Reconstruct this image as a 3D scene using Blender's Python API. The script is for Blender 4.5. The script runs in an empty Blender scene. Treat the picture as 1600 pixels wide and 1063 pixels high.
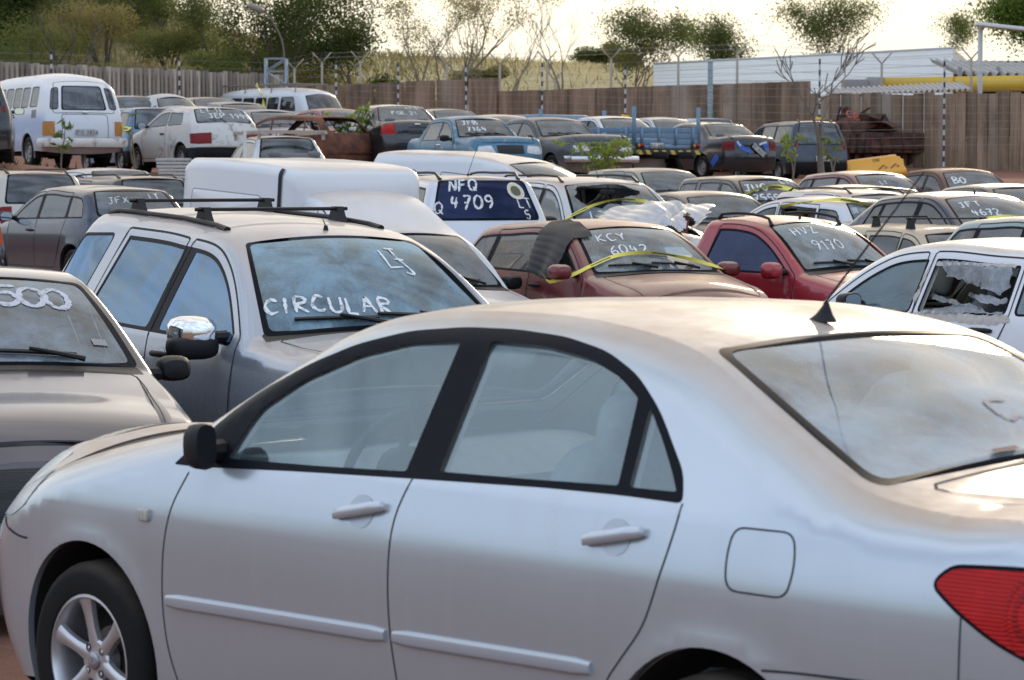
import bpy, bmesh, math, random
import numpy as np
from mathutils import Vector, Matrix
from mathutils.geometry import delaunay_2d_cdt
PI = math.pi
rng = random.Random(7)
nrng = np.random.default_rng(7)
SC = bpy.context.scene
COL = SC.collection
R = math.radians

# ------------------------------------------------------------------ materials
def new_mat(name):
    m = bpy.data.materials.new(name); m.use_nodes = True
    nt = m.node_tree; nt.nodes.clear()
    out = nt.nodes.new('ShaderNodeOutputMaterial')
    return m, nt, out
def N(nt, t, **kw):
    n = nt.nodes.new('ShaderNode' + t)
    for k, v in kw.items():
        if k in n.inputs: n.inputs[k].default_value = v
        else: setattr(n, k, v)
    return n
def lk(nt, a, b): nt.links.new(a, b)
def c4(c): return (c[0], c[1], c[2], 1.0)
def math_n(nt, op, a, b=None, clamp=False):
    n = nt.nodes.new('ShaderNodeMath'); n.operation = op; n.use_clamp = clamp
    for i, v in enumerate((a, b)):
        if v is None: continue
        if isinstance(v, (int, float)): n.inputs[i].default_value = v
        else: nt.links.new(v, n.inputs[i])
    return n.outputs[0]
def mixc(nt, fac, a, b):
    n = nt.nodes.new('ShaderNodeMix'); n.data_type = 'RGBA'
    for i, v in ((0, fac), (6, a), (7, b)):
        if isinstance(v, (int, float)): n.inputs[i].default_value = v
        elif isinstance(v, tuple): n.inputs[i].default_value = c4(v)
        else: nt.links.new(v, n.inputs[i])
    return n.outputs[2]
def maprange(nt, v, a, b, c=0.0, d=1.0):
    n = nt.nodes.new('ShaderNodeMapRange'); n.interpolation_type = 'SMOOTHSTEP'
    nt.links.new(v, n.inputs[0])
    for i, x in enumerate((a, b, c, d)): n.inputs[i+1].default_value = x
    return n.outputs[0]
def noise(nt, scale, detail=4, rough=.55, coord=None, dist=0.0):
    n = N(nt, 'TexNoise', Scale=scale, Detail=detail, Roughness=rough, Distortion=dist)
    if coord is not None: nt.links.new(coord, n.inputs['Vector'])
    return n.outputs['Fac']
DUST = (.48, .355, .26)
_mc = {}
def paint(rgb, metallic=.0, rough=.28, dust=.6, mud=.5, coat=.6, key='', flake=0.0, dcol=DUST, wear=0.0, wearcol=(.12,.05,.03)):
    k = ('paint', rgb, metallic, rough, dust, mud, coat, key, flake, dcol, wear, wearcol)
    if k in _mc: return _mc[k]
    m, nt, out = new_mat('car_paint' + key)
    tc = N(nt, 'TexCoord'); ge = N(nt, 'NewGeometry')
    ob = tc.outputs['Object']
    sx = N(nt, 'SeparateXYZ'); lk(nt, ge.outputs['Normal'], sx.inputs[0])
    so = N(nt, 'SeparateXYZ'); lk(nt, ob, so.inputs[0])
    up = maprange(nt, sx.outputs['Z'], .70, .985)
    n1 = noise(nt, 2.2, 6, .62, ob); n2 = noise(nt, 28, 3, .6, ob)
    nn = math_n(nt, 'ADD', math_n(nt, 'MULTIPLY', maprange(nt, n1, .28, .72), .38), math_n(nt, 'ADD', math_n(nt, 'MULTIPLY', n2, .3), .28))
    df = math_n(nt, 'MULTIPLY', math_n(nt, 'MULTIPLY', up, nn), dust*1.12, True)
    low = maprange(nt, so.outputs['Z'], .62, .15)
    mf = math_n(nt, 'MULTIPLY', math_n(nt, 'MULTIPLY', low, math_n(nt, 'ADD', n1, .25)), mud, True)
    # faint film of dust everywhere, streaky
    mp = N(nt, 'Mapping'); lk(nt, ob, mp.inputs[0]); mp.inputs['Scale'].default_value = (9, 9, .8)
    st = maprange(nt, noise(nt, 1.6, 5, .6, mp.outputs[0]), .45, .8)
    film = math_n(nt, 'MULTIPLY', st, .05 * min(1, dust))
    fac = math_n(nt, 'MAXIMUM', math_n(nt, 'MAXIMUM', df, mf), film)
    base = mixc(nt, n2, tuple(x*.985 for x in rgb), tuple(min(1, x*1.015) for x in rgb))
    if wear > 0:
        wv = noise(nt, 4.5, 8, .7, ob, .4)
        wf = math_n(nt, 'MULTIPLY', maprange(nt, wv, .60 - .25*wear, .66), min(1, .55 + .5*wear))
        base = mixc(nt, wf, base, wearcol)
    col = mixc(nt, fac, base, dcol)
    p = N(nt, 'BsdfPrincipled')
    lk(nt, col, p.inputs['Base Color'])
    lk(nt, math_n(nt, 'MULTIPLY', math_n(nt, 'SUBTRACT', 1.0, fac), metallic), p.inputs['Metallic'])
    lk(nt, math_n(nt, 'ADD', math_n(nt, 'MULTIPLY', fac, .45), math_n(nt, 'ADD', rough - .04, math_n(nt, 'MULTIPLY', n1, .10))), p.inputs['Roughness'])
    lk(nt, math_n(nt, 'MULTIPLY', math_n(nt, 'SUBTRACT', 1.0, math_n(nt, 'MULTIPLY', fac, .75)), coat), p.inputs['Coat Weight'])
    p.inputs['Coat Roughness'].default_value = .07
    lk(nt, math_n(nt, 'MULTIPLY', math_n(nt, 'SUBTRACT', 1.0, math_n(nt, 'MULTIPLY', fac, .6)), .5), p.inputs['Specular IOR Level'])
    bp = N(nt, 'Bump', Strength=.05, Distance=.02)
    lk(nt, noise(nt, 2.6, 2, .5, ob), bp.inputs['Height']); lk(nt, bp.outputs[0], p.inputs['Normal'])
    lk(nt, p.outputs[0], out.inputs[0]); _mc[k] = m
    return m
def plain(name, rgb, rough=.6, metallic=0.0, var=.25, scale=12, bump=0.0, dust=0.0, spec=.5):
    k = ('plain', name, rgb, rough, metallic, var, scale, bump, dust, spec)
    if k in _mc: return _mc[k]
    m, nt, out = new_mat(name)
    tc = N(nt, 'TexCoord'); n1 = noise(nt, scale, 5, .6, tc.outputs['Object'])
    col = mixc(nt, n1, tuple(x*(1-var) for x in rgb), tuple(min(1, x*(1+var)) for x in rgb))
    p = N(nt, 'BsdfPrincipled', Roughness=rough, Metallic=metallic)
    p.inputs['Specular IOR Level'].default_value = spec
    if dust:
        ge = N(nt, 'NewGeometry'); sx = N(nt, 'SeparateXYZ'); lk(nt, ge.outputs['Normal'], sx.inputs[0])
        up = maprange(nt, sx.outputs['Z'], .2, .95)
        col = mixc(nt, math_n(nt, 'MULTIPLY', math_n(nt, 'MULTIPLY', up, math_n(nt, 'ADD', n1, .3)), dust, True), col, DUST)
    lk(nt, col, p.inputs['Base Color'])
    if bump:
        bp = N(nt, 'Bump', Strength=bump, Distance=.02); lk(nt, n1, bp.inputs['Height']); lk(nt, bp.outputs[0], p.inputs['Normal'])
    lk(nt, p.outputs[0], out.inputs[0]); _mc[k] = m
    return m
def glass(tint=(.55, .66, .68), dust=.25, rough=.02, refl=1.0, dcol=(.40, .47, .52), key='', ior=1.85):
    k = ('glass', tint, dust, rough, refl, dcol, ior)
    if k in _mc: return _mc[k]
    m, nt, out = new_mat('dusty_sheen_glass' + key); dust *= .50; dcol = tuple(.5*a+.5*b for a, b in zip(dcol, (.42, .55, .68)))  # dust colour pulled to blue, painting sky reflection into the film
    tc = N(nt, 'TexCoord'); ob = tc.outputs['Object']
    ge = N(nt, 'NewGeometry'); sx = N(nt, 'SeparateXYZ'); lk(nt, ge.outputs['Normal'], sx.inputs[0])
    tr = N(nt, 'BsdfTransparent', Color=c4(tint)); gl = N(nt, 'BsdfGlossy', Roughness=rough, Color=(refl, refl, refl, 1) if not isinstance(refl, tuple) else c4(refl))
    fr = N(nt, 'Fresnel', IOR=ior)
    mx = N(nt, 'MixShader'); lk(nt, fr.outputs[0], mx.inputs[0]); lk(nt, tr.outputs[0], mx.inputs[1]); lk(nt, gl.outputs[0], mx.inputs[2])
    df = N(nt, 'BsdfDiffuse', Color=c4(dcol))
    n1 = noise(nt, 3.2, 7, .62, ob, .3); n2 = noise(nt, 40, 2, .5, ob)
    tilt = maprange(nt, sx.outputs['Z'], .0, .9, .55, 1.25)
    f = math_n(nt, 'MULTIPLY', math_n(nt, 'ADD', math_n(nt, 'MULTIPLY', maprange(nt, n1, .30, .70), 1.0), math_n(nt, 'MULTIPLY', n2, .35)), math_n(nt, 'MULTIPLY', tilt, dust), True)
    m2 = N(nt, 'MixShader'); lk(nt, f, m2.inputs[0]); lk(nt, mx.outputs[0], m2.inputs[1]); lk(nt, df.outputs[0], m2.inputs[2])
    lk(nt, m2.outputs[0], out.inputs[0]); _mc[k] = m
    return m
def lens_mat(name, rgb, rib=60, axis=2, emit=0):
    k = ('lens', name, rgb, rib, axis)
    if k in _mc: return _mc[k]
    m, nt, out = new_mat(name)
    tc = N(nt, 'TexCoord'); w = N(nt, 'TexWave', Scale=rib, Distortion=.6); w.bands_direction = 'XYZ'[axis]; w.wave_profile = 'SIN'
    lk(nt, tc.outputs['Object'], w.inputs['Vector'])
    w.inputs['Detail Scale'].default_value = 1.0
    n1 = noise(nt, 14, 3, .6, tc.outputs['Object'])
    col = mixc(nt, math_n(nt, 'MULTIPLY', w.outputs['Fac'], .40), rgb, tuple(x*.5 for x in rgb))
    col = mixc(nt, maprange(nt, n1, .5, .8), col, tuple(min(1, x*1.25) for x in rgb))
    p = N(nt, 'BsdfPrincipled', Roughness=.16); lk(nt, col, p.inputs['Base Color'])
    p.inputs['Coat Weight'].default_value = .12; p.inputs['Specular IOR Level'].default_value = .22; p.inputs['Coat Roughness'].default_value = .05
    bp = N(nt, 'Bump', Strength=.25, Distance=.004); lk(nt, w.outputs['Fac'], bp.inputs['Height']); lk(nt, bp.outputs[0], p.inputs['Normal'])
    lk(nt, p.outputs[0], out.inputs[0]); _mc[k] = m
    return m
def BLK(): return plain('black_plastic', (.011, .012, .014), .5, dust=.12, spec=.25)
def TRIM(): return plain('window_rubber', (.006, .007, .011), .42, dust=.0, spec=.08)
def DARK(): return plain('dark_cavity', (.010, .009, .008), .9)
def GAP(): return plain('panel_gap', (.016, .017, .022), .8)
def CLOTH(): return plain('seat_cloth', (.16, .165, .17), .9, scale=40)
def LINER(): return plain('cabin_trim', (.66, .66, .63), .85)
def DASH(): return plain('dashboard_plastic', (.40, .41, .41), .6)
def RUBBER(): return plain('tyre_rubber', (.010, .0095, .0095), .8, scale=18, bump=.15, dust=.12, spec=.2)
def ALLOY(): return plain('alloy', (.58, .58, .60), .34, .75, .10, 20)
def CHROME(): return plain('chrome', (.82, .83, .85), .06, 1.0, .03)
def STEEL(): return plain('steel_wheel', (.30, .29, .28), .5, .5, .3, 20, dust=.4)
def chalk_mat(name='white_marker_paint', rgb=(.80, .82, .82)):
    k = ('chalk', name, rgb)
    if k in _mc: return _mc[k]
    m, nt, out = new_mat(name); tc = N(nt, 'TexCoord'); n1 = noise(nt, 34, 4, .65, tc.outputs['Object']); d = N(nt, 'BsdfDiffuse', Color=c4(rgb)); t = N(nt, 'BsdfTransparent')
    mx = N(nt, 'MixShader'); lk(nt, maprange(nt, n1, .30, .52, .22, .92), mx.inputs[0]); lk(nt, t.outputs[0], mx.inputs[1]); lk(nt, d.outputs[0], mx.inputs[2]); lk(nt, mx.outputs[0], out.inputs[0]); _mc[k] = m; return m
def CHALK(): return chalk_mat()

# ------------------------------------------------------------------ mesh builder
class MB:
    def __init__(s): s.v = []; s.f = []; s.m = []; s.n = {}; s.mats = []; s.flat = set()
    def mi(s, mat):
        if mat not in s.mats: s.mats.append(mat)
        return s.mats.index(mat)
    def add(s, vs, fs, mat, ns=None):
        b = len(s.v); s.v += [tuple(map(float, v)) for v in vs]; k = s.mi(mat)
        if ns is not None:
            for i, n in enumerate(ns): s.n[b+i] = tuple(map(float, n))
        for f in fs: s.f.append(tuple(int(b+i) for i in f)); s.m.append(k)
        return b
    def box(s, c, d, mat, rot=None, bev=0.0):
        x, y, z = d[0]/2, d[1]/2, d[2]/2
        if bev <= 0:
            P = [(i*x, j*y, k*z) for i in (-1, 1) for j in (-1, 1) for k in (-1, 1)]
            F = [(0,1,3,2), (4,6,7,5), (0,4,5,1), (2,3,7,6), (0,2,6,4), (1,5,7,3)]
        else:
            bm = bmesh.new(); bmesh.ops.create_cube(bm, size=1)
            for v in bm.verts: v.co = Vector((v.co.x*d[0], v.co.y*d[1], v.co.z*d[2]))
            bmesh.ops.bevel(bm, geom=list(bm.edges), offset=min(bev, min(d)*.49), segments=2, affect='EDGES', profile=.6)
            bm.verts.ensure_lookup_table(); P = [tuple(v.co) for v in bm.verts]; F = [[v.index for v in f.verts] for f in bm.faces]; bm.free()
        M = Matrix.Translation(c)
        if rot is not None: M = M @ (rot if isinstance(rot, Matrix) else Matrix.Rotation(rot, 4, 'Z'))
        s.add([M @ Vector(p) for p in P], F, mat)
    def tube(s, pts, rad, mat, n=8, cap=True):
        pts = [Vector(p) for p in pts]; k = len(pts)
        if not hasattr(rad, '__len__'): rad = [rad]*k
        rings = []; a = None
        for i, p in enumerate(pts):
            t = (pts[min(i+1, k-1)] - pts[max(i-1, 0)]).normalized()
            if a is None:
                a = t.orthogonal().normalized()
            a = (a - t*a.dot(t)); a = a.normalized() if a.length > 1e-6 else t.orthogonal().normalized()
            b = t.cross(a)
            rings.append([p + (a*math.cos(2*PI*j/n) + b*math.sin(2*PI*j/n))*rad[i] for j in range(n)])
        s.loft(rings, mat, cap)
    def loft(s, rings, mat, cap=True, closed=True):
        n = len(rings[0]); V = [p for r in rings for p in r]; F = []
        for i in range(len(rings)-1):
            for j in range(n if closed else n-1):
                F.append((i*n+j, i*n+(j+1) % n, (i+1)*n+(j+1) % n, (i+1)*n+j))
        if cap and closed:
            F.append(tuple(range(n-1, -1, -1))); F.append(tuple((len(rings)-1)*n+j for j in range(n)))
        s.add(V, F, mat)
    def lathe(s, prof, mat, M, n=32):
        # prof: (radius, axial) ; axis along local y
        rings = []
        for r, a in prof:
            rings.append([M @ Vector((r*math.cos(2*PI*j/n), a, r*math.sin(2*PI*j/n))) for j in range(n)])
        s.loft(rings, mat, cap=False)
    def build(s, name, parent=None, smooth=True, angle=None, loc=None):
        me = bpy.data.meshes.new(name); me.from_pydata(s.v, [], s.f)
        for m in s.mats: me.materials.append(m)
        me.polygons.foreach_set('material_index', s.m)
        me.polygons.foreach_set('use_smooth', [bool(smooth)]*len(s.f))
        me.update()
        if s.n and smooth:
            fl = []
            for f in s.f:
                if f[0] in s.n and f[1] in s.n and f[2] in s.n:
                    a, b, c = (Vector(s.v[i]) for i in f[:3]); g = (b-a).cross(c-a); fl.append(g.dot(Vector(s.n[f[0]])) < 0)
                else: fl.append(False)
            if any(fl):
                s.f = [f[::-1] if q else f for f, q in zip(s.f, fl)]; mi = list(s.m); me.clear_geometry(); me.from_pydata(s.v, [], s.f)
                me.polygons.foreach_set('material_index', mi); me.polygons.foreach_set('use_smooth', [True]*len(s.f)); me.update()
            nn = [Vector(v.normal) for v in me.vertices]
            for i, q in s.n.items(): nn[i] = Vector(q)
            me.normals_split_custom_set_from_vertices(nn)
        elif smooth and angle is not None:
            try: me.set_sharp_from_angle(angle=angle)
            except Exception: pass
        o = bpy.data.objects.new(name, me); COL.objects.link(o)
        if parent: o.parent = parent
        if loc: o.location = loc
        return o
def tag(o, label=None, cat=None, group=None, kind=None):
    if label: o['label'] = label
    if cat: o['category'] = cat
    if group: o['group'] = group
    if kind: o['kind'] = kind
    return o
def empty(name, loc=(0, 0, 0), rz=0, label=None, cat=None, group=None):
    o = bpy.data.objects.new(name, None); COL.objects.link(o); o.location = loc; o.rotation_euler = (0, 0, rz)
    o.empty_display_size = .2
    return tag(o, label, cat, group)

# ------------------------------------------------------------------ 2-D helpers
def rpoly(pts, rad=.03, n=4):
    out = []; k = len(pts)
    for i in range(k):
        p = np.array(pts[i][:2], float); a = np.array(pts[i-1][:2], float); b = np.array(pts[(i+1) % k][:2], float)
        r = pts[i][2] if len(pts[i]) > 2 else rad
        la, lb = np.linalg.norm(a-p), np.linalg.norm(b-p)
        r = min(r, la*.45, lb*.45)
        if r < 1e-4: out.append(tuple(p)); continue
        A = p + (a-p)/la*r; B = p + (b-p)/lb*r
        for t in np.linspace(0, 1, n+1): out.append(tuple((1-t)**2*A + 2*t*(1-t)*p + t*t*B))
    return out
def smooth_line(pts, n=6, closed=False):
    P = [np.array(p, float) for p in pts]; out = []; k = len(P)
    for i in range(k if closed else k-1):
        p0 = P[i-1] if (i > 0 or closed) else 2*P[0]-P[1]
        p1, p2 = P[i], P[(i+1) % k]
        p3 = P[(i+2) % k] if (i+2 < k or closed) else 2*P[-1]-P[-2]
        for t in np.arange(n)/n:
            out.append(tuple(.5*((2*p1)+(-p0+p2)*t+(2*p0-5*p1+4*p2-p3)*t*t+(-p0+3*p1-3*p2+p3)*t**3)))
    if not closed: out.append(tuple(P[-1]))
    return out
def clip_half(poly, a, b):
    """keep what lies left of the directed line a->b"""
    out = []; ax, ay = a; dx, dy = b[0]-ax, b[1]-ay
    sd = lambda p: dx*(p[1]-ay) - dy*(p[0]-ax)
    for i in range(len(poly)):
        p, q = poly[i-1], poly[i]; s, t = sd(p), sd(q)
        if (s < 0) != (t < 0):
            k = s/(s-t); out.append((p[0]+(q[0]-p[0])*k, p[1]+(q[1]-p[1])*k))
        if t >= 0: out.append(q)
    return out
def inset_poly(poly, d):
    P = np.array(poly, float); n = len(P)
    ar = .5*np.sum(P[:, 0]*np.roll(P[:, 1], -1) - np.roll(P[:, 0], -1)*P[:, 1]); sg = 1 if ar > 0 else -1
    E = np.roll(P, -1, 0) - P; E /= (np.linalg.norm(E, axis=1)[:, None] + 1e-9)
    Nn = np.stack([-E[:, 1], E[:, 0]], 1)*sg
    A = Nn + np.roll(Nn, 1, 0); q = np.sum(A*A, 1)/2
    A = A/np.maximum(q, .35)[:, None]
    return [tuple(p) for p in P + A*d]
def pip(P, poly):
    x, y = P[:, 0], P[:, 1]; inside = np.zeros(len(P), bool); n = len(poly)
    for i in range(n):
        x1, y1 = poly[i-1]; x2, y2 = poly[i]
        if y1 == y2: continue
        c = ((y1 > y) != (y2 > y)) & (x < (x2-x1)*(y-y1)/(y2-y1) + x1)
        inside ^= c
    return inside
def resample(pts, step):
    P = np.array(pts, float); L = np.r_[0, np.cumsum(np.linalg.norm(np.diff(P, axis=0), axis=1))]
    n = max(2, int(math.ceil(L[-1]/step))+1); s = np.linspace(0, L[-1], n)
    return np.stack([np.interp(s, L, P[:, i]) for i in range(P.shape[1])], 1)

# ------------------------------------------------------------------ stroke lettering
G = {
'A': ['0,0 .35,1 .7,0', '.15,.4 .55,.4'], 'B': ['0,0 0,1 .45,.95 .5,.7 .05,.55 .55,.4 .55,.1 0,0'], 'C': ['.6,.85 .3,1 .02,.7 .02,.3 .3,0 .62,.15'],
'D': ['0,0 0,1 .4,.9 .6,.5 .4,.1 0,0'], 'E': ['.55,1 0,1 0,0 .55,0', '0,.52 .45,.52'], 'F': ['.6,1 0,1 0,0', '0,.55 .45,.55'],
'G': ['.6,.85 .3,1 .02,.7 .02,.3 .3,0 .6,.15 .6,.45 .35,.45'], 'H': ['0,0 0,1', '.55,0 .55,1', '0,.5 .55,.5'], 'I': ['.1,0 .1,1'],
'J': ['.1,1 .6,1', '.4,1 .4,.2 .25,0 .02,.15'], 'K': ['0,0 0,1', '.55,1 .02,.45 .58,0'], 'L': ['0,1 0,0 .5,.02'], 'M': ['0,0 .05,1 .35,.4 .65,1 .7,0'],
'N': ['0,0 0,1 .55,0 .55,1'], 'O': ['.3,1 .03,.75 .03,.25 .3,0 .58,.25 .58,.75 .3,1'], 'P': ['0,0 0,1 .5,.95 .55,.65 .02,.48'], 'Q': ['.3,1 .03,.75 .03,.25 .3,0 .58,.25 .58,.75 .3,1', '.35,.3 .7,-.1'],
'R': ['0,0 0,1 .5,.95 .52,.65 .02,.5 .6,0'], 'S': ['.55,.9 .25,1 .03,.78 .3,.52 .56,.28 .3,0 .02,.12'], 'T': ['0,1 .65,1', '.32,1 .32,0'], 'U': ['0,1 .03,.2 .3,0 .55,.2 .57,1'],
'V': ['0,1 .3,0 .62,1'], 'W': ['0,1 .15,0 .37,.7 .6,0 .78,1'], 'X': ['0,1 .58,0', '.58,1 0,0'], 'Y': ['0,1 .3,.5', '.6,1 .3,.5 .25,0'], 'Z': ['0,1 .55,1 .02,0 .6,0'],
'0': ['.3,1 .03,.75 .03,.25 .3,0 .55,.25 .55,.75 .3,1'], '1': ['.02,.75 .25,1 .25,0'], '2': ['.03,.8 .25,1 .52,.8 .4,.5 0,0 .58,.02'], '3': ['.03,.9 .3,1 .52,.78 .22,.53 .55,.28 .3,0 .02,.12'],
'4': ['.15,1 .05,.45 .6,.45', '.45,.85 .42,0'], '5': ['.55,1 .08,1 .05,.58 .4,.6 .56,.3 .35,0 .02,.08'], '6': ['.45,1 .1,.6 .05,.2 .3,0 .55,.2 .4,.48 .08,.35'], '7': ['.02,1 .58,1 .22,0', '.12,.5 .5,.5'],
'8': ['.3,.53 .06,.78 .3,1 .53,.78 .3,.53 .03,.25 .3,0 .57,.25 .3,.53'], '9': ['.5,.62 .25,.5 .05,.75 .28,1 .52,.8 .5,.4 .3,0'], '.': ['.08,0 .12,.05'], '-': ['.05,.45 .4,.45'], ' ': [], ':': ['.1,.2 .12,.25', '.1,.7 .12,.75'],
}
def strokes(text, h, jit=.05, slant=0.0, track=.30, curved=True, seed=1, wobble=0.0):
    """list of polylines in metres, text starting at 0,0"""
    rg = random.Random(seed); x = 0; out = []
    for ch in text:
        g = G.get(ch, []); wmax = .35
        dy = rg.uniform(-wobble, wobble)
        for st in g:
            P = [tuple(map(float, q.split(','))) for q in st.split()]
            wmax = max(wmax, max(p[0] for p in P))
            P = [(p[0]+rg.uniform(-jit, jit), p[1]+rg.uniform(-jit, jit)+dy) for p in P]
            if curved and len(P) > 2 and ch in 'BCDGJOPQRSU0235689': P = smooth_line(P, 4)
            out.append([((x+p[0]+slant*p[1])*h, p[1]*h) for p in P])
        x += wmax + track
    return out, (x-track)*h
def ribbon2d(P, w, seed=0, step=.03):
    """centre line -> left and right edge lists, brush-like width"""
    P = resample(P, step); T = np.gradient(P, axis=0); T /= (np.linalg.norm(T, axis=1)[:, None]+1e-9)
    Nn = np.stack([-T[:, 1], T[:, 0]], 1); rg = np.random.default_rng(seed)
    ww = w*(1+.25*rg.standard_normal(len(P)).clip(-1.2, 1.2)); ww[0] *= .6; ww[-1] *= .6
    return P + Nn*ww[:, None]/2, P - Nn*ww[:, None]/2
def flat_text(mb, text, h, w, M, mat, **kw):
    """strokes on a plane: M maps (a,b,0) to local space"""
    S, W = strokes(text, h, jit=kw.pop('jit', .01), curved=True, **kw)
    for k, st in enumerate(S):
        a, b = ribbon2d([(p[0]-W/2, p[1]-h/2) for p in st], w, k, h*.15)
        n = len(a); V = [M @ Vector((p[0], p[1], 0)) for p in a] + [M @ Vector((p[0], p[1], 0)) for p in b]
        mb.add(V, [(i, i+1, n+i+1, n+i) for i in range(n-1)], mat)
_wheel = {}
def blob(mb, c, size, mat, p=2.6, M=None, nu=14, nv=10):
    """superellipsoid"""
    f = lambda w, e: math.copysign(abs(w)**e, w)
    e = 2.0/p; rings = []
    for i in range(nv+1):
        a = -PI/2 + PI*i/nv; a = max(-PI/2+.02, min(PI/2-.02, a)); ring = []
        for j in range(nu):
            b = 2*PI*j/nu
            q = Vector((size[0]/2*f(math.cos(a), e)*f(math.cos(b), e), size[1]/2*f(math.cos(a), e)*f(math.sin(b), e), size[2]/2*f(math.sin(a), e)))
            ring.append((M @ q if M else q) + Vector(c))
        rings.append(ring)
    mb.loft(rings, mat)
def rotm(ax, deg): return Matrix.Rotation(R(deg), 3, ax)

def wheel_meshes(Rw, kind, wid):
    k = (round(Rw, 3), kind, wid)
    if k in _wheel: return _wheel[k]
    I = Matrix.Identity(3); w = wid/2
    rr = Rw*(.655 if kind.startswith('alloy') else .60)
    t = MB(); n = 40
    pr = [(rr, -w*.82), (rr*1.04, -w*.98), (Rw*.86, -w*1.04), (Rw*.955, -w*.9), (Rw*.992, -w*.66), (Rw, -w*.3), (Rw, w*.3), (Rw*.992, w*.66), (Rw*.955, w*.9), (Rw*.86, w*1.04), (rr*1.04, w*.98), (rr, w*.82), (rr*.97, w*.4)]
    t.lathe(pr, RUBBER(), I, n)
    # tread grooves as dark rings standing 1 mm proud
    for a in (-.35, 0, .35): t.lathe([(Rw+.001, w*a-.004), (Rw+.001, w*a+.004)], DARK(), I, n)
    r = MB(); a_ = ALLOY(); 
    mat = a_ if kind.startswith('alloy') else STEEL()
    # barrel and lip ; outside face at +w
    r.lathe([(rr*1.03, w*.86), (rr*1.035, w*.93), (rr*.985, w*.95), (rr*.955, w*.86), (rr*.93, w*.3), (rr*.90, -w*.8)], mat, I, n)
    r.lathe([(.001, -w*.35), (rr*.9, -w*.35)], DARK(), I, n)
    r.lathe([(rr*.50, -w*.1), (rr*.50, -w*.02), (rr*.20, -w*.0)], plain('brake_disc', (.20, .17, .15), .5, .7), I, n)
    if kind.startswith('alloy'):
        ns = int(kind[5:] or 6)
        for i in range(ns):
            a0 = 2*PI*i/ns + R(17); rings = []
            for q, hw, yy in ((.16, .16, .62), (.30, .125, .66), (.5, .105, .70), (.72, .115, .74), (.88, .15, .78), (.99, .20, .82)):
                c, s_ = math.cos(a0), math.sin(a0); h = hw*rr
                ring = []
                for dx, dy in ((-1, -.30), (-.92, .0), (-.55, .10), (0, .13), (.55, .10), (.92, .0), (1, -.30)):
                    ring.append((c*q*rr - s_*h*dx, yy*w + dy*w*.55, s_*q*rr + c*h*dx))
                rings.append(ring)
            r.loft(rings, mat, cap=False, closed=False)
        r.lathe([(.001, w*.74), (rr*.10, w*.73), (rr*.145, w*.70), (rr*.15, w*.5)], mat, I, 24)
        r.lathe([(rr*.15, w*.70), (rr*.30, w*.69), (rr*.33, w*.62), (rr*.33, w*.2)], mat, I, 32)
        cap = MB()
        cap.lathe([(.001, w*.80), (rr*.11, w*.795), (rr*.135, w*.76), (rr*.14, w*.66)], plain('wheel_cap', (.36, .36, .38), .35, .8), I, 24)
        for (ra, rb, yy) in ((.055, .085, .80), (.03, .05, .80)):
            V = []; F = []; m = 20
            for j in range(m):
                b = 2*PI*j/m
                for q in (ra, rb): V.append((math.cos(b)*rr*q, w*yy, math.sin(b)*rr*q*(.62 if ra > .04 else 1.2)))
            for j in range(m): F.append((2*j, 2*j+1, (2*((j+1) % m))+1, 2*((j+1) % m)))
            cap.add(V, F, a_)
        nl = []
        for i in range(4):
            nuts = MB(); nl.append(('wheel_nut', nuts))
            b = 2*PI*i/4 + R(47); c = Vector((math.cos(b)*rr*.245, 0, math.sin(b)*rr*.245))
            M = Matrix.Translation(c).to_3x3()
            ring = []
            for q, yy in ((.062, .66), (.062, .715), (.048, .715), (.045, .60)):
                ring.append([c + Vector((math.cos(t_)*rr*q, yy*w, math.sin(t_)*rr*q)) for t_ in np.linspace(0, 2*PI, 14)[:-1]])
            nuts.loft(ring, DARK(), cap=True)
            ring = [[c + Vector((math.cos(t_)*rr*q, yy*w, math.sin(t_)*rr*q)) for t_ in np.linspace(0, 2*PI, 7)[:-1]] for q, yy in ((.036, .6), (.036, .70), (.026, .73))]
            nuts.loft(ring, CHROME(), cap=True)
        res = [('tyre', t), ('rim', r), ('hub_cap', cap)]+nl
    else:
        r.lathe([(rr*.93, w*.5), (rr*.80, w*.42), (rr*.66, w*.62), (rr*.45, w*.66), (rr*.30, w*.5), (rr*.28, w*.8), (.001, w*.86)], mat, I, n)
        for i in range(10):
            b = 2*PI*i/10; q = rr*.74
            M = Matrix.Translation((math.cos(b)*q, w*.535, math.sin(b)*q)) @ Matrix.Rotation(-b, 4, 'Y')
            r.box((0, 0, 0), (rr*.10, .008, rr*.16), DARK(), rot=M)
        res = [('tyre', t), ('rim', r)]
    out = []
    for nm, mb in res:
        o = mb.build(nm, angle=R(40)); COL.objects.unlink(o); out.append((nm, o.data)); bpy.data.objects.remove(o)
    _wheel[k] = out
    return out
_seat = {}
def seat_mesh(kind='front', cloth=None):
    k = (kind, cloth)
    if k in _seat: return _seat[k]
    m = MB(); c = cloth or CLOTH(); w = .50 if kind == 'front' else 1.24
    blob(m, (.08, 0, .12), (.52, w, .20), c, 4)
    M = rotm('Y', -20)
    blob(m, (-.26, 0, .42), (.17, w*.94, .66), c, 4, M)
    if kind == 'front':
        blob(m, (-.22, -w*.40, .38), (.16, .12, .46), c, 3, M); blob(m, (-.22, w*.40, .38), (.16, .12, .46), c, 3, M)
    for y in ((0,) if kind == 'front' else (-.38, .38)):
        blob(m, (-.395, y, .78 if kind == 'front' else .72), (.10, .25, .17 if kind == 'front' else .10), c, 3.2, rotm('Y', -14))
        for q in (-.05, .05): m.tube([(-.36, y+q, .66), (-.39, y+q, .76)], .006, CHROME(), 6)
    o = m.build('seat'); me = o.data; bpy.data.objects.remove(o); _seat[k] = me
    return me
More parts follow.
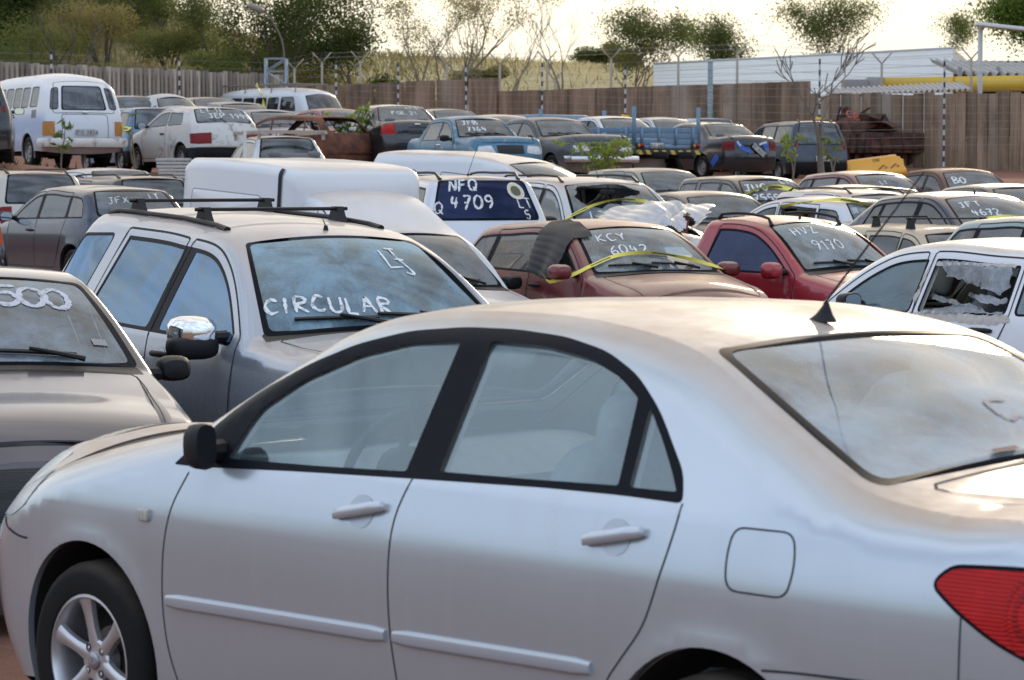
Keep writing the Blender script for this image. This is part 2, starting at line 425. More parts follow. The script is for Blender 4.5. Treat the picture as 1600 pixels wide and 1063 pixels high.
def inst(name, me, parent, loc=(0, 0, 0), rot=(0, 0, 0), sc=(1, 1, 1)):
    o = bpy.data.objects.new(name, me); COL.objects.link(o); o.parent = parent; o.location = loc; o.rotation_euler = rot; o.scale = sc
    return o

DEF = dict(L=4.2, wm=.83, zb0=.92, zk=.015, zm=.60, bt=.045, sh=.0, tum=.40, cv=.05, tk=.06, uf=.9, ft=.15, fe=2.4, ur=3.3, rt=.10, re=2.0,
           ua=.82, ub=3.3, Rw=.30, Ra=.36, zsill=.24, h=.09, hs=.06, surround='black', do=.085, win_in=.022, vW=.90, vR=.88,
           wheel='steel', wwid=.19, interior=True, mirrors=True, wipers=True, flare=.006, bump_z=.52, bump_black=False, glass_in=.005,
           hood_gap=True, mirror_body=False, handles=True, lights=True, nose=True, rear_wiper=False, antenna=None, rails=None, bars=None, moulding=None)

class Car:
    def __init__(s, name, label, cat, loc, rz, sp, paint_m, glass_m=None, group=None):
        s.sp = q = dict(DEF); q.update(sp); s.L = q['L']; s.name = name
        s.paint = paint_m; s.glass = glass_m or glass()
        s.rg = glass_m if q.get('rear_glass') is None else q['rear_glass']
        s.root = empty(name, loc, rz, label, cat, group)
        s.parts = {}; s.par = {}; s.lab = {}
        s.prep()
    # ---- part registry
    def P(s, key, parent=None):
        if key not in s.parts: s.parts[key] = MB(); s.par[key] = parent
        return s.parts[key]
    # ---- profile
    def prep(s):
        rows = s.sp['prof']; segs = []; cur = []
        pts = np.array([r[:4] for r in rows], float); fl = [r[4] if len(r) > 4 else '' for r in rows]
        tags = [r[5] if len(r) > 5 else '' for r in rows]
        D = []; tagi = {}
        brk = [0] + [i for i in range(1, len(rows)-1) if 'c' in fl[i]] + [len(rows)-1]
        for a, b in zip(brk[:-1], brk[1:]):
            Q = pts[a:b+1]; n = len(Q); d = np.linalg.norm(np.diff(Q[:, :2], axis=0), axis=1)
            T = np.zeros_like(Q)
            for i in range(n):
                if n == 2: T[i] = (Q[1]-Q[0])/d[0]
                elif i == 0: T[i] = (Q[1]-Q[0])/d[0]
                elif i == n-1: T[i] = (Q[-1]-Q[-2])/d[-1]
                else: T[i] = ((Q[i]-Q[i-1])/d[i-1]*d[i] + (Q[i+1]-Q[i])/d[i]*d[i-1])/(d[i-1]+d[i])
            if n > 2:
                T[0] = 1.5*(Q[1]-Q[0])/d[0] - .5*T[1]; T[-1] = 1.5*(Q[-1]-Q[-2])/d[-1] - .5*T[-2]
            for i in range(n-1):
                k = max(6, int(d[i]/.008))
                if tags[a+i]: tagi[tags[a+i]] = len(D)
                for t in np.arange(k)/k:
                    h00, h10, h01, h11 = 2*t**3-3*t**2+1, t**3-2*t**2+t, -2*t**3+3*t**2, t**3-t**2
                    D.append(h00*Q[i]+h10*d[i]*T[i]+h01*Q[i+1]+h11*d[i]*T[i+1])
        if tags[-1]: tagi[tags[-1]] = len(D)
        D.append(pts[-1]); D = np.array(D)
        S = np.r_[0, np.cumsum(np.linalg.norm(np.diff(D[:, :2], axis=0), axis=1))]
        s.S, s.PU, s.PZ, s.PR, s.PB = S, D[:, 0], D[:, 1], np.maximum(D[:, 2], .012), D[:, 3]
        s.t = {k: S[i] for k, i in tagi.items()}
        ss = np.linspace(0, S[-1], 1600); u = np.interp(ss, S, s.PU); z = np.interp(ss, S, s.PZ)
        tu, tz = np.gradient(u), np.gradient(z); l = np.hypot(tu, tz)+1e-9; nu, nz = -tz/l, tu/l
        ds = ss[1]-ss[0]
        def sm(a, sig):
            k = int(3*sig/ds)+1; x = np.arange(-k, k+1)*ds; g = np.exp(-.5*(x/sig)**2); g /= g.sum()
            return np.convolve(np.pad(a, k, mode='edge'), g, 'valid')
        s.ss, s.u_, s.z_ = ss, u, z
        s.r_ = sm(np.interp(ss, S, s.PR), .03); s.b_ = sm(np.interp(ss, S, s.PB), .05)
        a, b = sm(nu, .012), sm(nz, .012); l = np.hypot(a, b); s.nu, s.nz = a/l, b/l
        a, b = sm(nu, .07), sm(nz, .07); l = np.hypot(a, b); s.mu, s.mz = a/l, b/l
        w = s.W(u, z)
        half = np.maximum(w - s.r_, .05)
        ne = np.stack([s.nu, 2*s.b_/half, s.nz], 1); ne /= np.linalg.norm(ne, axis=1)[:, None]
        nsd = s.nside(u, z)
        ph = np.arccos(np.clip(np.sum(ne*nsd, 1), -.2, .999)); ph = np.clip(ph, .25, 1.55)
        s.ph = sm(ph, .03); s.half = w - s.r_/np.sin(s.ph)*(1-np.cos(s.ph)); s.ne = ne
    def W(s, u, z):
        q = s.sp; u = np.asarray(u, float); z = np.asarray(z, float)
        zb = q['zb0'] + q['zk']*u; zm = q['zm']
        w = np.full(np.broadcast(u, z).shape, q['wm'])
        w = w - np.where(z < zm, q['tk']*(np.clip(zm-z, 0, 9)/zm)**2, 0)
        f = np.clip((z-zm)/(zb-zm), 0, 1); w = w - q['bt']*f*f
        a = np.clip(z-zb, 0, 9); w = w - q['tum']*a - q['cv']*a*a - q['sh']*np.clip(a/.03, 0, 1)**2*(3-2*np.clip(a/.03, 0, 1))
        w = w - q['ft']*np.clip((q['uf']-u)/q['uf'], 0, 2)**q['fe']
        w = w - q['rt']*np.clip((u-q['ur'])/(q['L']-q['ur']), 0, 2)**q['re']
        if q['flare']:
            for c in (q['ua'], q['ub']):
                d = np.hypot(u-c, z-q['Rw']) - q['Ra']
                w = w + q['flare']*np.exp(-(d/.05)**2)
        if 'crease' in q:
            z0, k, am, wd = q['crease']; w = w + am*np.exp(-np.abs((z-(z0+k*u))/wd)**1.5)
        return w
    def nside(s, u, z):
        e = .004
        wu = (s.W(u+e, z)-s.W(u-e, z))/(2*e); wz = (s.W(u, z+e)-s.W(u, z-e))/(2*e)
        n = np.stack([-wu, np.ones_like(wu), -wz], 1); return n/np.linalg.norm(n, axis=1)[:, None]
    def near(s, P):
        A = np.stack([s.u_, s.z_], 1)[::2]; SS = s.ss[::2]; out_d = np.empty(len(P)); out_s = np.empty(len(P))
        a, b = A[:-1], A[1:]; ab = b-a; l2 = (ab**2).sum(1)+1e-12
        for i in range(0, len(P), 800):
            p = P[i:i+800]; ap = p[:, None]-a[None]
            t = np.clip((ap*ab).sum(2)/l2, 0, 1); dd = ((ap - t[..., None]*ab)**2).sum(2); j = dd.argmin(1); k = np.arange(len(p))
            out_d[i:i+800] = np.sqrt(dd[k, j]); out_s[i:i+800] = SS[j] + t[k, j]*(SS[j+1]-SS[j])
        return out_d, out_s
    def side(s, P):
        """(u,z) on the left flank -> points (u,y,z) and normals"""
        P = np.asarray(P, float); d, st = s.near(P); I = lambda a: np.interp(st, s.ss, a)
        r, ph = I(s.r_), I(s.ph); ne = np.stack([I(s.ne[:, k]) for k in range(3)], 1)
        t = np.clip((r-d)/r, 0, 1); sp = np.clip(t*np.sin(ph), 0, 1); f = np.arcsin(sp)
        y = s.W(P[:, 0], P[:, 1]) - r/np.sin(ph)*(1-np.cos(f))
        n0 = s.nside(P[:, 0], P[:, 1]); a = np.clip(f/ph, 0, 1)
        n = n0*np.sin((1-a)*ph)[:, None] + ne*np.sin(a*ph)[:, None]
        n = np.where((t > 0)[:, None], n, n0); n /= np.linalg.norm(n, axis=1)[:, None]
        return np.stack([P[:, 0], np.maximum(y, .02), P[:, 1]], 1), n
    def strip_p(s, sv, v):
        I = lambda a: np.interp(sv, s.ss, a); b = I(s.b_)*(1-v*v)
        return np.stack([I(s.u_)+I(s.mu)*b, v*I(s.half), I(s.z_)+I(s.mz)*b], 1)
    def strip(s, Q):
        """(s,v) on the top strip -> points and normals"""
        Q = np.asarray(Q, float); sv, v = Q[:, 0], Q[:, 1]; e = .006
        s0, s1 = np.clip(sv-e, 0, s.ss[-1]), np.clip(sv+e, 0, s.ss[-1])
        ds = s.strip_p(s1, v)-s.strip_p(s0, v); dv = s.strip_p(sv, np.clip(v+e, -1, 1))-s.strip_p(sv, np.clip(v-e, -1, 1))
        n = np.cross(dv, ds); n /= np.linalg.norm(n, axis=1)[:, None]+1e-9
        # (u,y,z) is a left-handed frame seen from outside: outward = profile normal side
        out = np.stack([np.interp(sv, s.ss, s.mu), 0*sv, np.interp(sv, s.ss, s.mz)], 1)
        sg = np.sign((n*out).sum(1)); n *= sg[:, None]
        ned = np.stack([np.interp(sv, s.ss, s.ne[:, k]) for k in range(3)], 1); ned[:, 1] *= np.sign(v)
        k = np.clip((np.abs(v)-.86)/.14, 0, 1)[:, None]; n = n*(1-k)+ned*k; n /= np.linalg.norm(n, axis=1)[:, None]
        return s.strip_p(sv, v), n
    def X(s, P): return np.stack([s.L/2-P[:, 0], P[:, 1], P[:, 2]], 1)
    def Nn(s, n): return np.stack([-n[:, 0], n[:, 1], n[:, 2]], 1)
    # ---- helpers on the profile
    def s_at(s, z, rear=False):
        zz = s.z_; k = len(zz); top = int(np.argmax(zz))
        idx = range(k-1, top, -1) if rear else range(0, top)
        best = None
        for i in idx:
            j = i-1 if rear else i+1
            if (zz[i]-z)*(zz[j]-z) <= 0: best = s.ss[i]; break
        return best if best is not None else (s.ss[-1] if rear else 0.0)
    def s_u(s, u, top=True):
        a = s.t.get('hood', 0); m = (s.ss > s.s_at(.6)) ; i = np.abs(s.u_[m]-u).argmin(); return s.ss[m][i]
    def off(s, d, z0, a=None, b=None):
        """inset copy of the profile between cowl and rear, closed below at z0"""
        a = s.t['cowl']-.25 if a is None else a; b = min(s.t['rb']+.1, s.ss[-1]) if b is None else b
        m = (s.ss >= a) & (s.ss <= b); P = np.stack([s.u_[m]-s.nu[m]*d, s.z_[m]-s.nz[m]*d], 1)[::6]
        dd, _ = s.near(P); P = P[dd > d-.006]
        P = [tuple(p) for p in P]
        return P + [(P[-1][0], z0), (P[0][0], z0)]
    def zb(s, u): return s.sp['zb0']+s.sp['zk']*u
    # ---- CDT of a chart
    def cdt(s, outer, loops, pts, minor):
        V = []; E = []
        def loop(L):
            b = len(V); n = len(L); V.extend(L); E.extend((b+i, b+(i+1) % n) for i in range(n))
        loop(outer)
        for L in loops: loop(L)
        F = np.array(V)
        if len(pts):
            keep = np.ones(len(pts), bool)
            for i in range(0, len(pts), 500):
                dd = ((pts[i:i+500, None]-F[None])**2).sum(2).min(1); keep[i:i+500] = dd > minor**2
            pts = pts[keep]
        V = V + [tuple(p) for p in pts]
        r = delaunay_2d_cdt([Vector((float(p[0]), float(p[1]))) for p in V], E, [], 0, 1e-5)
        P = np.array([(v.x, v.y) for v in r[0]]); T = np.array([f for f in r[2] if len(f) == 3])
        C = P[T].mean(1); A = P[T]; ar = np.abs(np.cross(A[:, 1]-A[:, 0], A[:, 2]-A[:, 0]))
        m = pip(C, outer) & (ar > 1e-9)
        return P, T[m], C[m]
    def emit(s, key, X, n, T, mat, inset=0.0, parent=None):
        if len(T) == 0: return
        used, inv = np.unique(T, return_inverse=True); T2 = inv.reshape(-1, 3)
        V = X[used]-n[used]*inset; nn = n[used]
        a = V[T2]; g = np.cross(a[:, 1]-a[:, 0], a[:, 2]-a[:, 0]); fl = (g*nn[T2].mean(1)).sum(1) < 0
        T2 = np.where(fl[:, None], T2[:, ::-1], T2)
        s.P(key, parent).add(V, T2, mat, nn)
    # ---- main shell
    def shell(s):
        q = s.sp; h = q['h']; hs = q['hs']
        if 'side_regions' not in q: s.auto_side()
        regs = q['side_regions']; arches = []
        for c in (q['ua'], q['ub']):
            P = [(c+math.cos(a)*q['Ra'], q['Rw']+.01+math.sin(a)*q['Ra']*q.get('arch_k', 1)) for a in np.linspace(-.35, PI+.35, max(16, int(q['Ra']*3/hs)))]
            P = [(P[0][0], -.1)] + P + [(P[-1][0], -.1)]; arches.append(P)
        s.arches = arches
        # boundary
        ns = max(30, int(s.ss[-1]/hs)); bs = np.unique(np.r_[np.linspace(0, s.ss[-1], ns), list(s.t.values())])
        bs = bs[np.r_[True, np.diff(bs) > hs*.2]]; s.bs = bs
        U, Zz = np.interp(bs, s.ss, s.u_), np.interp(bs, s.ss, s.z_)
        bottom = q.get('bottom') or [(U[-1]-.25, q['zsill']), (U[0]+.25, q['zsill'])]
        bott = resample([(U[-1], Zz[-1])]+bottom+[(U[0], Zz[0])], h)[1:-1]
        outer = [tuple(p) for p in zip(U, Zz)] + [tuple(p) for p in bott]
        # interior points
        g = [];
        us = np.arange(U.min(), U.max(), h); zs = np.arange(min(Zz.min(), q['zsill'])+.02, Zz.max(), h*.8)
        for j, z in enumerate(zs): g += [(u+(h/2 if j % 2 else 0), z) for u in us]
        g = np.array(g); g = g[pip(g, outer)]; d, st = s.near(g); r = np.interp(st, s.ss, s.r_); g = g[d > np.maximum(r*.85, h*.35)]
        nu, nz = np.interp(bs, s.ss, s.nu), np.interp(bs, s.ss, s.nz); rr = np.interp(bs, s.ss, s.r_)
        ex = []
        for k in ((.06, .2, .42, .7) if hs < .07 else (.12, .45)):
            Pq = np.stack([U-nu*rr*k, Zz-nz*rr*k], 1); dd, _ = s.near(Pq); Pq = Pq[(dd > rr*k*.9) & pip(Pq, outer)]; ex.append(Pq)
        pts = np.concatenate([g]+ex)
        loops = [r_['poly'] for r_ in regs] + arches
        P, T, C = s.cdt(outer, loops, pts, h*.22)
        cls = np.full(len(C), -1)
        for i, r_ in enumerate(regs): cls[pip(C, r_['poly'])] = i
        hole = np.zeros(len(C), bool)
        for a in arches: hole |= pip(C, a)
        Q, n = s.side(P); X, n3 = s.X(Q), s.Nn(n)
        for sd in (1, -1):
            Xs, ns_ = X*np.array([1, sd, 1]), n3*np.array([1, sd, 1]); t = 'L' if sd > 0 else 'R'
            for i in range(-1, len(regs)):
                m = (cls == i) & ~hole
                if not m.any(): continue
                if i < 0: s.emit('body', Xs, ns_, T[m], s.paint); lin = True
                else:
                    r_ = regs[i]
                    if r_.get('only') and r_['only'] != t: 
                        s.emit('body', Xs, ns_, T[m], s.paint); continue
                    if r_.get('skip') and r_['skip'] == t: continue
                    mt = r_.get('mat') or ((q.get('side_glass') or s.glass) if r_.get('glass') else s.paint)
                    if mt == 'G': mt = q.get('side_glass') or s.glass
                    if r_['part'] is None: continue
                    key = 'body' if r_['part'] == 'body' else r_['part']+'|'+t
                    pk = r_.get('parent'); pk = pk and pk+'|'+t
                    s.emit(key, Xs, ns_, T[m], mt, r_.get('inset', 0), pk)
                    lin = not r_.get('glass')
                if lin and q['interior']:
                    mm = m & (C[:, 1] > .45) & (C[:, 0] > q['cab'][0]-.1) & (C[:, 0] < q['cab'][1])
                    s.emit('cabin_lining', Xs, -ns_, T[mm], q.get('liner') or LINER(), -.032)
        s.liners()
        s.strip_shell()
    def liners(s):
        q = s.sp
        for a in s.arches:
            c = np.array(a[1:-1]); c = c[(c[:, 1] > .12)]
            Q, n = s.side(c)
            for sd in (1, -1):
                ww = s.P('wheel_arch#%d|%s' % (int(c[:, 0].mean()*10), 'L' if sd > 0 else 'R')); yo = Q[:, 1]
                rings = [[(s.L/2-c[i, 0], sd*(yo[i]-dy), c[i, 1]) for i in range(len(c))] for dy in (.0, .022)]
                s.P('body').loft(rings, s.paint, cap=False, closed=False)
                rings = [[(s.L/2-c[i, 0], sd*max(yo[i]-dy, .3), c[i, 1]) for i in range(len(c))] for dy in (.022, .30)]
                ww.loft(rings, DARK(), cap=False, closed=False)
                ctr = (s.L/2-c[:, 0].mean(), sd*.45, .3); b = [(s.L/2-c[i, 0], sd*max(yo[i]-.30, .3), c[i, 1]) for i in range(len(c))]
                ww.add([ctr]+b, [(0, i+1, i+2) for i in range(len(b)-1)], DARK())
        ub = s.P('underbody'); L = s.L
        ub.box((0, 0, q['zsill']+.03), (L-.5, 1.06, .06), DARK())
    def strip_shell(s):
        q = s.sp; h = q['h']; K = .75; regs = q.get('strip_regions') or []
        if not q.get('strip_custom'): s.auto_strip(); regs = q['strip_regions']
        nv = max(8, int(1.5/h)); vs = np.linspace(-1, 1, nv+1); S1 = s.ss[-1]
        outer = [(b, -K) for b in s.bs] + [(S1, v*K) for v in vs[1:-1]] + [(b, K) for b in s.bs[::-1]] + [(0, v*K) for v in vs[::-1][1:-1]]
        g = np.array([(b, v*K) for b in s.bs[1:-1] for v in vs[1:-1]])
        g = np.concatenate([g, np.array([(b, v*K) for b in s.bs[1:-1] for v in (-.97, .97)])])
        loops = []
        for r_ in regs: loops.append([(p[0], p[1]*K) for p in r_['poly']])
        P, T, C = s.cdt(outer, loops, g, h*.15)
        cls = np.full(len(C), -1)
        for i, L in enumerate(loops): cls[pip(C, L)] = i
        Qv = np.stack([P[:, 0], np.clip(P[:, 1]/K, -1, 1)], 1); Q, n = s.strip(Qv); X, n3 = s.X(Q), s.Nn(n)
        for i in range(-1, len(regs)):
            m = cls == i
            if not m.any(): continue
            lin = True
            if i < 0: s.emit('body', X, n3, T[m], s.paint)
            else:
                r_ = regs[i]
                if r_['part'] is None: continue
                s.emit(r_['part'], X, n3, T[m], r_.get('mat') or s.paint, r_.get('inset', 0), r_.get('parent')); lin = not r_.get('glass')
            if lin and q['interior']:
                mm = m & (C[:, 0] > s.t['cowl']-.02) & (C[:, 0] < s.t['rb']+.03)
                s.emit('cabin_lining', X, -n3, T[mm], q.get('liner') or LINER(), -.025)
    # ---- automatic layouts
    def auto_side(s):
        q = s.sp; regs = []; zt = max(s.z_); sill = q['zsill']+.07
        uA, uC = q['dlo']; # uA: belt u of the front corner ; uC: (belt u, top u)
        up = lambda ub, ut: ((ub, s.zb(ub)), (ut, zt)); dn = lambda ub, ut: ((ut, zt), (ub, s.zb(ub)))
        O = s.off(q['do'], .3); zz = .014
        D = clip_half(O, (0, s.sp['zb0']+zz), (5, s.zb(5)+zz)); D = clip_half(D, *dn(uA, uA+q.get('a_lean', .0)))
        D = clip_half(D, *up(*uC)); D = rpoly(D, .035, 3)
        s.dlo = D
        # doors
        OD = s.off(q['do']-.042, sill); names = 'fr'
        for i, (a, b) in enumerate(q['doors']):
            # a,b: (u at sill, u at belt, u at top)
            pl = OD
            pl = clip_half(pl, (a[1], s.zb(a[1])), (a[0], sill)) if a[1] != a[0] or True else pl
            pl = clip_half(pl, (a[2], zt), (a[1], s.zb(a[1]))) if a[2] > a[1] - 1e-6 else pl
            pl = clip_half(pl, (b[0], sill), (b[1], s.zb(b[1]))); pl = clip_half(pl, (b[1], s.zb(b[1])), (b[2], zt))
            if len(pl) < 3: continue
            pl = rpoly(pl, .05, 3); regs.append(dict(part='door#'+names[i], poly=pl)); s.gaps = getattr(s, 'gaps', []) + [pl]
        if q['surround'] == 'black': regs.append(dict(part='window_surround', poly=D, mat=TRIM(), inset=.002))
        I = inset_poly(D, q['win_in']); cuts = [None]+list(q['pillars'])+[None]
        for i in range(len(cuts)-1):
            w = I; a, b = cuts[i], cuts[i+1]
            if a: w = clip_half(w, *dn(a[0]+a[2]/2, a[1]+a[2]/2))
            if b: w = clip_half(w, *up(b[0]-b[2]/2, b[1]-b[2]/2))
            if len(w) < 3: continue
            w = rpoly(w, .03, 3); dk = q.get('win_door', ['door#f', 'door#r', None])
            pk = dk[i] if i < len(dk) else None
            no = q.get('no_glass', ())
            if q['surround'] != 'black': regs.append(dict(part='window_seal#%d' % i, poly=inset_poly(w, -.016), mat=TRIM(), parent=pk, inset=.001))
            regs.append(dict(part=None if i in no else 'side_window#%d' % i, poly=w, mat=q.get('side_glass') or s.glass, inset=q['glass_in'], glass=True, parent=pk))
            s.wins = getattr(s, 'wins', []) + [w]
        un = s.u_.min(); ux = s.u_.max()
        if q['lights']:
            z1, z2, u2 = q.get('hl', (.62, .76, .30))
            if q['nose']: regs.append(dict(part='headlight', poly=rpoly([(un-.1, z1), (un+u2*.7, z1+.02), (un+u2, z2-.01), (un+.05, z2+.03), (un-.1, z2)], .02), mat=q.get('hl_mat') or s.lampglass(), inset=-.002))
            z1, z2, u2 = q.get('tl', (.66, .86, .16))
            regs.append(dict(part='tail_light', poly=rpoly([(ux+.1, z1), (ux+.1, z2), (ux-u2, z2-.01), (ux-u2*.7, z1+.01)], .02), mat=q.get('tl_mat') or lens_mat('red_lens', (.20, .006, .007), 40), inset=-.002))
        bm = BLK() if q['bump_black'] else s.paint; bz = q['bump_z']
        regs.append(dict(part='front_bumper', poly=[(un-.2, -.1), (un+.32, -.1), (un+.34, bz-.02), (un-.2, bz)], mat=bm))
        regs.append(dict(part='rear_bumper', poly=[(ux+.2, -.1), (ux+.2, bz+.02), (ux-.36, bz), (ux-.34, -.1)], mat=bm))
        q['side_regions'] = regs + q.get('extra_side', [])
    def lampglass(s): return lens_mat('clear_lens', (.62, .63, .62), 70, 1)
    def auto_strip(s):
        q = s.sp; t = s.t; regs = []; vW, vR = q['vW'], q['vR']
        sc, sf, sr, sb = t['cowl'], t['rf'], t['rr'], t['rb']
        quad = lambda a, b, v1, v2, r=.05: rpoly([(a, -v1), (b, -v2), (b, v2), (a, v1)], r, 4)
        if q['nose']:
            sh = s.s_at(q.get('hoodz', s.z_[s.idx('hood')]-.03)) if 'hood' in t else sc*.5
            if q['hood_gap'] and q.get('has_hood', True):
                hp = rpoly([(sh, -.86), (sc-.10, -.90), (sc-.10, .90), (sh, .86)], .04)
                regs.append(dict(part='hood', poly=hp)); s.sgaps = getattr(s, 'sgaps', []) + [hp]
            if q.get('has_hood') is False:
                regs.append(dict(part='engine_bay', poly=rpoly([(sh, -.86), (sc-.10, -.90), (sc-.10, .90), (sh, .86)], .04), mat=DARK(), inset=.10))
            regs.append(dict(part='cowl_panel', poly=quad(sc-.085, sc+.04, .97, .95, .02), mat=BLK()))
            bz = q['bump_z']; bm = BLK() if q['bump_black'] else s.paint
            regs.append(dict(part='front_bumper|', poly=[(-.01, -1.02), (s.s_at(bz), -1.02), (s.s_at(bz), 1.02), (-.01, 1.02)], mat=bm))
            if q['lights']:
                z1, z2, u2 = q.get('hl', (.62, .76, .30)); a, b = s.s_at(z1), s.s_at(z2)
                for sg, tt in ((1, 'L'), (-1, 'R')):
                    regs.append(dict(part='headlight|'+tt, poly=rpoly([(a, sg*1.02), (b, sg*1.02), (b, sg*.60), (a+.02, sg*.52)], .03), mat=q.get('hl_mat') or s.lampglass(), inset=-.002))
                g = q.get('grille', (.44, z1, z2)); a, b = s.s_at(g[1]), s.s_at(g[2])
                regs.append(dict(part='grille', poly=quad(a, b, g[0], g[0], .02), mat=lens_mat('grille_slats', (.02, .02, .022), 30, 2), inset=.006))
        if q.get('windshield', True):
            regs.append(dict(part='windshield_seal', poly=quad(sc+.015, sf-.005, vW+.045, vW+.035, .06), mat=TRIM(), inset=-.001))
            regs.append(dict(part=None if q.get('no_ws') else 'windshield', poly=quad(sc+.045, sf-.03, vW, vW, .06), mat=q.get('ws_glass') or s.glass, inset=.002, glass=True))
        if q.get('rear_win', True):
            a, b = sr+.03, sb-.05
            v1, v2 = q.get('rwv', (vR, vR))
            regs.append(dict(part='rear_window_seal', poly=quad(a-.025, b+.025, v1+.045, v2+.045, .07), mat=TRIM(), inset=-.001))
            regs.append(dict(part='rear_window', poly=quad(a, b, v1, v2, .07), mat=s.rg or s.glass, inset=.002, glass=True))
        if q.get('roofgap'):
            pass
        bz = q['bump_z']; bm = BLK() if q['bump_black'] else s.paint; S1 = s.ss[-1]
        regs.append(dict(part='rear_bumper|', poly=[(S1+.01, -1.02), (s.s_at(bz+.02, True), -1.02), (s.s_at(bz+.02, True), 1.02), (S1+.01, 1.02)], mat=bm))
        if q['lights']:
            z1, z2, u2 = q.get('tl', (.66, .86, .16)); a, b = s.s_at(z1, True), s.s_at(z2, True); tv = q.get('tlv', .68)
            for sg, tt in ((1, 'L'), (-1, 'R')):
                regs.append(dict(part='tail_light|'+tt, poly=rpoly([(a, sg*1.02), (b, sg*1.02), (b, sg*tv), (a-.01, sg*(tv+.03))], .02), mat=q.get('tl_mat') or lens_mat('red_lens', (.20, .006, .007), 40), inset=-.002))
        if q.get('corner'):
            a, b = sr+.04, sb-.06
            for sg, tt in ((1, 'L'), (-1, 'R')):
                P = [(a, sg*.76), (b, sg*.76), (b, sg*.965), (a+.02, sg*.955)]; w_ = .018
                regs.append(dict(part='corner_window_seal|'+tt, poly=rpoly([(a-w_, sg*.74), (b+w_, sg*.74), (b+w_, sg*.985), (a-w_+.02, sg*.975)], .08, 4), mat=TRIM(), inset=-.001)); regs.append(dict(part='corner_window|'+tt, poly=rpoly(P, .07, 4), mat=s.glass, glass=True, inset=.003))
        if q.get('tls'):
            a, b = s.s_at(.64, True), s.s_at(.93, True)
            for sg, tt in ((1, 'L'), (-1, 'R')): regs.append(dict(part='tail_light|'+tt, poly=rpoly([(a, sg*1.02), (b, sg*1.02), (b, sg*.86), (a, sg*.86)], .03), mat=lens_mat('amber_lens', (.50, .22, .05), 30, 2), inset=-.004))
        if q.get('trunk'):
            a, b = q['trunk']; a = sb+.03 if a is None else a; b = s.s_at(b, True)
            tp = rpoly([(a, -.80), (b, -.70), (b, .70), (a, .80)], .04); regs.append(dict(part='trunk_lid', poly=tp)); s.sgaps = getattr(s, 'sgaps', []) + [tp]
            # lamps stay on top of the lid split
        q['strip_regions'] = regs + q.get('extra_strip', [])
    def idx(s, tag): return int(np.abs(s.ss - s.t[tag]).argmin())
    # ---- things laid on the surface
    def side_ribbon(s, key, line, w, mat, off=.0012, sides=(1, -1), step=.03, parent=None, closed=False):
        if closed: line = list(line)+[line[0]]
        a, b = np.array(resample(line, step)), None
        T = np.gradient(a, axis=0); T /= np.linalg.norm(T, axis=1)[:, None]+1e-9; Nn = np.stack([-T[:, 1], T[:, 0]], 1)
        A, B = a+Nn*w/2, a-Nn*w/2
        hole = np.zeros(len(a), bool)
        for h in s.arches: hole |= pip(a, h)
        (qa, na), (qb, nb) = s.side(A), s.side(B); n = len(a)
        for sd in sides:
            f = np.array([1, sd, 1]); V = np.concatenate([s.X(qa)*f+s.Nn(na)*f*off, s.X(qb)*f+s.Nn(nb)*f*off]); NN = np.concatenate([s.Nn(na)*f, s.Nn(nb)*f])
            F = [(i, i+1, n+i+1, n+i) if sd < 0 else (i, n+i, n+i+1, i+1) for i in range(n-1) if not (hole[i] or hole[i+1])]
            k = key if key == 'body' else key+('|L' if sd > 0 else '|R')
            s.P(k, parent and parent+('|L' if sd > 0 else '|R')).add(V, F, mat, NN)
    def strip_ribbon(s, key, line, w, mat, off=.0015, step=.04, closed=False, parent=None, wedge=False, seed=0):
        """line in (s,v); w in metres"""
        if closed: line = list(line)+[line[0]]
        hw = np.mean(np.interp([p[0] for p in line], s.ss, s.half)); Lm = [(p[0], p[1]*hw) for p in line]
        if wedge: A, B = ribbon2d(Lm, w, seed, step)
        else:
            a = resample(Lm, step); T = np.gradient(a, axis=0); T /= np.linalg.norm(T, axis=1)[:, None]+1e-9
            Nn = np.stack([-T[:, 1], T[:, 0]], 1); A, B = a+Nn*w/2, a-Nn*w/2
        cl = lambda M: np.stack([M[:, 0], np.clip(M[:, 1]/hw, -1, 1)], 1)
        (qa, na), (qb, nb) = s.strip(cl(A)), s.strip(cl(B)); n = len(A)
        V = np.concatenate([s.X(qa)+s.Nn(na)*off, s.X(qb)+s.Nn(nb)*off]); NN = np.concatenate([s.Nn(na), s.Nn(nb)])
        s.P(key, parent).add(V, [(i, i+1, n+i+1, n+i) for i in range(n-1)], mat, NN)
    def write(s, text, h, at, front=True, w=.022, seed=1, slant=.08, jit=.04, mat=None, off=.0025, wobble=.05, tilt=0.0, key='painted_writing', track=.30):
        """at = (fraction up the glass, v of the left end)"""
        S, W = strokes(text, h, jit, slant, track, True, seed, wobble)
        sc, sf = (s.t['cowl'], s.t['rf']) if front else (s.t['rb'], s.t['rr'])
        s0 = sc+(sf-sc)*at[0]; sg = 1 if front else -1
        hw = float(np.interp(s0, s.ss, s.half))
        for k, st in enumerate(S):
            line = [(s0+sg*(p[1]+p[0]*tilt), at[1]+sg*p[0]/hw) for p in st]
            s.strip_ribbon(key, line, w, mat or CHALK(), off, .02, wedge=True, seed=seed*50+k)
    def pt_strip(s, sv, v, off=0.0):
        q, n = s.strip(np.array([[sv, v]])); return Vector((s.X(q)+s.Nn(n)*off)[0])
    def pt_side(s, u, z, sd=1, off=0.0):
        q, n = s.side(np.array([[u, z]])); p = (s.X(q)+s.Nn(n)*off)[0]; return Vector((p[0], p[1]*sd, p[2]))
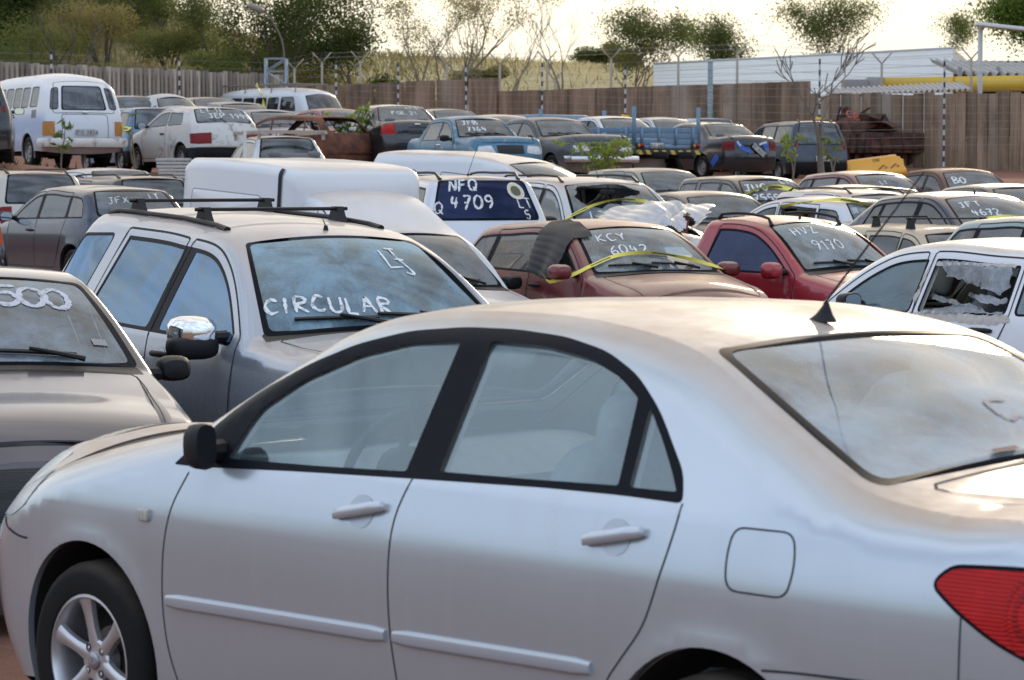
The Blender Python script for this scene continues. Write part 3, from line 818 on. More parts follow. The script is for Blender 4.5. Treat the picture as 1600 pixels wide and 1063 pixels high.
    # ---- fittings
    def finish(s):
        q = s.sp
        for g in getattr(s, 'gaps', []): s.side_ribbon('body', g, .007 if q['h'] < .06 else .010, GAP(), closed=True)
        for g in getattr(s, 'sgaps', []): s.strip_ribbon('body', g, .008, GAP(), closed=True)
        # wheels
        yw = q['wm']-q.get('winset', .115)
        for u in (q['ua'], q['ub']):
            for sd in (1, -1):
                if (u, sd) in q.get('no_wheel', ()): continue
                w = empty('wheel', (s.L/2-u, sd*yw, q['Rw']-.004)); w.parent = s.root
                w.rotation_euler = (0, q.get('spin', .0), 0 if sd > 0 else PI)
                for nm, me in wheel_meshes(q['Rw'], q['wheel'], q['wwid']): inst(nm, me, w)
        if q['handles']:
            for (u, z) in q.get('handle_at', ()):
                for sd in (1, -1): s.handle(u, z, sd)
        if q['mirrors']:
            for sd in (1, -1): s.mirror(sd)
        if q['wipers'] and q.get('windshield', True):
            sc = s.t['cowl']; lf = q.get('wiper_len', .62)
            for v0, v1 in ((.62, -.05), (-.02, -.70)):
                p = [s.pt_strip(sc+.02, v0, .03), s.pt_strip(sc+.05, v0-.12, .03), s.pt_strip(sc+.10, (v0+v1)/2, .028)]
                s.P('wiper').tube(p, [.014, .012, .008], BLK(), 6)
                s.P('wiper').tube([s.pt_strip(sc+.075+.03*k, v0+(v1-v0)*k, .012) for k in np.linspace(.05, 1, 8)], .0105, BLK(), 5)
        if q['rear_wiper']:
            sb = s.t['rb']
            s.P('rear_wiper').tube([s.pt_strip(sb, 0, .03), s.pt_strip(sb-.08, .1, .03), s.pt_strip(sb-.12, .5, .015)], [.014, .010, .006], BLK(), 6)
        if q['antenna']:
            kind, sv, v = q['antenna']; p = s.pt_strip(sv, v, 0)
            if kind == 'fin':
                m = s.P('antenna'); rings = []
                for k, z in ((1, 0), (.55, .02), (.28, .04), (.12, .055)):
                    c = p+Vector((-.02*(1-k), 0, z)); rings.append([c+Vector((math.cos(a)*.055*k, math.sin(a)*.018*k, 0)) for a in np.linspace(0, 2*PI, 13)[:-1]])
                m.loft(rings, BLK())
            else:
                ln, lean = kind
                s.P('antenna').tube([p, p+Vector((0, 0, .025))], [.016, .010], BLK(), 8)
                s.P('antenna').tube([p+Vector((0, 0, .02)), p+Vector((-lean*ln, 0, ln))], [.004, .002], BLK(), 5)
        if q['rails']:
            a, b, v, hh = q['rails']
            for sg in (1, -1):
                line = [s.pt_strip(a, sg*v, .0)]+[s.pt_strip(a+(b-a)*k, sg*v, hh) for k in np.linspace(.08, .92, 7)]+[s.pt_strip(b, sg*v, 0)]
                s.P('roof_rail|'+('L' if sg > 0 else 'R')).tube(line, [.022]+[.014]*7+[.022], q.get('rail_mat') or BLK(), 8)
        if q['bars']:
            for sv in q['bars'][0]:
                v, hh = q['bars'][1:3]; key = 'roof_bar#%d' % int(sv*100)
                m = s.P(key); mt = BLK()
                e = [s.pt_strip(sv, sg*v, hh) for sg in (1, -1)]; d = (e[0]-e[1]).normalized()
                m.tube([e[1]-d*.05, e[1], e[0], e[0]+d*.05], .0105, mt, 8)
                for sg in (1, -1):
                    c = s.pt_strip(sv, sg*v, 0)
                    m.loft([[c+Vector((x*k, y*k2, z)) for x, y in ((-.05, -.025), (.05, -.025), (.05, .025), (-.05, .025))] for k, k2, z in ((1.6, 1, -.01), (1.1, .9, hh*.5), (.7, .8, hh+.012))], mt)
        if q['moulding']:
            z0, k, hh, a, b = q['moulding']
            s.side_ribbon('side_moulding', [(a, z0+k*a), (b, z0+k*b)], hh, q.get('mould_mat') or BLK(), .008)
        if q['interior']: s.cabin()
        if 'plate' in q:
            where, z, text = q['plate']; s.plate(where == 'rear', z, text)
        for key, m in list(s.parts.items()):
            if not m.f: continue
        objs = {}
        order = sorted(s.parts, key=lambda k: 0 if not s.par.get(k) else 1)
        for key in order:
            m = s.parts[key]
            if not m.f: continue
            nm = key.split('|')[0].split('#')[0]; pk = s.par.get(key)
            o = m.build(nm, objs.get(pk, s.root) if pk else s.root, angle=None if 'film' in nm else R(35)); objs[key] = o
            if key in s.lab: o['label'] = s.lab[key]
        s.objs = objs
        return s
    def handle(s, u, z, sd):
        t = 'L' if sd > 0 else 'R'; q = s.sp
        dk = None
        for r_ in q['side_regions']:
            if r_['part'] and r_['part'].startswith('door') and pip(np.array([[u, z]]), r_['poly'])[0]: dk = r_['part']+'|'+t
        m = s.P('door_handle#%d|%s' % (int(u*100), t), dk); mt = q.get('handle_mat') or BLK()
        line = [s.pt_side(u+k*.10, z+k*q.get('handle_rise', 0), sd, o) for k, o in ((-1, .003), (-.93, .014), (-.6, .023), (.6, .023), (.93, .014), (1, .003))]
        rings = []
        for p, hh in zip(line, (.008, .014, .017, .017, .014, .008)):
            rings.append([p+Vector((0, sd*math.cos(a)*.010, math.sin(a)*hh)) for a in np.linspace(0, 2*PI, 11)[:-1]])
        m.loft(rings, mt)
        # finger hollow drawn as a flat patch; a darker material paints its shade
        P = [(u+.052*math.cos(a), z+.045*math.sin(a)*(1.0)) for a in np.linspace(0, 2*PI, 25)[:-1]]
        Q, n = s.side(P); c = s.pt_side(u, z, sd, .0005); f = np.array([1, sd, 1])
        V = [tuple(c)]+[tuple(p) for p in s.X(Q)*f+s.Nn(n)*f*.0014]
        m.add(V, [(0, i+1, (i+1) % 24+1) if sd < 0 else (0, (i+1) % 24+1, i+1) for i in range(24)], q.get('recess_shade_mat') or s.paint)
    def mirror(s, sd):
        q = s.sp; t = 'L' if sd > 0 else 'R'
        u, z = q.get('mirror_at', (q['dlo'][0]+.06, s.zb(q['dlo'][0])+.07)); m = s.P('mirror|'+t)
        b = s.pt_side(u, z-.03, sd); sx, sy, sz = q.get('mirror_size', (.11, .20, .135))
        c = b+Vector((-.005, sd*(.045+sy/2), .02)); mt = q.get('mirror_mat') or (s.paint if q['mirror_body'] else BLK())
        rings = []
        for k, (px, sc) in enumerate(((.5, .35), (.42, .72), (.2, .93), (-.15, 1), (-.42, 1), (-.5, .96))):
            ring = []
            for a in np.linspace(0, 2*PI, 17)[:-1]:
                f = lambda w: math.copysign(abs(w)**.68, w)
                ring.append(c+Vector((px*sx, f(math.cos(a))*sy/2*sc, f(math.sin(a))*sz/2*sc)))
            rings.append(ring)
        m.loft(rings, mt)
        gm = plain('mirror_glass', (.75, .78, .82), .03, 1.0, .02)
        k = .90; P = [c+Vector((-.5*sx-.002, (p-c).y*k, (p-c).z*k)) for p in rings[-1]]
        if not q.get('no_mirror_glass'): s.P('mirror_glass|'+t, 'mirror|'+t).add(P, [tuple(range(len(P))) if sd < 0 else tuple(range(len(P)-1, -1, -1))], gm)
        m.tube([b+Vector((0, -sd*.01, 0)), b+Vector((-.005, sd*.07, .0))], [.035, .03], BLK(), 8)
    def cabin(s):
        q = s.sp; u0, u1 = q['cab']; L2 = s.L/2; zb = s.zb((u0+u1)/2); cl = q.get('cloth')
        m = s.P('cabin_floor'); m.box((L2-(u0+u1)/2, 0, .30), (u1-u0, 1.2, .05), DARK())
        m.box((L2-u1, 0, .55), (.05, 1.15, .6), DARK())
        zs = q.get('seat_z', .36); uf = q.get('seat_u', u0+.98)
        for sd in (1, -1): inst('seat', seat_mesh('front', cl), s.root, (L2-uf, sd*.37, zs))
        if q.get('rear_seat', True): inst('rear_seat', seat_mesh('rear', cl), s.root, (L2-uf-.86, 0, zs+.01))
        # dashboard
        d = s.P('dashboard'); rings = []; dm = q.get('dash_mat') or DASH(); za = zb-.0
        ud = q.get('dash_u', u0)
        for y in np.linspace(-.64, .64, 13):
            bx = .02*math.cos(y*2.2); hp = .035*math.exp(-((y-.36)/.22)**2)
            prof = [(ud+.05, .55), (ud+.42+bx, .58), (ud+.46+bx, .70), (ud+.43+bx, za-.10+hp), (ud+.34, za-.03+hp), (ud+.20, za-.01), (ud-.05, za-.02)]
            rings.append([(L2-a, y, b) for a, b in prof])
        d.loft(rings, dm)
        # steering wheel
        w = s.P('steering_wheel'); c = Vector((L2-(ud+.46), .36, za-.035)); Mx = rotm('Y', 66)
        k = 28; ring = [c+Mx @ Vector((math.cos(a)*.185, math.sin(a)*.185, 0)) for a in np.linspace(0, 2*PI, k+1)]
        dm = plain('wheel_plastic', (.035, .037, .04), .5)
        w.tube(ring, .0155, dm, 8, cap=False)
        blob(w, c+Mx @ Vector((0, 0, -.02)), (.15, .17, .06), dm, 3, Mx)
        for a in (0.2, PI-.2, -PI/2): w.tube([c+Mx @ Vector((math.sin(a)*.05, math.cos(a)*.05, -.01)), c+Mx @ Vector((math.sin(a)*.18, math.cos(a)*.18, 0))], .014, dm, 6)
        w.tube([c, c+Mx @ Vector((0, 0, -.3))], .03, dm, 8)
        # inner mirror
        if q.get('windshield', True):
            p = s.pt_strip(s.t['rf']-.14, 0, -.06); mm = s.P('inner_mirror')
            blob(mm, p+Vector((-.03, 0, -.02)), (.03, .22, .065), BLK(), 3.5); mm.tube([p+Vector((-.02, 0, 0)), s.pt_strip(s.t['rf']-.10, 0, -.004)], .01, BLK(), 6)
    def plate(s, rear, z, text, tilt=0.0):
        sv = s.s_at(z, rear); p = s.pt_strip(sv, 0, .014); q, n = s.strip(np.array([[sv, 0.]])); n = Vector(s.Nn(n)[0])
        xa = Vector((0, 1 if not rear else -1, 0)); up = n.cross(xa).normalized()
        if up.z < 0: up = -up
        xa = up.cross(n).normalized(); M = Matrix((xa, up, n)).transposed().to_4x4(); M = Matrix.Translation(p) @ M @ Matrix.Rotation(tilt, 4, 'Z')
        m = s.P('number_plate'); m.box((0, 0, 0), (.40, .13, .012), plain('plate_grey', (.46, .46, .45), .5, var=.1), rot=M, bev=.004)
        if text: flat_text(m, text, .075, .011, M @ Matrix.Translation((0, -.008, .0075)), plain('plate_ink', (.03, .03, .03), .6))
# ------------------------------------------------------------------ car shapes: profile rows are (u from nose, z, edge radius, crown, flag, tag)
def prof(nose, hood, cowl, ws, rf, pk, rr, rear, tail, front_b=.22, tail_b=.10, roof_r=.09, roof_b=.035, ws_b=.055, rw_b=.05, hatch=True, deck=None, zbot=.21):
    """nose=(u,z hood edge)  hood=(u,z) start of flat hood  cowl, ws mid, roof front, peak, roof rear, rear glass base"""
    nu, nz = nose
    rows = [(nu+.07, zbot, .10, front_b), (nu+.01, zbot+.14, .15, front_b), (nu, (zbot+nz)/2, .17, front_b), (nu+.02, nz-.12, .16, front_b), (nu+.08, nz-.03, .12, front_b*.85),
            (hood[0], hood[1], .10, front_b*.55, '', 'hood'), ((hood[0]*.45+cowl[0]*.55), hood[1]*.42+cowl[1]*.58+.012, .09, .06), (cowl[0], cowl[1], .07, .04, 'c', 'cowl')]
    if ws: rows.append((ws[0], ws[1], .055, ws_b))
    rows += [(rf[0]-.08, rf[1]-.035, .06, ws_b), (rf[0], rf[1], .07, .045, '', 'rf'), (pk[0], pk[1], roof_r, roof_b, '', 'pk'), (pk[0]*.5+rr[0]*.5, pk[1]*.45+rr[1]*.55+.012, roof_r, roof_b), (rr[0]-.10, rr[1]*.93+pk[1]*.07+.010, roof_r, roof_b), (rr[0], rr[1], roof_r, roof_b, '', 'rr')]
    if hatch:
        rows += [((rr[0]+rear[0])/2+.015, (rr[1]+rear[1])/2+.012, .07, rw_b), (rear[0], rear[1], .08, rw_b+.01, '', 'rb'), (tail, rear[1]-.20, .09, tail_b), (tail+.03, .58, .12, tail_b+.02), (tail+.01, .40, .12, tail_b+.02), (tail-.06, zbot+.02, .10, tail_b)]
    else:
        de = deck
        rows += [((rr[0]+rear[0])/2, (rr[1]+rear[1])/2+.008, .08, rw_b), (rear[0], rear[1], .08, rw_b, 'c' if False else '', 'rb'), ((rear[0]+de[0])/2, (rear[1]+de[1])/2+.006, .07, .05), (de[0]-.06, de[1], .06, .07, '', 'de'), (de[0], de[1]-.06, .06, tail_b),
                 (tail, de[1]-.25, .09, tail_b), (tail+.02, .55, .12, tail_b+.02), (tail, .38, .12, tail_b+.02), (tail-.07, zbot+.02, .10, tail_b)]
    return rows

def hero_spec():
    rows = [(.37, .19, .10, .36), (.26, .33, .15, .44), (.215, .50, .17, .48), (.24, .66, .15, .43), (.355, .775, .12, .20), (.54, .865, .11, .035, '', 'hood'),
            (.90, .965, .105, .022), (1.30, 1.045, .08, .03, 'c', 'cowl'), (1.62, 1.222, .055, .055), (1.90, 1.362, .06, .045), (2.02, 1.400, .075, .035, '', 'rf'), (2.22, 1.425, .10, .02), (2.5, 1.434, .11, .018, '', 'pk'),
            (2.85, 1.419, .11, .02), (3.18, 1.360, .12, .03, '', 'rr'), (3.50, 1.215, .12, .05), (3.86, 1.068, .11, .05, '', 'rb'), (4.08, 1.043, .10, .05), (4.33, 1.03, .09, .08, '', 'de'), (4.42, .975, .09, .11),
            (4.455, .80, .11, .12), (4.46, .60, .13, .13), (4.43, .40, .13, .13), (4.35, .22, .10, .10)]
    dlo = [(1.28, .947, .01), (1.43, 1.09), (1.55, 1.172), (1.75, 1.262), (1.94, 1.328), (2.14, 1.372), (2.35, 1.390), (2.55, 1.392), (2.75, 1.381), (2.92, 1.352), (3.06, 1.30), (3.17, 1.222), (3.26, 1.13), (3.31, 1.08), (3.335, 1.01, .02), (3.13, 1.012), (2.86, 1.008), (2.35, .99), (1.84, .97), (1.40, .948)]
    fg = [(1.53, .982, .01), (1.555, 1.05), (1.60, 1.125), (1.75, 1.215), (1.96, 1.294), (2.16, 1.338), (2.365, 1.355, .01), (2.31, 1.006, .01), (1.94, .992)]
    rg = [(2.485, 1.358, .01), (2.69, 1.355), (2.88, 1.33), (3.00, 1.292), (3.085, 1.245, .01), (3.105, 1.034, .01), (2.79, 1.024), (2.44, 1.016, .01)]
    qg = [(3.135, 1.225, .01), (3.21, 1.15), (3.275, 1.075), (3.305, 1.035, .01), (3.145, 1.033, .01)]
    A = smooth_line([(1.33, .30), (1.30, .37), (1.28, .45), (1.27, .56), (1.28, .71), (1.31, .83), (1.36, .93), (1.38, .955)])
    B = smooth_line([(2.36, .30), (2.33, .45), (2.31, .56), (2.30, .68), (2.30, .80), (2.31, .90), (2.345, .995)])
    C = smooth_line([(3.10, .50), (3.13, .56), (3.17, .61), (3.25, .71), (3.30, .84), (3.325, .94), (3.335, 1.02)])
    f_door = A+[(1.5, 1.0), (2.35, 1.02)]+B[::-1]
    r_door = B+[(2.6, 1.05), (3.3, 1.05)]+C[::-1]+[(3.02, .44), (2.98, .30)]
    bumpF = [(-.1, -.1), (.60, -.1), (.60, .655), (.46, .655), (.36, .675), (.30, .70), (-.1, .72)]
    bumpR = [(4.9, -.1), (4.9, .70), (4.175, .70), (4.175, .665), (3.80, .66), (3.56, .645), (3.50, .60), (3.50, -.1)]
    hl = rpoly([(.24, .70), (.34, .71), (.40, .715), (.49, .755), (.54, .82), (.56, .872), (.50, .875), (.40, .80), (.30, .76)], .03)
    tl = rpoly([(4.100, .90, .02), (4.16, .855), (4.26, .795), (4.40, .742), (4.7, .70), (4.7, .955), (4.40, .948), (4.25, .944), (4.14, .937, .03)], .05, 5)
    red = lens_mat('red_lens_ribbed', (.50, .008, .008), 34, 2)
    regs = [dict(part='door#f', poly=f_door), dict(part='door#r', poly=r_door), dict(part='front_bumper', poly=bumpF), dict(part='rear_bumper', poly=bumpR),
            dict(part='window_surround', poly=rpoly(dlo, .05, 3), mat=TRIM(), inset=-.001),
            dict(part='side_window#0', poly=rpoly(fg, .03, 3), glass=True, inset=.008, parent='door#f', mat='G'),
            dict(part='side_window#1', poly=rpoly(rg, .03, 3), glass=True, inset=.008, parent='door#r', mat='G'),
            dict(part='side_window#2', poly=rpoly(qg, .02, 3), glass=True, inset=.006, parent='door#r', mat='G'),
            dict(part='headlight', poly=hl, mat=lens_mat('clear_lens', (.66, .67, .66), 70, 1), inset=-.002),
            dict(part='tail_light_seal', poly=inset_poly(tl, -.010), mat=TRIM(), inset=-.001), dict(part='tail_light', poly=tl, mat=red, inset=-.004)]
    return dict(L=4.53, wm=.8525, zb0=.93, zk=.02, zm=.64, bt=.045, tum=.43, cv=.0, tk=.055, uf=.95, ft=.13, fe=2.4, ur=3.5, rt=.085, re=2.0,
                ua=.87, ub=3.47, Rw=.31, Ra=.362, prof=rows, h=.045, hs=.03, side_regions=regs, dlo=(1.3, (3.3, 3.2)), wheel='alloy6', wwid=.195, winset=.10, spin=R(-2),
                cab=(1.30, 3.75), seat_u=2.36, handle_at=[(2.165, .888), (3.135, .912)], handle_rise=.02, mirror_at=(1.475, 1.03), mirror_size=(.085, .075, .135), no_mirror_glass=True, vW=.91, vR=.90, rwv=(.885, .90),
                trunk=(None, .66), bump_z=.66, hl=(.69, .755, .3), tl=(.70, .955, .3), tlv=.6, tl_mat=red, antenna=('fin', None, 0), crease=(.80, .012, .006, .10), hood_gap=True, zsill=.22, hoodz=.80)

def sp_hatch(L=3.85, H=1.42, wm=.81, d=0.0, **kw):
    k = (H-1.42)
    s = dict(L=L, wm=wm, zb0=.90, zk=.018, zm=.58, uf=.9, ft=.15, ur=L-.95, rt=.10, ua=.78, ub=L-.68, Rw=.285, Ra=.345,
             prof=prof((.20, .69), (.38, .765), (1.08, .945), None, (1.70, 1.335+k), (2.15, 1.40+k), (L-.62, 1.345+k), (L-.24, .97), L-.17),
             dlo=(1.20, (L-.42, L-.66)), pillars=[(2.08, 2.02, .09), (L-.92, L-1.0, .08)], doors=[((1.14, 1.12, 1.12), (2.08, 2.08, 2.02)), ((2.08, 2.08, 2.02), (L-1.22, L-.90, L-.98))],
             cab=(1.08, L-.35), handle_at=[(1.93, .84), (L-1.12, .86)], seat_u=2.15, hl=(.54, .68, .25), tl=(.62, .86, .12), tlv=.70)
    s.update(kw); return s
def sp_sedan(L=4.35, H=1.42, wm=.83, **kw):
    k = H-1.42
    s = dict(L=L, wm=wm, zb0=.91, zk=.016, zm=.60, uf=.9, ft=.15, ur=L-1.1, rt=.09, ua=.84, ub=L-1.02, Rw=.295, Ra=.355,
             prof=prof((.28, .72), (.52, .81), (1.20, .965), None, (1.85, 1.345+k), (2.35, 1.405+k), (3.05, 1.36+k), (3.62, 1.04), L-.10, hatch=False, deck=(L-.12, 1.0)),
             dlo=(1.32, (3.28, 3.02)), pillars=[(2.22, 2.16, .10), (2.98, 2.88, .06)], doors=[((1.26, 1.24, 1.24), (2.22, 2.22, 2.16)), ((2.22, 2.22, 2.16), (2.95, 3.24, 3.05))],
             cab=(1.20, 3.6), handle_at=[(2.05, .86), (3.02, .88)], seat_u=2.3, trunk=(None, .62), tl=(.68, .93, .18), tlv=.60, hl=(.60, .75, .30))
    s.update(kw); return s
def sp_boxy(L=4.15, H=1.38, wm=.80, **kw):
    """square eighties saloon"""
    k = H-1.38
    s = dict(L=L, wm=wm, zb0=.88, zk=.0, zm=.60, uf=.7, ft=.10, fe=3, ur=L-.8, rt=.07, ua=.80, ub=L-1.0, Rw=.285, Ra=.335, tum=.36,
             prof=prof((.14, .80), (.24, .85), (1.28, .94), None, (1.80, 1.315+k), (2.2, 1.375+k), (2.85, 1.345+k), (3.25, .98), L-.08, hatch=False, deck=(L-.10, .92), front_b=.09, tail_b=.06, roof_r=.05, ws_b=.035),
             dlo=(1.36, (3.02, 2.82)), pillars=[(2.18, 2.12, .07)], doors=[((1.26, 1.26, 1.26), (2.18, 2.18, 2.12)), ((2.18, 2.18, 2.12), (2.72, 3.05, 2.9))], surround='thin',
             cab=(1.28, 3.2), handle_at=[(2.02, .80)], seat_u=2.25, trunk=(None, .5), bump_black=True, bump_z=.50, hl=(.60, .76, .06), tl=(.60, .80, .08), hood_gap=True, handle_mat=CHROME())
    s.update(kw); return s
def sp_uno(L=3.65, H=1.43, **kw):
    """upright square hatchback"""
    k = H-1.43
    s = dict(L=L, wm=.775, zb0=.90, zk=.0, zm=.62, uf=.8, ft=.10, ur=L-.6, rt=.06, ua=.76, ub=L-.62, Rw=.275, Ra=.33, tum=.30, surround='thin', do=.075,
             prof=prof((.20, .76), (.34, .82), (.98, .96), None, (1.52, 1.37+k), (2.0, 1.425+k), (L-.42, 1.395+k), (L-.20, .93), L-.10, front_b=.10, tail_b=.05, roof_r=.05, ws_b=.04),
             dlo=(1.12, (L-.34, L-.44)), pillars=[(1.92, 1.88, .09), (2.66, 2.62, .16)], doors=[((1.06, 1.05, 1.05), (1.92, 1.92, 1.88)), ((1.92, 1.92, 1.88), (2.5, 2.72, 2.68))],
             cab=(.98, L-.25), handle_at=[], seat_u=1.98, bump_black=True, bump_z=.48, tl=(.55, .80, .07), tlv=.78)
    s.update(kw); return s
def sp_wagon(L=4.15, H=1.43, wm=.815, **kw):
    k = H-1.43
    s = dict(L=L, wm=wm, zb0=.90, zk=.012, zm=.60, uf=.9, ft=.15, ur=L-.7, rt=.07, ua=.80, ub=L-.90, Rw=.285, Ra=.345, tum=.34,
             prof=prof((.28, .72), (.50, .80), (1.12, .95), None, (1.74, 1.345+k), (2.25, 1.41+k), (L-.36, 1.39+k), (L-.14, .96), L-.10),
             dlo=(1.25, (L-.24, L-.38)), pillars=[(2.12, 2.06, .09), (2.98, 2.92, .10)], doors=[((1.17, 1.15, 1.15), (2.12, 2.12, 2.06)), ((2.12, 2.12, 2.06), (2.72, 3.02, 2.95))],
             cab=(1.12, L-.25), handle_at=[(1.97, .84), (2.85, .86)], seat_u=2.2, tl=(.60, .95, .10), tlv=.76)
    s.update(kw); return s
def sp_boxwagon(L=4.15, H=1.40, **kw):
    """square eighties estate"""
    return sp_wagon(L, H, .795, **dict(dict(zk=0, tum=.34, surround='thin', do=.085, bump_black=True, prof=prof((.18, .80), (.30, .84), (1.22, .935), None, (1.76, 1.32+H-1.40), (2.2, 1.385+H-1.40), (L-.42, 1.37+H-1.40), (L-.12, .93), L-.08, front_b=.08, tail_b=.05, roof_r=.05, ws_b=.035),
        dlo=(1.32, (L-.28, L-.42)), pillars=[(2.14, 2.08, .08), (2.92, 2.86, .09)], cab=(1.22, L-.25), hl=(.60, .76, .06)), **kw))
def sp_eco():
    q = dict(L=4.23, wm=.865, zb0=1.005, zk=.022, zm=.70, bt=.04, tum=.46, cv=.06, tk=.04, uf=.9, ft=.13, ur=3.5, rt=.05, ua=.82, ub=3.31, Rw=.335, Ra=.40, zsill=.32,
             prof=prof((.28, .90), (.46, .985), (1.15, 1.085), None, (1.80, 1.550), (2.40, 1.635), (3.72, 1.670), (3.98, 1.12), 4.02, zbot=.30, front_b=.16),
             dlo=(1.33, (3.26, 3.06)), pillars=[(2.31, 2.23, .15)], doors=[((1.27, 1.25, 1.25), (2.32, 2.32, 2.24)), ((2.32, 2.32, 2.24), (2.90, 3.28, 3.13))], do=.10, win_in=.02,
             cab=(1.15, 3.95), handle_at=[(2.12, .96), (3.05, .98)], seat_u=2.3, seat_z=.50, h=.06, hs=.04, mirror_at=(1.42, 1.12), mirror_size=(.14, .25, .19), bump_z=.62, hl=(.72, .90, .30), wheel='alloy5', wiper_len=.6)
    z = lambda u: 1.005+.022*u
    qg = [(3.44, z(3.44)+.03), (3.86, z(3.86)+.06), (3.75, 1.555), (3.31, 1.565)]
    q['extra_side'] = [dict(part='quarter_window_seal', poly=rpoly(inset_poly(qg[::-1], -.015), .06, 4), mat=TRIM()), dict(part='quarter_window', poly=rpoly(qg, .05, 4), glass=True, inset=.004, mat=None)]
    return q
def sp_pickcab(L=4.1, wm=.80, H=1.46, **kw):
    k = H-1.46
    s = dict(L=L, wm=wm, zb0=.90, zk=.022, zm=.58, uf=.9, ft=.15, ur=L-.6, rt=.03, ua=.80, ub=L-.85, Rw=.285, Ra=.345, tum=.36,
             prof=prof((.20, .69), (.38, .775), (1.08, .955), None, (1.70, 1.375+k), (2.0, 1.43+k), (2.42, 1.415+k), (2.60, .99), L-.06, hatch=False, deck=(L-.08, .97)),
             dlo=(1.20, (2.36, 2.20)), pillars=[], doors=[((1.14, 1.12, 1.12), (2.30, 2.34, 2.22))], cab=(1.08, 2.55), handle_at=[(2.12, .86)], seat_u=2.05, rear_seat=False, win_door=['door#f'], tl=(.55, .80, .08), tlv=.8)
    s.update(kw); return s
def sp_kombi(H=1.95):
    rows = [(.30, .32, .12, .08), (.17, .50, .16, .12), (.12, .80, .18, .14), (.13, 1.08, .16, .13), (.17, 1.17, .14, .12, '', 'cowl'), (.30, 1.45, .12, .11), (.44, 1.66, .14, .10, '', 'rf'), (.66, 1.79, .16, .07), (1.1, 1.845, .18, .07),
            (2.2, 1.86, .18, .075, '', 'pk'), (3.4, 1.845, .18, .07), (3.95, 1.76, .16, .06), (4.17, 1.63, .14, .05, '', 'rr'), (4.30, 1.37, .12, .06), (4.37, 1.12, .13, .07, '', 'rb'), (4.42, .85, .14, .08), (4.42, .60, .14, .08), (4.38, .42, .12, .08), (4.30, .32, .10, .07)]
    reg = []; T_ = TRIM()
    def win(u0, u1, i, z0=1.24, z1=1.62, l0=0, l1=0):
        p = [(u0, z0), (u1, z0), (u1+l1, z1), (u0+l0, z1)]
        reg.append(dict(part='window_seal#%d' % i, poly=rpoly(inset_poly(p, -.018), .07, 4), mat=T_, inset=-.001)); reg.append(dict(part='side_window#%d' % i, poly=rpoly(p, .06, 4), glass=True, inset=.004, mat='G'))
    win(.62, 1.25, 0, l0=.14); win(1.36, 1.78, 1); win(1.88, 2.30, 2); win(2.40, 2.82, 3); win(2.92, 3.34, 4); win(3.48, 3.90, 5, l1=-.03)
    amber = lens_mat('amber_lens', (.50, .22, .05), 30, 2)
    tl = [(4.30, .64), (4.47, .64), (4.47, .93), (4.30, .93)]
    reg += [dict(part='tail_light', poly=rpoly(tl, .03), mat=amber, inset=-.004)]
    reg += [dict(part='air_vent', poly=rpoly([(3.62, 1.0), (3.92, 1.0), (3.92, 1.17), (3.62, 1.17)], .02), mat=lens_mat('vent_slats', (.20, .22, .26), 18, 0))]
    return dict(tls=True, L=4.5, wm=.86, zb0=1.15, zk=0, zm=.75, bt=.025, tum=.17, cv=.05, tk=.05, uf=.5, ft=.05, fe=2, ur=4.0, rt=.03, ua=1.0, ub=3.4, Rw=.32, Ra=.38, zsill=.34, prof=rows, side_regions=reg, dlo=(.62, (4.0, 4.0)),
                cab=(.2, 4.2), h=.10, hs=.07, has_hood=False, hood_gap=False, lights=False, mirrors=False, bump_z=.2, handle_at=[], seat_u=1.1, seat_z=.5, vR=.62, rwv=(.60, .62), corner=True, dash_u=.2, h_=0)
def sp_beetle():
    rows = [(.28, .30, .12, .10), (.14, .45, .2, .2), (.2, .65, .25, .22), (.6, .84, .28, .16), (1.25, 1.0, .2, .10, '', 'cowl'), (1.52, 1.28, .14, .08), (1.68, 1.38, .15, .07, '', 'rf'), (2.15, 1.45, .2, .07, '', 'pk'), (2.75, 1.36, .2, .08, '', 'rr'), (3.15, 1.12, .2, .09, '', 'rb'),
            (3.6, .85, .25, .14), (3.92, .62, .25, .18), (3.95, .45, .2, .18), (3.85, .30, .12, .1)]
    return dict(L=4.03, wm=.75, zb0=.95, zk=0, zm=.55, tum=.42, uf=1.0, ft=.2, ur=2.9, rt=.2, ua=.85, ub=3.25, Rw=.31, Ra=.37, prof=rows, dlo=(1.38, (2.95, 2.75)), pillars=[(2.2, 2.15, .1)], doors=[((1.32, 1.32, 1.32), (2.2, 2.2, 2.15))],
                cab=(1.25, 3.1), surround='thin', h=.10, hs=.07, hood_gap=False, lights=False, bump_z=.2, handle_at=[], seat_u=2.1)
def side_bar(car, key, line, hh, depth, mat, sides=(1, -1)):
    L = resample(line, .06); n = len(L)
    for sd in sides:
        m = car.P(key+('|L' if sd > 0 else '|R')); rings = []
        for i, (u, z) in enumerate(L):
            k = .75 if i in (0, n-1) else 1; ring = []
            for dz, o in ((-.5, -.004), (-.48, .45), (-.3, .9), (0, 1), (.3, .9), (.48, .45), (.5, -.004)):
                ring.append(car.pt_side(u, z+dz*hh*k, sd, o*depth*k if o > 0 else o))
            rings.append(ring if sd > 0 else ring[::-1])
        m.loft(rings, mat, cap=False, closed=False)
        for r in (rings[0], rings[-1]): m.add(r, [tuple(range(len(r)))], mat)

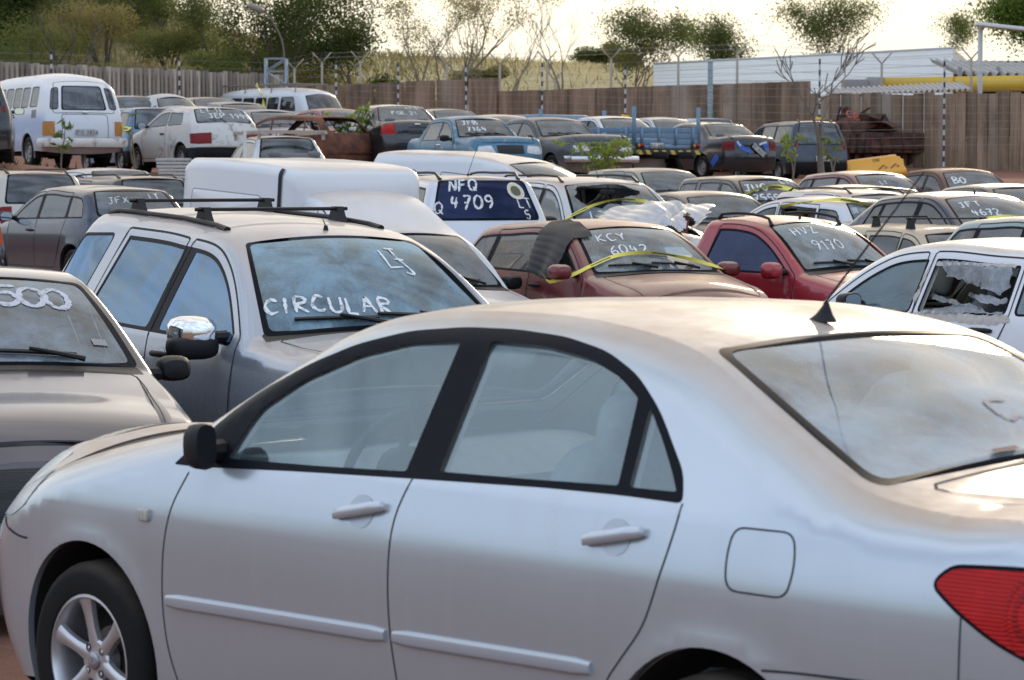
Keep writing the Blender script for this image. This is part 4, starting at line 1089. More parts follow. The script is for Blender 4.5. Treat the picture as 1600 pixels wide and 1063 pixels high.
SILVER = lambda: paint((.49, .54, .58), .56, .24, 1.0, .03, .6, '_silver')
def build_hero(loc, rz):
    g = glass((.86, .98, 1.0), .14, .010, (.84, .98, 1.0), (.26, .62, .68), '_hero', 2.25)  # cyan dust paints teal sky reflection into the side glass
    gr = glass((.66, .74, .74), .75, .03, 1.0, (.64, .66, .64), '_hero_rear', 2.3)  # pale dust film also has white sky glare put into its colour
    sp = hero_spec(); sp['rear_glass'] = gr
    for r_ in sp['side_regions']:
        if r_.get('mat') == 'G': r_['mat'] = g
    sp['recess_shade_mat'] = plain('recess_shade', (.45, .49, .53), .32, .5, .05); sp['dash_mat'] = plain('pale_dash', (.80, .82, .80), .6); sp['liner'] = plain('pale_lining', (.82, .83, .81), .8); sp['cloth'] = plain('pale_seat', (.50, .52, .52), .9, scale=40)  # darker silver paints the shade of the finger hollows
    sp['handle_mat'] = paint((.56, .60, .64), .4, .28, .0, .0, .5, '_silver_handle')
    c = Car('sedan_car', 'silver four-door sedan with six-spoke alloy wheel filling the foreground, dust on its roof', 'car', loc, rz, sp, SILVER(), g)
    sp = c.sp; sp['antenna'] = ('fin', c.t['rr']-.10, 0.0)
    c.shell()
    for l in ([(1.33, .30), (1.30, .37), (1.28, .45), (1.27, .56), (1.28, .71), (1.31, .83), (1.36, .93)],
              [(2.36, .30), (2.33, .45), (2.31, .56), (2.30, .68), (2.30, .80), (2.31, .90), (2.345, .99)],
              [(3.10, .50), (3.13, .56), (3.17, .61), (3.25, .71), (3.30, .84), (3.325, .94), (3.335, 1.01)]):
        c.side_ribbon('body', smooth_line(l, 6), .005, GAP())
    c.side_ribbon('body', [(1.33, .30), (2.36, .30)], .006, GAP()); c.side_ribbon('body', [(2.36, .30), (2.98, .30)], .006, GAP())
    fu = rpoly([(3.515, .825), (3.70, .825), (3.715, .90), (3.70, .975), (3.515, .972), (3.505, .90)], .06, 5)
    c.side_ribbon('fuel_flap', fu, .0045, GAP(), closed=True, sides=(1,), step=.01)
    c.side_ribbon('body', smooth_line([(3.55, .640), (3.62, .650), (3.80, .66), (4.175, .668)], 5), .006, GAP())
    c.side_ribbon('body', [(4.175, .835), (4.175, .668)], .004, GAP())
    c.side_ribbon('body', smooth_line([(.30, .70), (.36, .676), (.46, .656), (.52, .655)], 5), .007, GAP())
    # thin bright drip line over the window surround
    mp = paint((.47, .505, .55), .42, .30, .2, .05, .5, '_silver_trim')
    side_bar(c, 'side_moulding#f', [(1.295, .546), (2.292, .565)], .044, .016, mp)
    side_bar(c, 'side_moulding#r', [(2.325, .566), (3.075, .580)], .044, .016, mp)
    for sd in (1, -1):
        p = c.pt_side(1.18, .79, sd, .004); blob(c.P('turn_signal|'+('L' if sd > 0 else 'R')), p, (.055, .022, .040), lens_mat('signal_lens', (.50, .48, .44), 20, 0), 4)
        # mirror sail
        P = rpoly([(1.30, .957), (1.43, 1.085), (1.56, 1.165), (1.50, .975)], .015, 2)
    # round lamp shapes inside the tail light
    for sd in (1, -1):
        m = c.P('tail_light_bulb|'+('L' if sd > 0 else 'R'), 'tail_light|'+('L' if sd > 0 else 'R'))
        for rad, w, rgb in ((.085, .012, (.42, .008, .008)), (.055, .02, (.30, .006, .006))):
            P = [(4.335+rad*.62*math.cos(a), .852+rad*math.sin(a)) for a in np.linspace(0, 2*PI, 33)]
            A = [(4.335+(rad-w)*.62*math.cos(a), .852+(rad-w)*math.sin(a)) for a in np.linspace(0, 2*PI, 33)]
            (qa, na), (qb, nb) = c.side(P), c.side(A); f = np.array([1, sd, 1]); n = len(P)
            V = np.concatenate([c.X(qa)*f+c.Nn(na)*f*.0055, c.X(qb)*f+c.Nn(nb)*f*.0055])
            m.add(V, [(i, i+1, n+i+1, n+i) for i in range(n-1)], lens_mat('lamp_ring', rgb, 30, 2), np.concatenate([c.Nn(na)*f, c.Nn(nb)*f]))
    c.write('5', .20, (.13, .0), False, .016, 5, mat=chalk_mat('faint_marker', (.52, .44, .40)), off=.002)
    c.strip_ribbon('rear_label', [(c.t['rb']-.065, .30), (c.t['rb']-.065, .16)], .02, plain('red_label', (.16, .09, .08), .7), .004)
    p = c.pt_strip(c.t['rr']-.10, 0, .05); c.P('antenna_mast').tube([p, p+Vector((-.16, 0, .17)), p+Vector((-.33, 0, .35))], [.0035, .0028, .0018], BLK(), 6)
    c.finish()
    return c
SUN_EL, SUN_AZ = R(18), R(14)      # azimuth measured from +Y (view direction) towards +X
def world():
    w = bpy.data.worlds.new('World'); SC.world = w; w.use_nodes = True; nt = w.node_tree; nt.nodes.clear()
    out = nt.nodes.new('ShaderNodeOutputWorld'); bg = nt.nodes.new('ShaderNodeBackground'); bg.inputs['Strength'].default_value = .15
    sk = nt.nodes.new('ShaderNodeTexSky'); sk.sky_type = 'NISHITA'; sk.sun_disc = False; sk.sun_elevation = SUN_EL; sk.sun_rotation = SUN_AZ
    sk.air_density = 1.0; sk.dust_density = 3.0; sk.ozone_density = 1.5; sk.altitude = 900
    tc = nt.nodes.new('ShaderNodeTexCoord'); d = tc.outputs['Generated']
    # thin streaky cloud: project the direction on a flat layer
    sp = N(nt, 'SeparateXYZ'); lk(nt, d, sp.inputs[0])
    z = math_n(nt, 'ADD', math_n(nt, 'MAXIMUM', sp.outputs['Z'], 0.0), .10)
    cb = N(nt, 'CombineXYZ'); lk(nt, math_n(nt, 'DIVIDE', sp.outputs['X'], z), cb.inputs[0]); lk(nt, math_n(nt, 'DIVIDE', sp.outputs['Y'], z), cb.inputs[1])
    mp = N(nt, 'Mapping'); lk(nt, cb.outputs[0], mp.inputs[0]); mp.inputs['Scale'].default_value = (.38, 1.15, 1)
    cl = maprange(nt, noise(nt, 2.6, 7, .60, mp.outputs[0], .6), .36, .60)
    up = maprange(nt, sp.outputs['Z'], .0, .22)
    # haze glow low down, warm on the sun side
    sd = N(nt, 'VectorMath'); sd.operation = 'DOT_PRODUCT'; lk(nt, d, sd.inputs[0])
    sd.inputs[1].default_value = (math.sin(SUN_AZ)*math.cos(SUN_EL), math.cos(SUN_AZ)*math.cos(SUN_EL), math.sin(SUN_EL))
    near = maprange(nt, sd.outputs['Value'], -.2, 1.0)
    ccol = mixc(nt, near, (8.4, 9.8, 12.2), (8.9, 8.2, 7.0))
    col = mixc(nt, math_n(nt, 'MULTIPLY', math_n(nt, 'ADD', math_n(nt, 'MULTIPLY', cl, .60), .34), up), sk.outputs[0], ccol)
    hz = math_n(nt, 'MULTIPLY', maprange(nt, sp.outputs['Z'], .30, .0), math_n(nt, 'ADD', math_n(nt, 'MULTIPLY', near, .95), .1), True)
    col = mixc(nt, hz, col, mixc(nt, near, (8.6, 9.2, 10.4), (8.0, 7.4, 6.0)))
    lk(nt, col, bg.inputs[0]); lk(nt, bg.outputs[0], out.inputs[0])
    sl = bpy.data.lights.new('sun', 'SUN'); sl.energy = 1.25; sl.angle = R(12); sl.color = (1, .80, .56)
    so = bpy.data.objects.new('sun', sl); COL.objects.link(so)
    v = Vector((math.sin(SUN_AZ)*math.cos(SUN_EL), math.cos(SUN_AZ)*math.cos(SUN_EL), math.sin(SUN_EL)))
    so.rotation_euler = v.to_track_quat('Z', 'Y').to_euler(); so.location = v*200
    SC.view_settings.view_transform = 'Standard'; SC.view_settings.look = 'None'; SC.view_settings.exposure = 0; SC.view_settings.gamma = 1
    SC.render.engine = 'CYCLES'
    SC.cycles.max_bounces = 10; SC.cycles.transparent_max_bounces = 24; SC.cycles.use_denoising = True
    SC.cycles.caustics_reflective = False; SC.cycles.caustics_refractive = False; SC.cycles.sample_clamp_indirect = 6
CAM_Z = 1.793; F = 4200.0; PITCH = -.060
def camera():
    cd = bpy.data.cameras.new('camera'); cd.sensor_width = 36; cd.lens = 36*F/1600; cd.clip_end = 3000; cd.clip_start = .1
    o = bpy.data.objects.new('camera', cd); COL.objects.link(o); o.location = (0, 0, CAM_Z); o.rotation_euler = (PI/2+PITCH, 0, 0); SC.camera = o
    cd.dof.use_dof = True; cd.dof.focus_distance = 16; cd.dof.aperture_fstop = 9
    return o
def at(px, py, D):
    """a point of the place, from where it is seen in the survey photo and how far away it is"""
    a, b = (px-800)/F, (531.5-py)/F
    v = Vector((a, math.cos(PITCH)-b*math.sin(PITCH), math.sin(PITCH)+b*math.cos(PITCH)))
    return Vector((0, 0, CAM_Z)) + v*(D/v.y)
SPOTS = []
def spot(px, py, s, ang, sp, uref=None):
    """roof centre seen at (px,py), scale s pixels per metre; ang = heading, 0 straight at the camera, 30 turned to the right"""
    p = at(px, py, F/s); th = R(ang-90); H = max(r[1] for r in sp['prof']) + .02
    u = uref if uref is not None else [r[0] for r in sp['prof'] if len(r) > 5 and r[5] == 'pk'][0]
    f = Vector((math.cos(th), math.sin(th), 0)); o = p - f*(sp['L']/2-u); o.z = p.z-H
    SPOTS.append((o.x, o.y, o.z)); print('SPOT', px, py, 'xyz %.2f %.2f %.2f' % tuple(o))
    return tuple(o), th
def car(name, label, cat, at_, sp, pm, gm=None, group=None, do=None):
    loc, th = at_
    c = Car(name, label, cat, loc, th, sp, pm, gm, group); c.shell()
    if do: do(c)
    c.finish(); return c
YEL = lambda: plain('yellow_tape', (.82, .72, .12), .45, var=.12)
def tape(c, pts, w=.055, label='', seed=1, front=True, loose=None):
    """barrier tape lying over the car: pts are (u_or_s spec) on the strip or side"""
    rg = random.Random(seed); P = []
    for p in pts:
        if p[0] == 's': P.append(c.pt_strip(p[1], p[2], p[3] if len(p) > 3 else .02))
        elif p[0] == 'e': P.append(c.pt_side(p[1], p[2], p[3], p[4] if len(p) > 4 else .02))
        else: P.append(Vector(p[1:4]))
    P = [Vector(q) for q in resample(smooth_line([tuple(q) for q in P], 5), .05)]
    m = MB(); n = len(P); V = []
    for i, p in enumerate(P):
        t = (P[min(i+1, n-1)]-P[max(i-1, 0)]).normalized(); up = Vector((0, 0, 1)) if loose is None else Vector(loose)
        a = (up-t*up.dot(t)).normalized(); tw = math.sin(i*.22+seed)*.9
        b = t.cross(a); a = a*math.cos(tw)+b*math.sin(tw)
        V += [p+a*w/2, p+a*w/6, p-a*w/6, p-a*w/2]
    yb, kb = YEL(), plain('tape_black', (.02, .02, .015), .5)
    for j in range(3):
        for i in range(n-1):
            k = (i+seed*3) % 14; m.add([V[4*i+j], V[4*i+j+1], V[4*i+5+j], V[4*i+4+j]], [(0, 1, 2, 3)], kb if (j == 1 and k in (2, 4, 6)) or (k in (3, 5) and j == 1) else yb)
    o = m.build('barrier_tape', smooth=False); tag(o, label, 'barrier tape', 'yellow barrier tapes strung over cars')
    o.location = c.root.location; o.rotation_euler = c.root.rotation_euler
    return o
def anchor(px, py, s, ang, sp, loc):
    """loc = (u, y, z) of the car seen at (px,py)"""
    p = at(px, py, F/s); th = R(ang-90); f = Vector((math.cos(th), math.sin(th), 0)); l = Vector((-f.y, f.x, 0))
    o = p - f*(sp['L']/2-loc[0]) - l*loc[1]; o.z = p.z-loc[2]
    SPOTS.append((o.x, o.y, o.z)); print('ANCH', px, py, 'xyz %.2f %.2f %.2f' % tuple(o))
    return tuple(o), th
def fixed(x, y, z, thd):
    SPOTS.append((x, y, z)); return (x, y, z), R(thd)
GR = 'cars parked in the impound lot'
def seen(tint=(.60, .70, .72), dust=.38, **k): return glass(tint, dust, .03, 1.0, **k)
def darkg(tint=(.10, .11, .13), dust=.10, **k): return glass(tint, dust, .03, 1.0, key='_tint', **k)
def far(**k): return dict(dict(h=.16, hs=.10, wiper_len=.5), **k)
def mid(**k): return dict(dict(h=.12, hs=.07), **k)

def near_rows():
    hero = build_hero((.264, 7.777, 0), R(133.2)); SPOTS.append((.264, 7.777, 0))
    # silver compact SUV, CIRCULAR on the windscreen
    sp = sp_eco(); sp.update(mirror_mat=CHROME(), side_glass=glass((.22, .30, .40), .80, .02, (.70, .90, 1.0), (.06, .34, .90), '_suv', 2.9))  # strong blue in the dust film paints reflected sky on the side windows
    sp['extra_side'][1]['mat'] = sp['side_glass']
    pm = paint((.40, .43, .48), .45, .26, .65, .25, .6, '_suv_grey')
    def f(c):
        c.root.rotation_euler[1] = R(.3)
        for sd in (1, -1):
            b = c.pt_side(1.42, 1.09, sd); blob(c.P('mirror_base|'+('L' if sd > 0 else 'R')), b+Vector((-.005, sd*.18, -.045)), (.155, .275, .13), BLK(), 3.2)
        c.write('CIRCULAR', .105, (.215, -.90), True, .019, 3, .05, .035, wobble=.12, tilt=-.10)
        kw = dict(key='painted_mark'); c.write('L', .15, (.56, .30), True, .016, 6, .0, .05, **kw); c.write('T', .10, (.66, .38), True, .015, 7, .1, .05, key='painted_stroke'); c.write('J', .13, (.50, .42), True, .016, 8, -.3, .05, key='painted_hook')
        c.sp['bars'] = ((c.t['pk']+.08, c.t['pk']+.98), .84, .070)
        c.sp['rails'] = (c.t['rf']+.28, c.t['rr']-.05, .93, .015)
        c.sp['antenna'] = ((.06, .6), c.t['rf']+.10, .05)
    c = car('suv', 'silver grey compact SUV with roof bars and CIRCULAR painted on its windscreen', 'suv', fixed(-1.152, 14.70, -.10, -58.3), sp, pm, glass((.52, .66, .74), .80, .03, (.85, .96, 1.0), (.28, .52, .66), '_suv_front', 2.0), GR, f)
    for sd in (1, -1):
        pass
    # dark car with 500 on the screen
    sp = sp_sedan(4.2, 1.42, .84, h=.06, hs=.026, vW=.93, hl=(.46, .60, .3), mirror_size=(.10, .16, .12), prof=prof((.08, .64), (.24, .735), (1.20, 1.0), None, (1.90, 1.375), (2.4, 1.42), (3.1, 1.37), (3.62, 1.04), 4.10, hatch=False, deck=(4.08, 1.0), front_b=.24))
    def f(c):
        c.write('500', .20, (.60, .17), True, .030, 9, .10, .03, mat=chalk_mat('greyish_marker', (.62, .62, .66)), track=.04)
        c.strip_ribbon('windscreen_sticker', [(c.t['cowl']+.20, .74), (c.t['cowl']+.20, .84)], .05, plain('sticker', (.30, .28, .28), .6), .004)
    car('dark_car', 'dark grey brown car at left edge with 500 painted on windscreen', 'car', anchor(208, 578, 340, 20, sp, (1.25, .68, 1.0)), sp, paint((.080, .072, .088), .40, .20, .0, .12, .8, '_graphite'), seen((.52, .62, .66), .60, key='_left'), GR, f)
    # white panel pickup van with cargo box
    sp = sp_pickcab(4.55, .80, 1.44, **mid(), tum=.20); sp.update(rear_win=False, prof=prof((.20, .69), (.38, .775), (1.08, .945), None, (1.70, 1.38), (2.35, 1.70), (2.62, 1.72), (2.72, 1.0), 4.49, hatch=False, deck=(4.47, .97))); sp.update(interior=True, h=.09, hs=.055, ws_glass=glass((.30, .32, .30), .48, .05, 1.0, (.40, .38, .32), '_van'))
    wp = paint((.66, .68, .70), .0, .32, .75, .4, .4, '_white_van')
    def f(c): c.root.rotation_euler[1] = R(3.2); van_box(c, wp)
    car('panel_van', 'white small panel van with tall ribbed cargo box behind its cab', 'van', anchor(780, 441, 173, 37, sp, (1.08, .64, .94)), sp, wp, seen(), GR, f)
    # maroon hatch
    sp = sp_hatch(3.85, 1.42, .81, h=.075, hs=.05, side_glass=glass((.55, .62, .58), .30, .04, 1.0, (.42, .42, .38), '_mar'), no_glass=(0,), mirror_body=True, mirror_size=(.12, .22, .14), hood_gap=True)
    mar = paint((.15, .022, .024), .3, .30, .9, .5, .5, '_maroon', wear=.06, wearcol=(.30, .17, .14))
    def f(c):
        c.write('KCY', .12, (.62, -.66), True, .018, 11, .05, .05); c.write('6042', .12, (.34, -.56), True, .017, 12, .05, .05)
        sc = c.t['cowl']; z = c.zb(1.3)
        tape(c, [('e', 1.42, z-.03, -1, .22), ('e', 1.34, z-.07, -1, .20), ('e', 1.22, z+.02, -1, .05), ('s', sc+.12, -.95), ('s', sc+.22, -.5), ('s', sc+.23, 0), ('s', sc+.17, .5), ('s', sc+.08, .95), ('e', 1.28, z+.02, 1, .10), ('e', 1.35, z-.02, 1, .2)], .034, 'yellow tape across the windscreen of maroon KCY car', 2)
        floor_mat(c)
    c = car('maroon_car', 'dusty maroon hatchback with KCY 6042 on windscreen, driver side window covered', 'car', fixed(.896, 24.91, -.02, -60.4), sp, mar, glass((.50, .58, .56), .65, .03, 1.0, (.52, .54, .48), '_mar_f'), GR, f)
    # red pickup
    sp = sp_pickcab(4.1, .805, 1.47, h=.07, hs=.028, side_glass=glass((.16, .17, .30), .22, .03, (.34, .38, .62), (.10, .12, .30), '_blue'), mirror_body=True, mirror_size=(.12, .21, .16))
    red = paint((.32, .018, .030), .15, .28, .65, .4, .6, '_red', wear=.08, wearcol=(.42, .22, .20))
    def f(c):
        c.write('HVZ', .13, (.66, -.66), True, .018, 14, .05, .05); c.write('9170', .13, (.34, -.48), True, .018, 15, .03, .05)
        c.sp['rails'] = (c.t['rf']-.02, c.t['rr']-.02, .86, .05); c.sp['antenna'] = ((.045, .6), c.t['rf']+.10, .05)
        m = c.P('side_vent|R')
    car('red_pickup', 'red pickup cab with roof rails and HVZ 9170 on windscreen', 'pickup', fixed(2.56, 25.92, -.04, -48.8), sp, red, glass((.45, .54, .52), .70, .03, 1.0, (.50, .54, .48), '_red'), GR, f)
    # white hatchback, broken rear door window
    sp = sp_hatch(3.85, 1.45, .82, h=.07, hs=.045, surround='thin', pillars=[(2.08, 2.15, .10), (2.96, 2.99, .10)], doors=[((1.14, 1.12, 1.12), (2.08, 2.08, 2.15)), ((2.08, 2.08, 2.15), (2.65, 2.96, 2.99))], no_glass=(1,), handle_at=[(1.93, .84), (2.74, .87)], do=.095, mirror_at=(1.56, 1.03), side_glass=glass((.76, .90, .94), .45, .015, (.85, .97, 1.0), (.30, .52, .60), '_wh', 2.0), mirror_size=(.12, .17, .13), hl=(.60, .74, .3))
    wh = paint((.66, .68, .70), .0, .24, .9, .4, .7, '_white')
    def f(c): broken_window(c)
    car('white_hatchback', 'white hatchback at right with plastic taped over its broken rear door window', 'car', anchor(1419, 493, 230, 217, sp, (2.08, .80, .945)), sp, wh, seen((.6, .7, .72), .2), GR, f)

def van_box(c, wp):
    """tall cargo box: rounded shell, pressed panels, two rubber bands at the front corners"""
    m = c.P('cargo_box'); X = lambda u: c.L/2-u; z0, z1 = .80, 1.95
    def ring(u, hw, zt, r=.10, zb=z0):
        pts = []
        for sy, sz, a0 in ((1, -1, None), (1, 1, 0), (-1, 1, PI/2), (-1, -1, None)):
            if a0 is None: pts.append((sy*hw*1.0, zb))
            else:
                for a in np.linspace(a0, a0+PI/2, 6): pts.append((sy*(hw-.035-r)+r*math.cos(a), zt-r+r*math.sin(a)))
        return [(X(u), y, z) for y, z in pts]
    us = [(2.50, .66, 1.78, .10), (2.52, .73, 1.88, .10), (2.58, .775, 1.935, .10), (2.72, .80, 1.965, .10), (3.1, .81, 1.98, .10), (3.8, .81, 1.98, .10), (4.3, .80, 1.965, .10), (4.42, .77, 1.92, .10), (4.45, .72, 1.86, .1)]
    m.loft([ring(*u) for u in us], wp)
    band = c.P('rubber_band')
    for u in (2.65,):
        for e, k in ((.004, 0),):
            A = ring(u-.024, .792+e, 1.954+e); B = ring(u+.024, .799+e, 1.965+e); k = 5; band.loft([A[:k], B[:k]], BLK(), cap=False, closed=False); c.P('rubber_band#r').loft([A[-k:], B[-k:]], BLK(), cap=False, closed=False)
    for sd in (1, -1):
        for (ua_, ub_, za, zc) in ((2.92, 4.22, 1.36, 1.68), (2.92, 4.22, .92, 1.26)):
            P = rpoly([(ua_, za), (ub_, za), (ub_-.03, zc), (ua_+.03, zc)], .05, 4); y = lambda z: .81-.035*(z-z0)/(1.8-z0)
            key = 'pressed_panel#%d|%s' % (int(za*100), 'L' if sd > 0 else 'R'); pm = c.P(key, 'cargo_box')
            o = inset_poly(P, .0); i_ = inset_poly(P, .022); n = len(P)
            V = [(X(u), sd*(y(z)+.001), z) for u, z in o]+[(X(u), sd*(y(z)+.012), z) for u, z in i_]
            F_ = [((i), (i+1) % n, n+(i+1) % n, n+i) if sd < 0 else (i, n+i, n+(i+1) % n, (i+1) % n) for i in range(n)]
            F_.append(tuple(range(n, 2*n)) if sd < 0 else tuple(range(2*n-1, n-1, -1)))
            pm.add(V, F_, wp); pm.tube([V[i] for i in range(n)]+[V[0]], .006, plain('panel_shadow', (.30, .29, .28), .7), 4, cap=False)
def floor_mat(c):
    """ribbed black rubber mat hung from the roof over the door window"""
    m = MB(); mt = plain('mat_rubber', (.010, .010, .011), .5, scale=30, bump=.2, dust=.04)
    nu, nv = 26, 34; V = []
    for i in range(nu+1):
        a = i/nu
        for j in range(nv+1):
            t = j/nv; u = 2.10+.02*t-a*(.58-.08*t) + .02*math.sin(4*t+a*3)
            rib = .007*(1 if (j % 3) == 0 else 0)
            if t < .42:                               # lies on the roof edge
                k = t/.42; sv = float(np.interp(u, c.u_[c.idx('cowl'):], c.ss[c.idx('cowl'):])); p = c.pt_strip(sv, -.72-.27*k, .014+rib+.012*math.sin(a*9)**2*(1-k))
            else:
                k = (t-.42)/.58; zt = 1.365-.035*(1 if a < .5 else 1+(a-.5)*3); z = zt-k*(.37+.08*a)
                z = max(z, c.zb(u)-.02)
                p = c.pt_side(u, min(z, 1.35), -1, .016+rib+.035*k*math.sin(a*5+1)**2)
            V.append(p)
    F_ = [(i*(nv+1)+j, (i+1)*(nv+1)+j, (i+1)*(nv+1)+j+1, i*(nv+1)+j+1) for i in range(nu) for j in range(nv)]
    m.add(V, F_, mt)
    o = m.build('rubber_mat'); tag(o, 'black ribbed rubber mat hanging over the side window of maroon car', 'floor mat')
    o.location = c.root.location; o.rotation_euler = c.root.rotation_euler
def broken_window(c):
    """shreds of clear plastic film and a ragged glued strip under the opening"""
    w = c.wins[1]; P = np.array(w); u0, u1, z0, z1 = P[:, 0].min(), P[:, 0].max(), P[:, 1].min(), P[:, 1].max()
    film = glass((.80, .82, .84), .85, .15, 1.0, (.72, .74, .76), '_film'); dirty = plain('dirty_glue', (.50, .46, .42), .8, var=.45, scale=22)
    rg = random.Random(5)
    def shred(pts, key='plastic_film|L', off=.004, mat=film, amp=.025):
        pl = [p for p in pts]; m = c.P(key); loop = rpoly(pl, .008, 1)
        R_ = np.array(loop); jit = np.array([[rg.uniform(-.010, .010), rg.uniform(-.010, .010)] for _ in loop]); R_ = resample(np.vstack([R_+jit, (R_+jit)[:1]]), .022)[:-1]
        R_ = R_ + nrng.normal(0, .004, R_.shape)
        g = np.array([(a, b) for a in np.arange(R_[:, 0].min(), R_[:, 0].max(), .03) for b in np.arange(R_[:, 1].min(), R_[:, 1].max(), .03)]); g = g + nrng.normal(0, .006, g.shape)
        g = g[pip(g, [tuple(p) for p in R_])] if len(g) else g
        Q, T, C = c.cdt([tuple(p) for p in R_], [], g, .012)
        q, n = c.side(Q); ph = rg.uniform(0, 6)
        d = off+amp*np.abs(np.sin(Q[:, 0]*38+ph+Q[:, 1]*21))*np.abs(np.sin(Q[:, 1]*47+ph))-amp*.4
        V = c.X(q)+c.Nn(n)*d[:, None]; m.add(V, T, mat)
    W_ = u1-u0; H_ = z1-z0; f = lambda a, b: (u0+a*W_, z0+b*H_)
    shred([f(.08, .98), f(.55, .97), f(.92, .92), f(.97, .55), f(.88, .36), f(.70, .50), f(.45, .62), f(.20, .72)])
    shred([f(.02, .04), f(.30, .10), f(.62, .22), f(.80, .06), f(.97, .10), f(.97, .0), f(.5, -.02), f(.02, -.02)], amp=.02)
    shred([f(.10, .34), f(.34, .26), f(.52, .16), f(.55, .10), f(.30, .16), f(.08, .26)])
    shred([f(.55, .42), f(.85, .34), f(.98, .30), f(.95, .20), f(.70, .25), f(.5, .34)])
    shred([f(-.10, -.02), f(.2, .0), f(.6, -.01), f(1.05, .0), f(1.08, -.14), f(.85, -.20), f(.5, -.17), f(.15, -.22), f(-.12, -.12)], 'glue_residue|L', .002, dirty, .004)
    shred([f(-.12, .2), f(-.04, .9), f(-.02, .9), f(-.07, .2)], 'glue_residue|L', .002, dirty, .003)
    shred([f(.03, .96), f(.97, .97), f(.96, .90), f(.5, .93), f(.05, .90)], 'glue_residue|L', .003, dirty, .004)

def mid_rows():
    W = lambda **k: paint((.62, .63, .65), .0, .30, .9, .4, .5, '_white_mid', **k)
    blk = lambda: paint((.014, .016, .021), .2, .22, .8, .4, .7, '_black')
    nvy = lambda: paint((.016, .028, .056), .3, .22, .6, .4, .7, '_navy')
    # NFQ estate seen from behind
    sp = sp_wagon(4.15, 1.46, **mid(h=.09, hs=.06), vR=.90, rear_glass=glass((.05, .06, .14), .10, .02, (.20, .25, .55), (.05, .08, .25), '_nfq'), side_glass=glass((.12, .15, .22), .12, .02, 1.0, (.35, .37, .42), '_nfq2'))
    def f(c):
        c.write('NFQ', .13, (.70, .70), False, .024, 21, .05, .04); c.write('4709', .155, (.28, .66), False, .024, 22, .05, .04); c.write('Q', .13, (.20, .92), False, .018, 23, .0, .05, key='painted_mark'); c.write('LT.', .11, (.32, -.62), False, .016, 24, .0, .05, key='painted_lot'); c.write('5', .09, (.08, -.70), False, .016, 25, .0, .05, key='painted_lot')
        sv = c.t['rb']+(c.t['rr']-c.t['rb'])*.70; st = c.P('round_sticker'); hw = float(np.interp(sv, c.ss, c.half))
        for k, (r0, r1, rgb) in enumerate(((.0, .058, (.10, .10, .07)), (.058, .085, (.62, .58, .36)), (.085, .098, (.75, .74, .70)))):
            A = [(sv+r1*math.cos(a), -.66+r1*math.sin(a)/hw) for a in np.linspace(0, 2*PI, 33)]; B = [(sv+r0*math.cos(a), -.66+r0*math.sin(a)/hw) for a in np.linspace(0, 2*PI, 33)]
            (qa, na), (qb, nb) = c.strip(A), c.strip(B); V = np.concatenate([c.X(qa)+c.Nn(na)*.005, c.X(qb)+c.Nn(nb)*.005]); st.add(V, [(i, i+1, 34+i, 33+i) for i in range(32)], plain('sticker%d' % k, rgb, .5, var=.5, scale=60), np.concatenate([c.Nn(na), c.Nn(nb)]))
        c.sp['rails'] = (c.t['rf']+.3, c.t['rr']-.02, .86, .06); c.sp['antenna'] = ((.34, 1.0), c.t['rr']-.25, .1)
    car('estate_car', 'silver estate car seen from behind, NFQ 4709 painted on blue tinted rear glass', 'car', spot(748, 277, 142, 200, sp, 3.75), sp, paint((.60, .62, .65), .3, .28, .9, .4, .5, '_silver2'), seen(), GR, f)
    # silver wagon with the smashed windscreen and torn bonnet
    sp = sp_wagon(4.10, 1.48, .83, **mid(h=.085, hs=.055), no_ws=True, has_hood=False, side_glass=glass((.50, .58, .64), .25, .02, 1.0, (.46, .48, .50), '_sm'), wipers=False)
    def f(c):
        c.sp['rails'] = (c.t['rf']+.10, c.t['rr']-.10, .90, .05); c.sp['antenna'] = ((.16, .8), c.t['rf']+.5, .3)
        smashed(c)
        sc = c.t['cowl']
        tape(c, [('e', 1.30, .93, -1, .03), ('s', sc+.12, -.97), ('s', sc+.26, -.5), ('s', sc+.33, 0), ('s', sc+.31, .5), ('s', sc+.22, .97), ('e', 1.25, .98, 1, .06), ('p', .55, 1.25, .99)], .036, 'yellow tape across the smashed windscreen of silver wagon', 4)
    c = car('wrecked_wagon', 'silver wagon with smashed windscreen and torn up front end', 'car', spot(940, 279, 130, 24, sp, 1.80), sp, paint((.50, .53, .57), .5, .27, .9, .4, .5, '_silver3'), seen(), GR, f)
    torn_hood(c)
    # dark hatch at the left, JEX
    sp = sp_hatch(3.95, 1.40, .82, **mid(h=.09, hs=.06), handle_at=[(1.90, .80)], side_glass=glass((.45, .55, .62), .28, .02, 1.0, (.46, .52, .58), '_l1'), vR=.88)
    def f(c): c.write('JFX', .12, (.45, .62), False, .022, 31, .05, .04, mat=chalk_mat('faded_marker', (.55, .58, .60))); c.write('LT', .10, (.6, -.40), False, .02, 32, .05, .04)
    car('navy_hatchback', 'dark blue hatchback at left seen from behind, JFX LT on rear glass', 'car', spot(188, 291, 116, 213, sp, 3.1), sp, nvy(), glass((.45, .56, .60), .30, .02, 1.0, (.40, .46, .50), '_l2'), GR, f)
    sp = sp_wagon(4.1, 1.45, **mid()); 
    def f(c): c.sp['rails'] = (c.t['rf']+.2, c.t['rr']-.02, .86, .05)
    car('cream_wagon', 'cream estate car at left edge with dark rear glass and roof rails', 'car', spot(42, 269, 106, 212, sp, 3.3), sp, paint((.50, .46, .40), .2, .3, .9, .4, .4, '_cream'), darkg((.14, .15, .18), .2), GR, f)
    sp = sp_boxy(4.1, 1.38, **mid())
    car('white_saloon', 'white old saloon roof behind the navy hatchback', 'car', spot(165, 264, 92, 215, sp, 2.4), sp, W(), seen((.3, .34, .38), .3), GR)
    sp = sp_wagon(4.15, 1.42, **mid())
